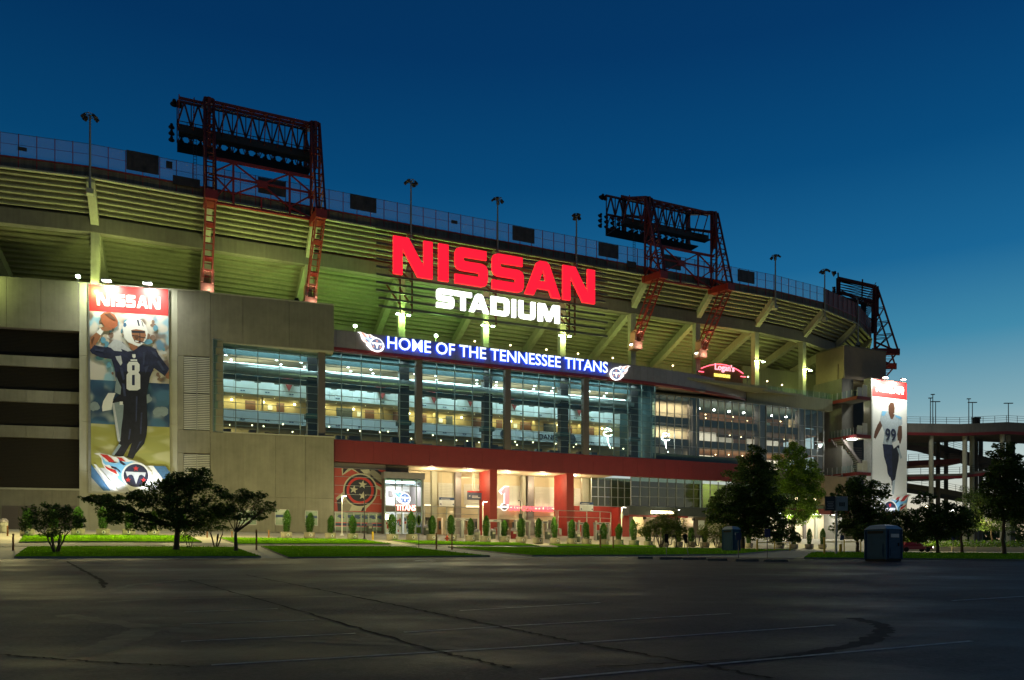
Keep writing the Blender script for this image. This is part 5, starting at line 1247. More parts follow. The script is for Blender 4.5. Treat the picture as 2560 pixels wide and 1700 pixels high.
# stair flight
for i, (z0, z1) in enumerate(((16.1, 22.3), (9.9, 16.0))):
    a = ft(2116, 0); b = ft(2185, 0)
    mb = MB(); mb.bar((a,1.0,z1),(b,1.0,z0),.3,.5); mb.bar((a,3.2,z1),(b,3.2,z0),.3,.5); mb.build('stringer', M_COLG, st)
    for j in range(20): MB().box(lerp(a,b,(j+.1)/20), lerp(a,b,(j+.95)/20), 1.15, 3.05, lerp(z1,z0,(j+.5)/20)-.04, lerp(z1,z0,(j+.5)/20)+.04).build('tread', M_PALE, st)
MB().box(ft(2095,3)-.1, ft(2095,3)+.1, 3.0, 3.2, 9, 22).build('conduit', M_GALV, st)
wl = dof(2060, tc); 
for j in range(14): MB().box(tc+2.2, tR, d1-1.1, d1-1.02, 16.4+j*.42, 16.6+j*.42).build('siding', M_COLG, st)
MB().box(ft(2060,-.5), ft(2115,-.5), -.6, 4, ZB+5.8, 15.4).build('lower_wall', M_BRN, st)
o = MB().box(-.8,.8,-.35,.35,-.14,0).build('landing_light', E_COOL); o.matrix_world = FM @ Matrix.Translation((ft(2132,-1.2), -1.0, 21.9)); tag(o, 'glaring light fixture under the middle landing of the stair tower', 'lamp')
SL_POS = FM @ Vector((ft(2132,-1.2), -1.0, 21.5))
# side entrance lights under the right end
se = thing('side_entrance', 'bright white side entrance with canopy lights behind the big trees', 'building', FM)
a, b = ft(1905, 1), ft(2120, 1)
MB().box(a, b, 1, 5.8, 9.2, 9.7).build('canopy', M_STC, se); MB().box(a, b, .8, 1.0, 9.0, 9.9).build('canopy_edge', M_REDPANEL, se)
MB().box(a, b, 6, 6.3, ZB, 9.2).build('back_wall', M_CREAM, se)
for i in range(5): MB().box(lerp(a,b,(i+.25)/5), lerp(a,b,(i+.6)/5), 2, 2.5, 9.02, 9.16).build('tube_light', emis('tube_light',(1,1,.92),9), se)
for i in range(7): MB().box(lerp(a,b,i/7), lerp(a,b,i/7)+.5, 5.6, 6, ZB, 9.2).build('door_frame', [M_PALE, M_COLG][i % 2], se)
for i in range(6): MB().lathe([(.02,.2),(.2,.1),(.22,-.1),(.02,-.2)], (lerp(a,ft(2060,-.5),i/6), -.4, 11.2+.2*(i % 2)), 8).build('bulb', E_WARM, se)
for j in range(5): MB().box(lerp(ft(1845,2),ft(2060,2),j/5)+.1, lerp(ft(1845,2),ft(2060,2),(j+1)/5)-.1, 2, 2.2, 10, 13.6).build('upper_glazing', M_WGR, se)
MB().box(ft(1835,3), ft(2062,3), 3, 3.3, 9.7, 16.2).build('rear_wall', M_STC, se)

# ================================================================== pedestrian ramp at far right
rp_ = thing('access_ramp', 'elevated concrete access ramp on tall columns at far right', 'ramp')
YR = 150.0
def rx(x, Y=YR): return ray(x)*Y
def rz_(y, Y=YR): return CZ+(HZ-y)/F_PX*Y
def slab(pts, Y0, Y1, th, name, m, red=True):
    """pts: (photo x, photo y of the top) at depth Y0; the deck runs back to Y1"""
    P = [(rx(x, Y0), rz_(y, Y0)) for x, y in pts]
    for (xa, za), (xb, zb) in zip(P, P[1:]):
        mb = MB(); mb.hexa([(xa,Y0,za-th),(xb,Y0,zb-th),(xb,Y1,zb-th),(xa,Y1,za-th)], [(xa,Y0,za),(xb,Y0,zb),(xb,Y1,zb),(xa,Y1,za)]); mb.build(name, m, rp_)
        if red: mb = MB(); mb.hexa([(xa,Y0-.1,za-th-.25),(xb,Y0-.1,zb-th-.25),(xb,Y0+.2,zb-th-.25),(xa,Y0+.2,za-th-.25)], [(xa,Y0-.1,za-th+.28),(xb,Y0-.1,zb-th+.28),(xb,Y0-.005,zb-th+.28),(xa,Y0-.005,za-th+.28)]); mb.build('red_edge', M_REDPANEL, rp_)
        n = max(2, int((xb-xa)/2.0)); rail = MB()
        for j in range(n+1):
            x = lerp(xa,xb,j/n); z = lerp(za,zb,j/n); rail.bar((x,Y0+.1,z),(x,Y0+.1,z+1.25),.06)
        for h in (.45,.85,1.25): rail.bar((xa,Y0+.1,za+h),(xb,Y0+.1,zb+h),.05)
        rail.build('railing', M_DARKSTEEL, rp_)
M_RAMP = mat('ramp_concrete', (.13,.125,.11), .85, .25, .5, streak=.4)
slab([(2268,1058),(2400,1060),(2517,1055),(2760,1068)], YR, YR+11, 2.0, 'deck', M_RAMP)
slab([(2270,1095),(2330,1105),(2440,1135),(2620,1185)], YR+14, YR+20, 1.2, 'ramp_slab', M_RAMP, False)
slab([(2272,1152),(2400,1146)], YR+6, YR+12, 1.0, 'landing_slab', mat('ramp_red', (.13,.02,.018), .6, .2), False)
slab([(2270,1186),(2400,1184),(2490,1172),(2700,1180)], YR+2, YR+9, .7, 'deck', M_RAMP)
slab([(2270,1208),(2340,1218),(2440,1236),(2620,1262)], YR+12, YR+18, 1.1, 'ramp_slab', M_RAMP, False)
for x, Y in ((2328,YR+1),(2412,YR+1),(2430,YR+3),(2506,YR+1),(2521,YR+3),(2345,YR+12),(2365,YR+16),(2440,YR+14),(2452,YR+17),(2532,YR+14),(2600,YR+2)):
    X = rx(x, Y); MB().tube((X,Y,4),(X,Y,rz_(1080,Y)),.42,n=12).build('column', M_PALE if Y < YR+6 else M_RAMP, rp_)
MB().box(rx(2266),rx(2274),YR+1,YR+12,4,rz_(1080)).build('end_wall', M_RAMP, rp_)
for i, (x, yt, two, lab) in enumerate(((2326,996,0,'thin lamp post on the ramp deck, leftmost'),(2332,987,0,'tallest thin lamp post on the ramp deck near the pylon'),(2339,1005,1,'double headed lamp post on the ramp deck nearest the pylon'),(2422,998,0,'single lamp post in the middle of the ramp deck'),(2431,1007,1,'double headed lamp post in the middle of the ramp deck'),(2521,1009,1,'rightmost double headed lamp post on the ramp deck'))):
    o = thing('ramp_lamp_post', lab, 'lamp post', (rx(x,YR+4), YR+4, rz_(1058)), 'lamp posts on the ramp'); h = rz_(yt,YR+4)-rz_(1058)
    MB().tube((0,0,-.5),(0,0,h),.09,.07).build('pole', M_DARKSTEEL, o)
    b = MB(); b.box(-.85 if two else -.35, .85 if two else .35, -.15, .15, h, h+.14); b.build('lamp_head', M_DARKSTEEL, o)
o = MB().box(-.5,.5,-.4,.4,0,1.2).box(-.6,.6,-.5,.5,1.2,1.5).build('ramp_kiosk', M_BLACK); o.location = (rx(2441,YR+1.5), YR+1.5, rz_(1060)); tag(o, 'small dark box standing on the ramp deck', 'box')

# ================================================================== planters with clipped columnar evergreens
def cyp_mesh(seed):
    rnd = random.Random(seed); mb = MB(); H = 1.72
    for _ in range(1500):
        z = rnd.random()**.9; r = .40*(sin(min(1, z*1.0+.30)*pi*.62)**.8 if z < .5 else 1.02*(1-((z-.5)/.5)**2.0)**.6*.96+.03)*(.93+.1*sin(z*9+seed))
        a = rnd.random()*6.283; rr = r*sqrt(rnd.uniform(.35, 1.12)); p = Vector((rr*cos(a), rr*sin(a), .02+z*H))
        s = rnd.uniform(.04, .085); up = Vector((cos(a)*.35, sin(a)*.35, 1)).normalized()*s*1.7; si = Vector((-sin(a+rnd.uniform(-.7,.7)), cos(a), 0))*s*.6
        mb.add([p-si, p+si, p+up], [(0,1,2)])
    return mb.mesh('evergreen', L_CYP)
cyps = [cyp_mesh(i) for i in range(4)]
potm = MB().lathe([(.50,0),(.58,.10),(.60,.45),(.60,.60),(.62,.62),(.62,.68),(.52,.68),(.50,.60)], n=20).mesh('pot', M_POT); potm.shade_smooth()
soil = MB().lathe([(.505,.59),(.505,.605)], n=16).mesh('soil', M_SOIL)
trunk = MB().tube((0,0,.55),(0,0,.9),.05,.04,n=6).mesh('trunk', M_BARK)
E_M = mat('pot_emblem', (.5,.5,.47), .6, .05); E_D = mat('pot_emblem_dark', (.05,.06,.07), .6, .05)
em = MB(); em.prism([(.17*cos(2*pi*i/16), .36+.17*sin(2*pi*i/16)) for i in range(16)], -.625, -.60, 0); em.prism([(.07*cos(2*pi*i/8)-.02, .36+.11*sin(2*pi*i/8)) for i in range(8)], -.64, -.626, 1); em = em.mesh('emblem', [E_M, E_D])
POTS = [(68,1341,1),(135,1340,1),(195,1340,1),(258,1340,1),(322,1340,1),(383,1340,1),(452,1341,1),(716,1346,1),(773,1346,1),(826,1348,1),(882,1350,1),(981,1352,1),(1029,1352,1),(1080,1352,1),(1128,1352,1),(1177,1354,1),(1214,1356,1),(1260,1356,1),(1303,1358,1),(1345,1360,1),(1387,1360,1),(1429,1361,1),(1467,1362,1),(1510,1363,1),(1546,1364,1),(1585,1365,1),(1621,1366,.9),(1661,1367,.9),(1696,1368,.9),(1728,1368,1),(1762,1369,.95),(1806,1370,.9),(1872,1370,.9),(1950,1370,.95),(1985,1372,.9),(2023,1372,.95),(2056,1372,.9)]
near = {68:'beside the left shrub', 452:'behind the dark tree trunk', 716:'in front of the concrete wing windows', 882:'beside the black lamp post', 981:'in front of the shop posters', 1080:'just right of the shop', 1214:'in front of the first red pier', 1303:'behind the black lamp pole', 1429:'in front of the second red pier', 1696:'behind the lit bushy shrub', 1872:'right of the big dark tree', 2023:'before the bright side entrance'}
for i, (x, y, s) in enumerate(POTS):
    p = gpt(x, y); k = (1.0 if x < 900 else 1.12)*s
    lab = f'round concrete planter with clipped columnar evergreen, {ORD[i] if i < len(ORD) else ORD[i-30]+" after the thirtieth"} from the left in the plaza row'
    if i >= 30: lab = f'round concrete planter with evergreen, {ORD[len(POTS)-1-i]} from the right end of the plaza row'
    o = thing('planter', lab, 'planter', place(p+Vector((0,0,.0)), AF*.8+random.uniform(-.1,.1), k*.98), 'planters along the plaza')
    link('pot', potm, o); link('soil', soil, o); link('emblem', em, o).rotation_euler = (0,0,random.uniform(.1,.35))
    e = link('evergreen', cyps[random.randrange(4)], o); e.location = (0,0,.60); e.rotation_euler = (random.uniform(-.06,.06),random.uniform(-.06,.06),random.random()*6); hs_ = random.uniform(1.02,1.42); wd_ = random.uniform(1.02,1.34); e.scale = (wd_,wd_,hs_)
    if i in (0,1): e.scale = (1.3,1.3,1.1)

# ================================================================== street furniture
def lamp_post(x, y, ytop, pole_m, lab, lit=True, arm=.35):
    p = gpt(x, y); h = (y-ytop)/F_PX*p.y; o = thing('plaza_lamp', lab, 'lamp post', p, 'slim lamp posts on the plaza')
    MB().tube((0,0,0),(0,0,h),.075,.055).build('pole', pole_m, o); MB().lathe([(.28,0),(.26,.08),(.12,.16),(.09,.35)], n=12).build('base', pole_m, o)
    b = MB(); b.box(-.05,arm+.25,-.11,.11,h-.02,h+.07); b.build('lamp_head', M_DARKSTEEL, o)
    if lit: MB().box(.08,arm+.2,-.09,.09,h-.05,h-.025).build('lens', E_WHITE, o)
    return o, p+Vector((arm*.6,0,h-.25))
M_PWHITE = mat('white_pole', (.7,.68,.62), .5, .05)
PLZ = []
for a in ((855,1339,1240,M_PWHITE,'white lit lamp post in front of the mural'),(1207,1352,1254,M_PWHITE,'white lit lamp post before the first red pier'),(1554,1362,1268,M_PWHITE,'white lit lamp post with a green box before the red wall'),(1968,1368,1287,M_PWHITE,'lit lamp post behind the green tree on the right')):
    PLZ.append(lamp_post(*a)[1])
lamp_post(911,1349,1237,M_DARKSTEEL,'black unlit lamp post in front of the mural',False); lamp_post(1301,1358,1252,M_DARKSTEEL,'black unlit lamp post with a box before the gate sign',False,-.55); lamp_post(1691,1369,1274,M_DARKSTEEL,'dark lamp post with two heads behind the bushy shrub',True,.2)
for x, y, z0, lab, m in ((1301,1290,0,'grey control box on the black lamp post','b'),(1554,1290,0,'green box on the white lamp post','g')):
    p = gpt(x, 1359); o = MB().box(-.2,.2,-.22,-.08,0,.55).build('control_box', M_BIN); o.location = (p.x, p.y, CZ+(HZ-y)/F_PX*p.y-.3); tag(o, lab, 'box')
def posts(lst, name, cat, group, r, m, cap=None):
    for x, y, yt, lab in lst:
        p = gpt(x, y); h = (y-yt)/F_PX*p.y
        mb = MB(); mb.lathe([(r,-.1),(r,h-.04),(r*.6,h)], n=10); mb_ = mb.build(name, m); mb_.location = p; tag(mb_, lab, cat, group)
posts([(33,1376,1334,'brown post at the left end of the front lawn'),(19,1340,1314,'brown post beside the left litter bin'),(641,1375,1324,'tall brown post at the path between the two front lawns'),(580,1345,1328,'short brown post on the plaza by the wing, left one'),(672,1345,1325,'short brown post on the plaza by the wing, right one'),(1091,1373,1332,'brown post on the front lawn left of the hydrant'),(1130,1374,1334,'brown post on the front lawn right of the hydrant'),(1501,1372,1336,'brown post on the front lawn, left of the pair by the red wall'),(1533,1372,1340,'brown post on the front lawn, right of the pair by the red wall'),(518,1344,1328,'brown post half hidden by the small tree')], 'wooden_post', 'post', 'worn brown posts at the lawns', .075, M_RUSTPOST)
posts([(932,1350,1329,'yellow bollard on the plaza before the shop')], 'bollard', 'bollard', None, .11, M_YELLOW)
def bin_(x, y, s, m, lab, hood=True):
    o = thing('litter_bin', lab, 'litter bin', place(gpt(x, y), AF, s), 'litter bins on the plaza')
    MB().lathe([(.26,0),(.30,.05),(.32,.75),(.33,.78)], n=14).build('drum', m, o, smooth=True)
    if hood: MB().lathe([(.34,.78),(.34,.84),(.30,1.0),(.16,1.10),(.02,1.12)], n=14).build('lid', M_BAND, o, smooth=True); MB().box(-.16,.16,-.36,-.30,.52,.74).build('notice', M_PALE, o)
for x, y, s, m, lab in ((9,1331,1.2,M_PALE,'pale litter bin at the far left of the plaza'),(924,1334,1.25,M_BIN,'dark litter bin under the mural windows'),(1066,1338,1.2,M_BIN,'dark litter bin right of the shop'),(1193,1350,1.2,M_PALE,'pale litter bin just left of the first red pier'),(1232,1347,1.15,M_BIN,'dark litter bin in front of the first red pier'),(1284,1347,1.25,M_REDPANEL,'red litter bin behind the black lamp pole'),(1369,1348,1.2,M_BIN,'dark litter bin left of the second red pier'),(1443,1355,1.35,M_BIN,'dark litter bin with a blue lid right of the second red pier'),(1495,1350,1.2,M_BIN,'dark litter bin before the red wall')):
    bin_(x, y, s, m, lab)
# hydrant
hy = thing('fire_hydrant', 'small red fire hydrant on the grass before the planters', 'hydrant', gpt(1118,1355))
MB().lathe([(.17,0),(.17,.06),(.12,.08),(.12,.52),(.16,.54),(.15,.62),(.08,.72),(.03,.78)], n=12).build('barrel', M_REDWALL, hy, smooth=True); MB().tube((-.26,0,.42),(.26,0,.42),.07,n=8).build('outlet', M_REDWALL, hy); MB().tube((0,-.22,.40),(0,0,.40),.085,n=8).build('pumper_outlet', M_REDPANEL, hy)
# metal detector arches
def det(x0, x1, y, yt, lab):
    p = gpt((x0+x1)/2, y); w = (x1-x0)/F_PX*p.y/.95; h = (y-yt)/F_PX*p.y; o = thing('metal_detector', lab, 'metal detector', place(p, AF), 'walk-through detectors at the gate')
    for s in (-1, 1): MB().box(s*w/2-.07, s*w/2+.07, -.3, .3, 0, h-.22).build('side_panel', M_GALV, o); MB().box(s*w/2-.12, s*w/2+.12, -.34, .34, 0, .08).build('foot', M_BAND, o)
    MB().box(-w/2-.12, w/2+.12, -.33, .33, h-.3, h).build('head', M_BAND, o); MB().box(-.25,.25,-.35,-.335,h-.22,h-.1).build('display', M_DARKIN, o)
for a in ((1135,1153,1344,1295,'grey detector arch left of the first red pier, left of the pair'),(1157,1175,1344,1296,'grey detector arch left of the first red pier, right of the pair'),(1222,1249,1348,1299,'grey detector arch just right of the first red pier'),(1288,1323,1347,1300,'wide grey detector arch behind the black lamp pole'),(1353,1367,1347,1303,'grey detector arch midway between the red piers'),(1378,1386,1347,1302,'narrow grey detector arch just left of the second red pier'),(1422,1436,1350,1304,'grey detector arch at the foot of the second red pier'),(1445,1458,1350,1306,'grey detector arch left on the red wall'),(1487,1507,1351,1306,'grey detector arch in the middle of the red wall'),(1510,1521,1351,1306,'grey detector arch right on the red wall')): det(*a)
# tall tube gate frames
def gate(pts, y0, lab):
    o = thing('entrance_gate', lab, 'gate', None, 'tall tube gate frames at the entrance')
    for i, (x, yt) in enumerate(pts):
        p = fw(ft(x, -2.0), -2.0, 0); z = CZ+(HZ-yt)/F_PX*p.y
        MB().tube((p.x,p.y,ZB-.3),(p.x,p.y,z),.06).build('post', M_GALV, o)
        if i:
            MB().tube(q,(p.x,p.y,z),.05).build('top_bar', M_GALV, o); MB().tube((q[0],q[1],q[2]-.9),(p.x,p.y,z-.9),.035).build('lower_bar', M_GALV, o)
        q = (p.x,p.y,z)
gate([(1062,1265),(1117,1267),(1197,1270)], 1345, 'tall grey tube gate frame between the shop and the first red pier')
gate([(1314,1274),(1390,1276)], 1345, 'tall grey tube gate frame left of the second red pier'); gate([(1395,1276),(1467,1278),(1500,1279),(1527,1281)], 1345, 'tall grey tube gate frame before the red wall')
# crowd barriers
def barrier(x0, x1, y, lab):
    a, b = gpt(x0, y), gpt(x1, y); o = thing('crowd_barrier', lab, 'barrier', a, 'grey crowd barriers at the entrance'); v = b-a
    mb = MB(); mb.bar((0,0,1.1),v+Vector((0,0,1.1)),.05); mb.bar((0,0,.2),v+Vector((0,0,.2)),.05); mb.build('rail', M_GALV, o)
    n = max(4, int(v.length/.22)); mb = MB()
    for i in range(n+1): q = v*(i/n); mb.bar(q+Vector((0,0,.2)), q+Vector((0,0,1.1)), .03)
    mb.build('bar', M_GALV, o)
    for q in (Vector((0,0,0)), v): MB().bar(q, q+Vector((0,0,.25)), .06).build('foot', M_GALV, o)
for a in ((1076,1112,1336,'grey barrier right of the shop behind the planters'),(1136,1190,1340,'grey barrier under the left detector arches'),(1236,1285,1340,'grey barrier right of the first red pier'),(1325,1384,1340,'grey barrier left of the second red pier'),(1398,1440,1340,'low grey barrier at the foot of the second red pier'),(1440,1540,1340,'long grey barrier before the red wall')): barrier(*a)
# portable toilets
def toilet(x, y, h, yaw, lab, m=M_PLASTIC, wide=1.0):
    p = gpt(x, y); o = thing('portable_toilet', lab, 'portable toilet', place(p, yaw, h/2.3) @ Matrix.Diagonal((wide, wide, 1, 1)), 'blue portable toilets')
    MB().box(-.55,.55,-.55,.55,0,.12).build('skid', M_BLACK, o)
    b = MB(); b.box(-.55,.55,-.55,.55,.12,2.02); b.build('cabin', m, o, bevel=.03)
    for s in (-1, 1):
        for t_ in (-1, 1): MB().box(s*.555-.035, s*.555+.035, t_*.555-.035, t_*.555+.035, .12, 2.05).build('corner_post', m, o)
    rf = MB(); rf.hexa([(-.6,-.6,2.02),(.6,-.6,2.02),(.6,.6,2.02),(-.6,.6,2.02)], [(-.42,-.42,2.26),(.42,-.42,2.26),(.42,.42,2.26),(-.42,.42,2.26)]); rf.hexa([(-.42,-.42,2.26),(.42,-.42,2.26),(.42,.42,2.26),(-.42,.42,2.26)], [(-.2,-.2,2.32),(.2,-.2,2.32),(.2,.2,2.32),(-.2,.2,2.32)]); rf.build('roof', M_PLWHITE, o)
    d = MB().box(-.40,.40,-.60,-.555,.18,1.94).build('door', m, o); MB().box(-.28,.28,-.625,-.605,1.5,1.72).build('sign_plate', M_PLWHITE, d); MB().box(.24,.30,-.64,-.60,.95,1.15).build('handle', M_BLACK, d); MB().box(-.30,.30,-.62,-.605,.35,.85).build('recessed_panel', m, d)
    for s in (-1, 1): MB().box(s*.56-.01, s*.56+.01, -.42, .42, 1.75, 1.92).build('vent', M_BLACK, o); MB().box(s*.565-.01, s*.565+.012, -.4, .4, .3, 1.1).build('side_panel', m, o)
    for i in range(3): MB().box(.572,.585,-.3+i*.25,-.22+i*.25,.25,1.7).build('rib', m, o)
toilet(1828,1379,2.45,R(38),'blue portable toilet with white roof left of the big dark tree')
toilet(2208,1402.5,2.35,R(28),'large dull blue portable toilet at the lot edge before the dark trees', wide=1.36)
# yellow pipe rails
def rail(x0, y0, x1, y1, h, lab, n=3):
    a, b = gpt(x0,y0), gpt(x1,y1); o = thing('yellow_rail', lab, 'rail', a, 'yellow pipe gate rails'); v = b-a
    for i in range(n):
        q = v*(i/(n-1)); MB().tube(q+Vector((0,0,-.1)), q+Vector((0,0,h if i else h*1.15)), .09 if i == 0 else .06).build('post', M_YELLOW, o)
    MB().tube((0,0,h*.85), v+Vector((0,0,h*.85)), .045).build('pipe', M_YELLOW, o)
rail(1893,1379,1975,1377,1.05,'yellow pipe rail beside the big dark tree'); rail(2061,1387,2152,1382,1.3,'yellow pipe rail left of the large toilet')
posts([(2101,1382,1360,'pale yellow bollard behind the notice board post'),(2521,1377,1362,'yellow bollard among the right-hand trees')], 'bollard', 'bollard', None, .12, M_YELLOW)
# notice board on a post
nb = thing('notice_board', 'dark and pale lot notice boards on one tall grey post left of the large toilet', 'sign', gpt(2090,1387)); p = gpt(2090,1387); sc_ = p.y/F_PX
MB().bar((0,0,-.1),(0,0,(1387-1240)*sc_),.16).build('post', M_GALV, nb)
MB().box(-29*sc_,-2*sc_,-.12,-.05,(1387-1277)*sc_,(1387-1241)*sc_).build('dark_board', mat('board_navy',(.016,.02,.03)), nb); MB().box(0,28*sc_,-.12,-.05,(1387-1277)*sc_,(1387-1241)*sc_).build('pale_board', mat('board_grey',(.22,.24,.26)), nb)
for i in range(5): MB().box((-24+2*(i % 2))*sc_,(-7-2*(i % 2))*sc_,-.14,-.122,(1387-1256-i*4)*sc_,(1387-1254.2-i*4)*sc_).build('text_line', M_BAND, nb)
for i in range(3): MB().box((7+5*i)*sc_,(10+5*i)*sc_,-.14,-.122,(1387-1266)*sc_,(1387-1256)*sc_).build('pictogram', M_BLACK, nb)
MB().box(-16*sc_,3*sc_,-.12,-.05,(1387-1282)*sc_,(1387-1279)*sc_).build('red_strip', M_REDPANEL, nb)
# pedestrian crossing sign and small signs
pc = thing('crossing_sign', 'yellow green pedestrian signs seen edge-on, on a thin post before the shop', 'sign', gpt(1047,1369)); p = gpt(1047,1369); sc_ = p.y/F_PX
M_FLUO = mat('fluorescent_sign', (.45,.55,.03), .5, .1)
MB().tube((0,0,-.1),(0,0,(1369-1283)*sc_),.03).build('post', M_DARKSTEEL, pc); c_ = (1369-1300)*sc_
MB().prism([(0,c_-.62),(.26,c_),(0,c_+.62),(-.26,c_)], -.06, -.04).build('diamond_board', M_FLUO, pc); MB().box(-.2,.2,-.06,-.04,c_-1.25,c_-.68).build('arrow_board', M_FLUO, pc); MB().prism([(-.06,c_-.3),(.06,c_-.3),(.05,c_+.2),(0,c_+.3),(-.05,c_+.2)], -.075, -.062).build('pictogram', M_BLACK, pc)
for x, y, yt, tilt, lab in ((1666,1393,1335,0,'dark sign panel on a thin pale stick by the wheel stops, upright one'),(1722,1394,1335,-.18,'dark sign panel on a thin leaning stick by the wheel stops')):
    p = gpt(x, y); h = (y-yt)/F_PX*p.y; o = thing('stick_sign', lab, 'sign', Matrix.Translation(p) @ Matrix.Rotation(tilt, 4, 'Y'), 'stick signs in the lot')
    MB().bar((0,0,-.05),(0,0,h),.045).build('stick', M_PALE, o); MB().box(-.14,.14,-.06,-.03,h*.62,h*1.0).build('panel', M_BLACK, o)
for x, y, yt, lab in ((1846,1397,1332,'faint thin sign stick right of the left toilet'),(1918,1397,1322,'faint thin sign stick with a blue panel before the dark tree'),(2105,1383,1338,'small blue parking sign behind the yellow bollard'),(2315,1382,1335,'small dark sign post among the right-hand trees'),(2383,1382,1338,'small blue sign post among the right-hand trees')):
    p = gpt(x, y); h = (y-yt)/F_PX*p.y; o = thing('small_sign', lab, 'sign', p, 'small parking signs'); MB().bar((0,0,-.05),(0,0,h),.04).build('stick', M_COLG, o); MB().box(-.2,.2,-.05,-.025,h*.72,h).build('panel', mat('sign_blue_dark',(.015,.03,.09)), o)
# serpentine bicycle racks
def rack(x0, x1, y, yt, lab):
    a, b = gpt(x0,y), gpt(x1,y); h = (y-yt)/F_PX*a.y; o = thing('bike_rack', lab, 'bike rack', a, 'wave bike racks'); v = b-a; mb = MB(); N_ = 26; pr = None
    for i in range(N_+1):
        u = i/N_; z = h*(.62+.34*(1 if sin(u*pi*4.999) > 0 else -1)*min(1, abs(sin(u*pi*5))*2.2)); q = v*u+Vector((0,0,z))
        if pr is not None: mb.tube(pr, q, .045, n=6, cap=False)
        pr = q
    for q in (Vector((0,0,0)), v): mb.tube(q, q+Vector((0,0,h*.7)), .045, n=6)
    mb.build('wave_tube', M_DARKSTEEL, o)
rack(1635,1690,1372,1336,'dark wave bike rack under the bushy shrub'); rack(1712,1757,1374,1338,'dark wave bike rack right of the leaning sign')
# wheel stops
for i, (x0, x1, y) in enumerate(((1594,1632,1397),(1648,1706,1398.5),(1706,1747,1399.5),(1747,1766,1399),(1768,1818,1402),(1838,1896,1403.5),(1910,1970,1405))):
    a, b = gpt(x0,y), gpt(x1,y); d = b-a; L_ = d.length; o = MB(); o.hexa([(0,-.1,0),(L_,-.1,0),(L_,.1,0),(0,.1,0)], [(.03,-.06,.14),(L_-.03,-.06,.14),(L_-.03,.06,.14),(.03,.06,.14)])
    q = o.build('wheel_stop', mat('wheel_stop_concrete',(.10,.095,.085),.9,.25,4.0)); q.matrix_world = Matrix.Translation(a+Vector((0,0,.01))) @ Matrix.Rotation(math.atan2(d.y,d.x),4,'Z')
    tag(q, f'dark concrete wheel stop on the lot, {ORD[i]} from the left in its broken row', 'wheel stop', 'wheel stops in the lot')
# ================================================================== trees
def limb(mb, p, q, r0, r1, n=7, wob=.06, seg=4):
    pts = [p.lerp(q, i/seg)+Vector((random.uniform(-wob,wob),random.uniform(-wob,wob),0))*(1 if 0 < i < seg else 0)*(q-p).length*.4 for i in range(seg+1)]
    for i in range(seg): mb.tube(pts[i], pts[i+1], lerp(r0,r1,i/seg), lerp(r0,r1,(i+1)/seg), n=n, cap=False)
    return pts
def leaves(mb, c, rad, n, s, flat=1.0, rnd=random):
    for _ in range(n):
        while True:
            d = Vector((rnd.uniform(-1,1), rnd.uniform(-1,1), rnd.uniform(-1,1)))
            if .15 < d.length < 1: break
        p = c+Vector((d.x*rad.x, d.y*rad.y, d.z*rad.z)); a = Vector((rnd.gauss(0,1), rnd.gauss(0,1), rnd.gauss(0,.6)*flat)).normalized(); b = a.cross(Vector((rnd.gauss(0,1), rnd.gauss(0,1), rnd.gauss(0,1)))).normalized()
        k = s*rnd.uniform(.6,1.3)
        mb.add([p-a*k, p+b*k*.45, p+a*k, p-b*k*.45], [(0,1,2,3)])
def tree(name, label, cat, base, fork, H, blobs, leafm, trunk_r=.14, stems=1, leaf=.11, dens=260, group=None):
    """blobs: (x, y, z, rx, ry, rz, amount) clumps of the crown about the base; twigs lead to each"""
    o = thing(name, label, cat, base, group); tr = MB(); fo = MB()
    if stems == 1:
        top = Vector((random.uniform(-.15,.15),0,fork)); limb(tr, Vector((0,0,-.15)), top, trunk_r*1.25, trunk_r*.85); forks = [top]
        tr.lathe([(trunk_r*1.8,-.1),(trunk_r*1.25,.25)], n=8)
    else:
        forks = []
        for i in range(stems):
            a = 2*pi*i/stems+.4; q = Vector((cos(a)*fork*.45, sin(a)*fork*.45, fork)); limb(tr, Vector((cos(a)*.08,sin(a)*.08,-.1)), q, trunk_r, trunk_r*.7); forks.append(q)
    for x, y, z, rx_, ry_, rz2, am in blobs:
        c = Vector((x,y,z)); f = min(forks, key=lambda q: (q-c).length)
        pts = limb(tr, f, c, trunk_r*.45, trunk_r*.12, n=5, seg=4)
        for _ in range(int(7*am)+3):
            d = Vector((random.uniform(-1,1)*rx_, random.uniform(-1,1)*ry_, random.uniform(-.7,1)*rz2)); e = c+d*.95; limb(tr, pts[random.choice((2,3,4))], e, trunk_r*.10, trunk_r*.03, n=4, seg=2)
            leaves(fo, e, Vector((.34*rx_,.34*ry_,.34*rz2)), int(dens*am*.075), leaf)
        leaves(fo, c, Vector((rx_,ry_,rz2)), int(dens*am*.55), leaf)
    tr.build('trunk', M_BARK, o, smooth=True); fo.build('crown', leafm, o); return o
def pxblobs(x, y, lst, rnd=.0):
    """crown clumps given in photo pixels around the trunk base (x, y)"""
    p = gpt(x, y); s = p.y/F_PX; out = []
    for cx, cy, rx_, rz2, am in lst:
        dep = random.uniform(-.6,.6)*max(.8, rx_*s*.9)
        out.append(((cx-x)*s, dep, CZ+(HZ-cy)*s-p.z, rx_*s, max(.5, rx_*s*.9), rz2*s, am))
    return p, s, out
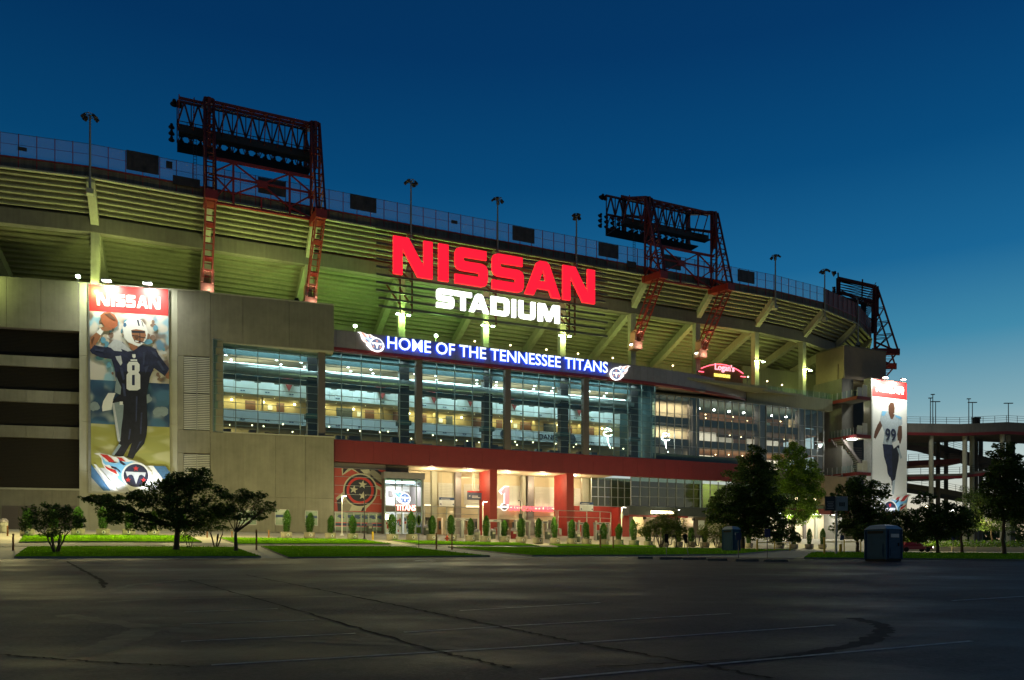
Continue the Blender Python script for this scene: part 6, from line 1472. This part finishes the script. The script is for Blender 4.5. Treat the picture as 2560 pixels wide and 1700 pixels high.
# small dark trees by the poster
p, s, b = pxblobs(440, 1377, [(250,1252,36,16,1.0),(300,1262,40,22,1.2),(350,1245,36,26,1.4),(395,1232,36,30,1.5),(440,1225,40,32,1.8),(485,1215,36,34,1.5),(500,1190,30,20,.8),(530,1235,36,28,1.2),(400,1280,50,26,1.6),(460,1275,50,30,1.8),(520,1280,40,24,1.2),(330,1290,36,20,1.0),(290,1300,24,14,.6),(450,1200,30,18,.9),(515,1180,16,10,.35),(225,1250,14,8,.3),(380,1312,44,20,1.1),(450,1310,44,22,1.2),(505,1312,36,18,.9),(270,1282,30,14,.6)])
tree('small_tree', 'dark spreading small tree in front of the player poster', 'tree', p, 62*s, 0, b, L_DARK, .20, 1, .115, 640, 'small dark trees on the front lawn')
p, s, b = pxblobs(590, 1380, [(590,1265,34,26,1.3),(625,1250,32,22,1.1),(655,1272,30,14,.8),(610,1235,24,14,.6),(560,1280,26,22,1.0),(640,1290,26,12,.6),(675,1262,16,7,.3),(660,1240,18,7,.3),(600,1290,34,16,.9)])
tree('small_tree', 'small dark leaning tree with a flat crown right of the poster tree', 'tree', p, 48*s, 0, b, L_DARK, .13, 1, .105, 540, 'small dark trees on the front lawn')
p, s, b = pxblobs(540, 1369, [(520,1290,34,26,1.1),(560,1285,30,26,1.1),(540,1315,36,16,.8),(500,1310,20,14,.5)])
tree('multi_stem_shrub', 'dark multi-stemmed shrub between the two small trees', 'shrub', p, 34*s, 0, b, L_DARK, .06, 5, .09, 620)
p, s, b = pxblobs(473, 1372, [(465,1335,20,16,.6),(485,1330,20,14,.6)])
tree('multi_stem_shrub', 'low thin shrub right of the dark trunk', 'shrub', p, 14*s, 0, b, L_DARK, .05, 4, .09, 420)
p, s, b = pxblobs(140, 1383, [(95,1285,26,20,.8),(130,1280,26,22,1.0),(165,1285,24,20,.8),(85,1310,26,20,.8),(135,1310,30,22,1.0),(180,1310,24,16,.6),(205,1300,14,10,.3),(120,1335,30,12,.5),(175,1275,12,10,.3),(60,1305,12,12,.25)])
tree('multi_stem_shrub', 'open multi-stemmed dark shrub at the left of the front lawn', 'shrub', p, 42*s, 0, b, L_DARK, .07, 6, .10, 520)
# big trees on the right
p, s, b = pxblobs(1856, 1374, [(1885,1140,24,24,1.0),(1880,1170,40,28,1.6),(1920,1175,30,20,.8),(1860,1205,50,28,1.8),(1915,1210,36,28,1.4),(1840,1235,50,26,1.8),(1900,1240,50,28,1.8),(1820,1262,44,24,1.5),(1880,1270,60,28,2.0),(1930,1265,36,26,1.2),(1815,1292,36,20,1.2),(1860,1300,60,26,2.0),(1920,1300,50,26,1.6),(1960,1320,30,20,.8),(1900,1330,56,22,1.6),(1950,1345,36,18,.9),(1795,1270,20,14,.5),(1850,1325,36,18,1.0),(1985,1345,16,14,.4)])
tree('large_tree', 'large dark pyramidal tree in front of the corner hall', 'tree', p, 60*s, 0, b, L_DARK, .24, 1, .17, 760)
p, s, b = pxblobs(1981, 1368, [(1985,1130,26,20,1.0),(1975,1158,40,24,1.4),(2000,1180,40,26,1.5),(1960,1195,36,26,1.2),(1995,1215,46,28,1.8),(2030,1210,20,22,.7),(1970,1240,46,26,1.6),(2020,1250,30,26,1.2),(1985,1275,50,24,1.6),(2030,1280,20,18,.6),(1995,1300,36,16,1.0)])
tree('street_tree', 'lighter green leafy tree standing right of the large dark tree', 'tree', p, 70*s, 0, b, L_MID, .16, 1, .15, 1500)
p, s, b = pxblobs(1652, 1370, [(1640,1308,30,18,1.0),(1670,1300,30,22,1.1),(1700,1315,28,20,1.0),(1620,1325,26,18,.9),(1660,1325,36,20,1.2),(1695,1340,26,14,.7),(1605,1332,14,12,.4)])
tree('bushy_shrub', 'lit bushy yellow green shrub on many stems below the marquee bulbs', 'shrub', p, 26*s, 0, b, L_SHRUB, .06, 6, .10, 900)
p, s, b = pxblobs(1792, 1370, [(1770,1325,26,20,.9),(1795,1315,26,22,1.0),(1815,1330,20,20,.8),(1785,1345,24,14,.6),(1755,1330,14,10,.3)])
tree('bushy_shrub', 'pale green shrub behind the left portable toilet', 'shrub', p, 30*s, 0, b, L_SHRUB, .05, 6, .10, 800)
TL_ = [(2145, 1382, [(2150,1215,34,26,1.3),(2190,1225,26,22,.9),(2130,1240,34,26,1.3),(2170,1255,40,28,1.6),(2115,1270,24,20,.8),(2145,1290,50,26,1.7),(2190,1290,36,24,1.2),(2110,1320,36,20,1.0),(2150,1330,50,24,1.5),(2195,1320,34,24,1.1),(2205,1240,14,10,.3)], 40, 'dark tree in front of the stair tower, left of the white pylon'),
 (2255, 1382, [(2230,1300,34,22,1.1),(2270,1290,30,20,1.0),(2250,1320,44,22,1.4),(2290,1320,36,24,1.2),(2240,1345,44,16,1.0),(2300,1345,30,16,.8)], 30, 'dark low tree at the foot of the white pylon'),
 (2345, 1385, [(2330,1280,30,22,1.1),(2370,1275,30,22,1.1),(2320,1305,36,22,1.2),(2365,1305,46,24,1.5),(2400,1310,30,20,1.0),(2350,1335,46,18,1.1),(2290,1250,16,12,.3),(2310,1245,18,14,.4)], 34, 'dark round tree below the ramp, right of the pylon'),
 (2480, 1378, [(2450,1240,36,24,1.3),(2490,1250,36,24,1.3),(2430,1275,40,26,1.5),(2480,1285,50,26,1.7),(2530,1270,36,24,1.3),(2450,1310,44,20,1.2),(2510,1310,44,20,1.2)], 56, 'dark spreading tree behind the tall slim one at far right'),
 (2511, 1388, [(2505,1125,24,20,.8),(2520,1150,34,22,1.2),(2500,1175,40,24,1.4),(2540,1185,34,24,1.2),(2510,1205,44,24,1.5),(2550,1225,34,26,1.3),(2480,1225,36,22,1.1),(2515,1250,46,24,1.5),(2560,1270,36,30,1.4),(2495,1280,40,22,1.2),(2475,1190,16,10,.3)], 80, 'tall dark tree at the right edge of the photo'),
 (2405, 1383, [(2400,1290,26,20,.8),(2425,1300,26,20,.8),(2410,1325,34,18,1.0)], 40, 'thin dark tree between the ramp columns'),
 (2590, 1386, [(2570,1300,40,30,1.5),(2610,1270,50,40,2.0),(2580,1340,40,18,1.0)], 40, 'dark tree cut off by the right edge, lowest branches to the lot')]
for x, y, bl, fk, lab in TL_:
    p, s, b = pxblobs(x, y, bl); tree('dark_tree', lab, 'tree', p, fk*s, 0, b, L_DARK, .15, 1, .14, 820, 'dark trees by the ramp')
# hedge and bright walls seen below the right-hand trees, a passing car light
hd = MB()
for i in range(26):
    x = lerp(2230, 2760, i/25); w = gx(x, 128); leaves(hd, Vector((w.x, w.y, w.z+.8)), Vector((2.2,1.2,1.1)), 260, .2)
o = hd.build('clipped_hedge', L_MID); tag(o, 'green hedge lit from behind below the right-hand trees', 'hedge')
wl_ = thing('boundary_wall', 'low pale lit wall behind the right-hand trees', 'wall')
for i in range(9):
    a, b_ = gx(2260+i*60, 122), gx(2318+i*60, 122); MB().hexa([(a.x,a.y,a.z-.3),(b_.x,b_.y,b_.z-.3),(b_.x,b_.y+.3,b_.z-.3),(a.x,a.y+.3,a.z-.3)], [(a.x,a.y,a.z+.75),(b_.x,b_.y,b_.z+.75),(b_.x,b_.y+.3,b_.z+.75),(a.x,a.y+.3,a.z+.75)]).build('wall_segment', M_CREAM, wl_)
# distant tree line and warm town lights below the ramp
fw_ = MB()
for i in range(60):
    Y = random.uniform(230, 320); x = random.uniform(2180, 2900); leaves(fw_, Vector((ray(x)*Y, Y, 4.7+random.uniform(1,5))), Vector((9,4,random.uniform(4,7))), 150, .9)
o = fw_.build('distant_woods', L_DARK); o['kind'] = 'stuff'
dt = []
for i, (x, y, Y, s_, lab) in enumerate(((2392,1247,210,.9,'warm distant lamp glowing low below the ramp'),(2380,1278,190,1.1,'white distant lamp below the ramp'),(2315,1266,200,.7,'small warm distant lamp behind the pylon edge'),(2455,1232,220,.6,'small orange distant lamp right of the ramp column'))):
    w = wpt(x, y, Y); o = thing('distant_lamp', lab, 'street lamp', (w.x, w.y, 4.7), 'distant street lamps'); h = w.z-4.7
    MB().tube((0,0,0),(0,0,h),.12).build('pole', M_DARKSTEEL, o); MB().lathe([(.05,-.4*s_),(.45*s_,-.1*s_),(.45*s_,.1*s_),(.05,.4*s_)], (0,0,h), 8).build('lamp_head', [E_WARM, E_WHITE][i == 1], o); dt.append(w)
car = thing('passing_car', 'red lit passing car low behind the large blue toilet', 'car', place(gx(2285,108), R(-3)))
bd = MB(); bd.hexa([(-2.2,-.9,.35),(2.2,-.9,.35),(2.2,.9,.35),(-2.2,.9,.35)], [(-2.15,-.85,.85),(2.1,-.85,.75),(2.1,.85,.75),(-2.15,.85,.85)]); bd.hexa([(-1.7,-.8,.85),(1.0,-.8,.8),(1.0,.8,.8),(-1.7,.8,.85)], [(-1.2,-.65,1.4),(.3,-.65,1.4),(.3,.65,1.4),(-1.2,.65,1.4)])
bd.build('body', mat('car_red',(.3,.02,.02),.3,.05), car, bevel=.06)
for x in (-1.4,1.4):
    for y in (-.85,.85): MB().tube((x,y-.1,.33),(x,y+.1,.33),.33,n=14).build('wheel', M_BLACK, car)
MB().box(-2.24,-2.16,-.85,.85,.6,.72).build('tail_lamp', emis('tail_red',(1,.08,.04),5), car); MB().box(2.1,2.2,-.8,.8,.55,.68).build('headlamp', E_WHITE, car)
# ================================================================== lights of the place, with some added fill
YG = (.84, 1, .27); GRN = (.55, 1, .20)
LAB_K = {0:'on the column at the left end of the STADIUM letters',1:'on the column below the letter D',2:'on the column right of the STADIUM letters',3:'beside the left leg of the middle tower',4:'beside the right leg of the middle tower',5:'on the column right of the neon sign',6:'on the column beside the stair tower'}
proto = None
for k in range(-4, 9):
    n = DN[k].normalized(); s = Vector((-n.y, n.x)); q = DP[k]+DN[k]*2.9
    lamp('POINT', 'deck_lamp_and_fill', FM @ Vector((q.x, q.y, 33.7 if k > -1 else 32.2)), 640 if k < 3 else 780, GRN if k in (-2,-1,0,1) else YG, .25)  # points left of the first pair are added fill, hidden behind the wing
    if k in LAB_K:
        m = FM @ Matrix.Translation((q.x, q.y, 34)) @ Matrix.Rotation(math.atan2(s.y, s.x), 4, 'Z')
        if proto is None:
            proto = o = thing('column_floodlight', 'x', 'floodlight', m, 'paired floodlights on the deck columns')
            for sx in (-.75, .75): h = MB().box(sx-.22, sx+.22, -.2, .25, 0, .22).build('housing', M_BAND, o); MB().box(sx-.2, sx+.2, -.24, .2, -.1, -.005).build('lens', E_GREEN, h)
            MB().bar((-.75,.2,.1),(.75,.2,.1),.07).build('bracket', M_BAND, o)
        else: o = dup(proto, m)
        o['label'] = 'paired bright floodlights '+LAB_K[k]
for k in range(-5, 9):
    q = (DP[k]+DP[k+1])/2+DN[k]*(9.0 if k > -2 else 6.5)
    lamp('POINT', 'terrace_glow', FM @ Vector((q.x, q.y, 31.2 if k > -2 else 33.0)), 70 if k > -2 else 60, YG if k not in (-2,-1,0,1) else GRN, .5)
# floodlights standing on the terrace edge that wash the underside of the deck
for i, (x, lab) in enumerate(((195,'bright floodlight above the wing left of the poster'),(888,'small bright floodlight left of the emblem on the band'),(1090,'green tinged glaring floodlight above the word OF'),(1187,'small terrace lamp above the word THE'),(1276,'warm terrace lamp above the word TENNESSEE'),(1366,'warm terrace lamp right of the second column'),(1445,'terrace lamp above the word TITANS'),(1532,'terrace lamp above the right emblem'),(1682,'terrace lamp left of the neon sign'),(1870,'warm terrace lamp right of the neon sign'),(1918,'small warm lamp on the right terrace'),(1955,'small warm lamp right of the terrace column'))):
    big = i in (0, 1, 2); y = (691,815,839,853,863,874,884,895,914,942,953,962)[i]; d = 9.0 if not big else 1.5
    t_, z_ = fpt(x, y, d); o = thing('terrace_lamp', lab, 'lamp', FM @ Matrix.Translation((t_, d, z_)), 'lamps on the terrace')
    bs = 1 if big else .55; MB().lathe([(.03*bs,.2*bs),(.22*bs,.12*bs),(.24*bs,-.12*bs),(.03*bs,-.2*bs)], n=10).build('bulb', E_GREEN if big else E_WARM, o); MB().bar((0,.1,-.2),(0,.1,min(-.6, 29.5-z_)),.07).build('stem', M_BAND, o)
for t_, d_, e_, c_ in ((-24, .5, 1800, YG), (-9, -.6, 3200, YG), (2.5, -.6, 3400, GRN), (14.5, 1.0, 3000, (.42,1,.18)), (27, 1.0, 2300, YG), (40, 1.0, 2000, YG), (52, 3, 1700, YG), (64, 4, 1500, YG)):
    lamp('SPOT', 'deck_uplight', FM @ Vector((t_, d_, 30.8 if t_ > 0 else 33.6)), e_*.8, c_, .3, aim=FM @ Vector((t_, d_+3.0, 41)), spot=150, blend=.8)
# red steel leg feet are floodlit
for k in (-2, -1, 3, 4):
    lamp('SPOT', 'foot_light', FM @ Vector((DP[k].x+.1, .2, 34.1)), 150, (1,.82,.55), .12, aim=FM @ Vector((DP[k].x, -1.2, 42)), spot=75)
    lamp('POINT', 'foot_glow', FM @ Vector((DP[k].x+.2, .8, 33.7)), 35, (1,.85,.6), .1)
# club hall
for i in range(5):
    lamp('AREA', 'hall_light', FM @ Vector((-8+i*12.3, 4.7, 26.9)), 1000*(.75,1.2,.9,1.15,.8)[i], (.78,1,.97), 11, sy=.5, aim=FM @ Vector((-8+i*12.3, 6.6, 20)))
    lamp('AREA', 'cove_light', FM @ Vector((-8+i*12.3, 2.6, 28.0)), 330, (.80,1,1), 11, sy=.4, aim=FM @ Vector((-8+i*12.3, 3.4, 20)))
    lamp('AREA', 'gallery_light', FM @ Vector((-8+i*12.3, 10.2, 22.75)), 270*(1.1,.8,1.2,.9,.8)[i], (1,.80,.38), 10, sy=.5, aim=FM @ Vector((-8+i*12.3, 10.7, 20)))
    lamp('AREA', 'bar_light', FM @ Vector((-8+i*12.3, 8, 19.0)), 260*(1.2,.9,.7,1.1,.8)[i], (1,.78,.40), 10, sy=1, aim=FM @ Vector((-8+i*12.3, 8, 10)))
    lamp('AREA', 'ceiling_wash', FM @ Vector((-8+i*12.3, 6.5, 25.9)), 240, (1,.84,.55), 10, sy=1, aim=FM @ Vector((-8+i*12.3, 6.5, 30)))
for i in range(3):
    for z, e in ((26.6, 200), (22.3, 170), (19.0, 170)): lamp('AREA', 'ceiling_fill', FM @ Vector((62+i*8, 7, z-2.2 if z < 26 else 24.6)), 150, (1,.72,.36), 7, sy=4, aim=FM @ Vector((62+i*8, 7, z+9))); lamp('AREA', 'corner_light', FM @ Vector((62+i*8, 5, z)), e, (1,.86,.62), 7, sy=2, aim=FM @ Vector((62+i*8, 7.5, z-6)))  # upward areas are added without fixtures so the ceilings look lit
for z in (26.2, 22.2): lamp('AREA', 'wall_wash', FM @ Vector((54, 4.0, z)), 260, (1,.85,.6), 7, sy=.5, aim=FM @ Vector((54, 5.6, z-5)))
# entrance
for t_, d_ in ENTL: lamp('POINT', 'entrance_lamp', FM @ Vector((t_, 2.2, S_Z-1.2)), 620, (1,.80,.48), .3)
for x in (1110, 1180, 1290, 1360): lamp('AREA', 'counter_lamp', FM @ Vector((ft(x,7), 7.2, 8.2)), 160, (1,.84,.58), 3, aim=FM @ Vector((ft(x,7), 7.2, 0)))
lamp('AREA', 'ledge_lamp', FM @ Vector((ft(1318,5), 5.0, 9.2)), 60, (1,.85,.6), 8, sy=.2, aim=FM @ Vector((ft(1318,5), 5.6, 14)))
lamp('AREA', 'red_wall_lamp', FM @ Vector((ft(1500,-.5), .3, 13.2)), 520, (1,.82,.5), 6, sy=1, aim=FM @ Vector((ft(1500,1), 2.5, 6)))
for i in range(2): lamp('AREA', 'window_room_lamp', FM @ Vector((ft(1560+120*i,2), 3.5, 13.4)), 16, (.9,1,.55), 6, sy=1, aim=FM @ Vector((ft(1560+120*i,2), 3.5, 0)))
lamp('POINT', 'green_room_lamp', FM @ Vector((ft(1795,2.5), 2.5, 13)), 260, (.9,1,.5), .3)
lamp('AREA', 'shop_lamp', FM @ Vector((ft(1008,1), .8, 11.3)), 700, (1,1,1), 3.5, aim=FM @ Vector((ft(1008,2), 2.2, 6)))
for x, e in ((1608,420),(1658,300),(1716,420)): lamp('POINT', 'canopy_lamp', FM @ Vector((ft(x,1.5), 2.2, 7.4)), e, (1,.82,.45), .2)
lamp('POINT', 'marquee_glow', FM @ Vector((ft(1656,-1.9), -2.4, 7.6)), 160, (1,.85,.5), .3)
for i in range(4): lamp('POINT', 'side_entrance_lamp', FM @ Vector((ft(1925+i*50,3), 3, 8.6)), 700, (1,1,.86), .3)
tag_p = SL_POS; lamp('POINT', 'landing_lamp', tag_p, 900, (1,1,.92), .2)
for z in (15.5, 28.2): lamp('POINT', 'landing_lamp', FM @ Vector((ft(2120,3), 3, z)), 160, (1,.95,.7), .2)
# posters
for fr, t_, z_ in PLIGHT: lamp('AREA', 'poster_lamp', fr @ Vector((t_, -1.7, z_-.0)), 900 if fr is FB else 1300, (1,1,.86), 1.0, sy=.3, aim=fr @ Vector((t_, -.2, z_-9)))
for fr, x, y, e in ((FB, 320, 1240, 380), (FP, 2224, 1296, 300)):
    for dx in (-45, 45):
        t_, z_ = fr_pt(fr, x+dx*(1 if fr is FB else .5), y, -1.6); lamp('SPOT', 'poster_footlight', fr @ Vector((t_, -1.8, z_)), e*3, (.95,.98,1), .25, aim=fr @ Vector((t_, -.1, z_+8)), spot=110, blend=.7)
# plaza lamps, then added fill points without posts over plaza and lawn
for q in PLZ: lamp('POINT', 'plaza_lamp_light', q, 260, (1,.84,.50), .15)
for x, y, h, e in ((20,1342,4.5,2200),(160,1343,4.5,1700),(300,1344,4.5,2000),(440,1345,4.5,1700),(600,1347,4.5,2000),(740,1350,4.5,1600),(880,1352,4.5,1600),(1010,1355,4.2,1300),(1140,1357,4.2,1500),(1270,1358,4.2,1500),(1400,1361,4.2,1500),(1540,1364,4.2,1700),(1680,1366,4.2,1300),(1800,1368,4.5,1500),(2030,1370,5,1500),(2330,1378,4.5,2200),(2450,1376,4.5,1800)):
    p = gpt(x, y); lamp('POINT', 'plaza_fill', p+Vector((0,0,h)), e*.72, (1,.85,.36), .4)
for w in dt: lamp('POINT', 'distant_glow', w, 1500, (1,.6,.25), .4)
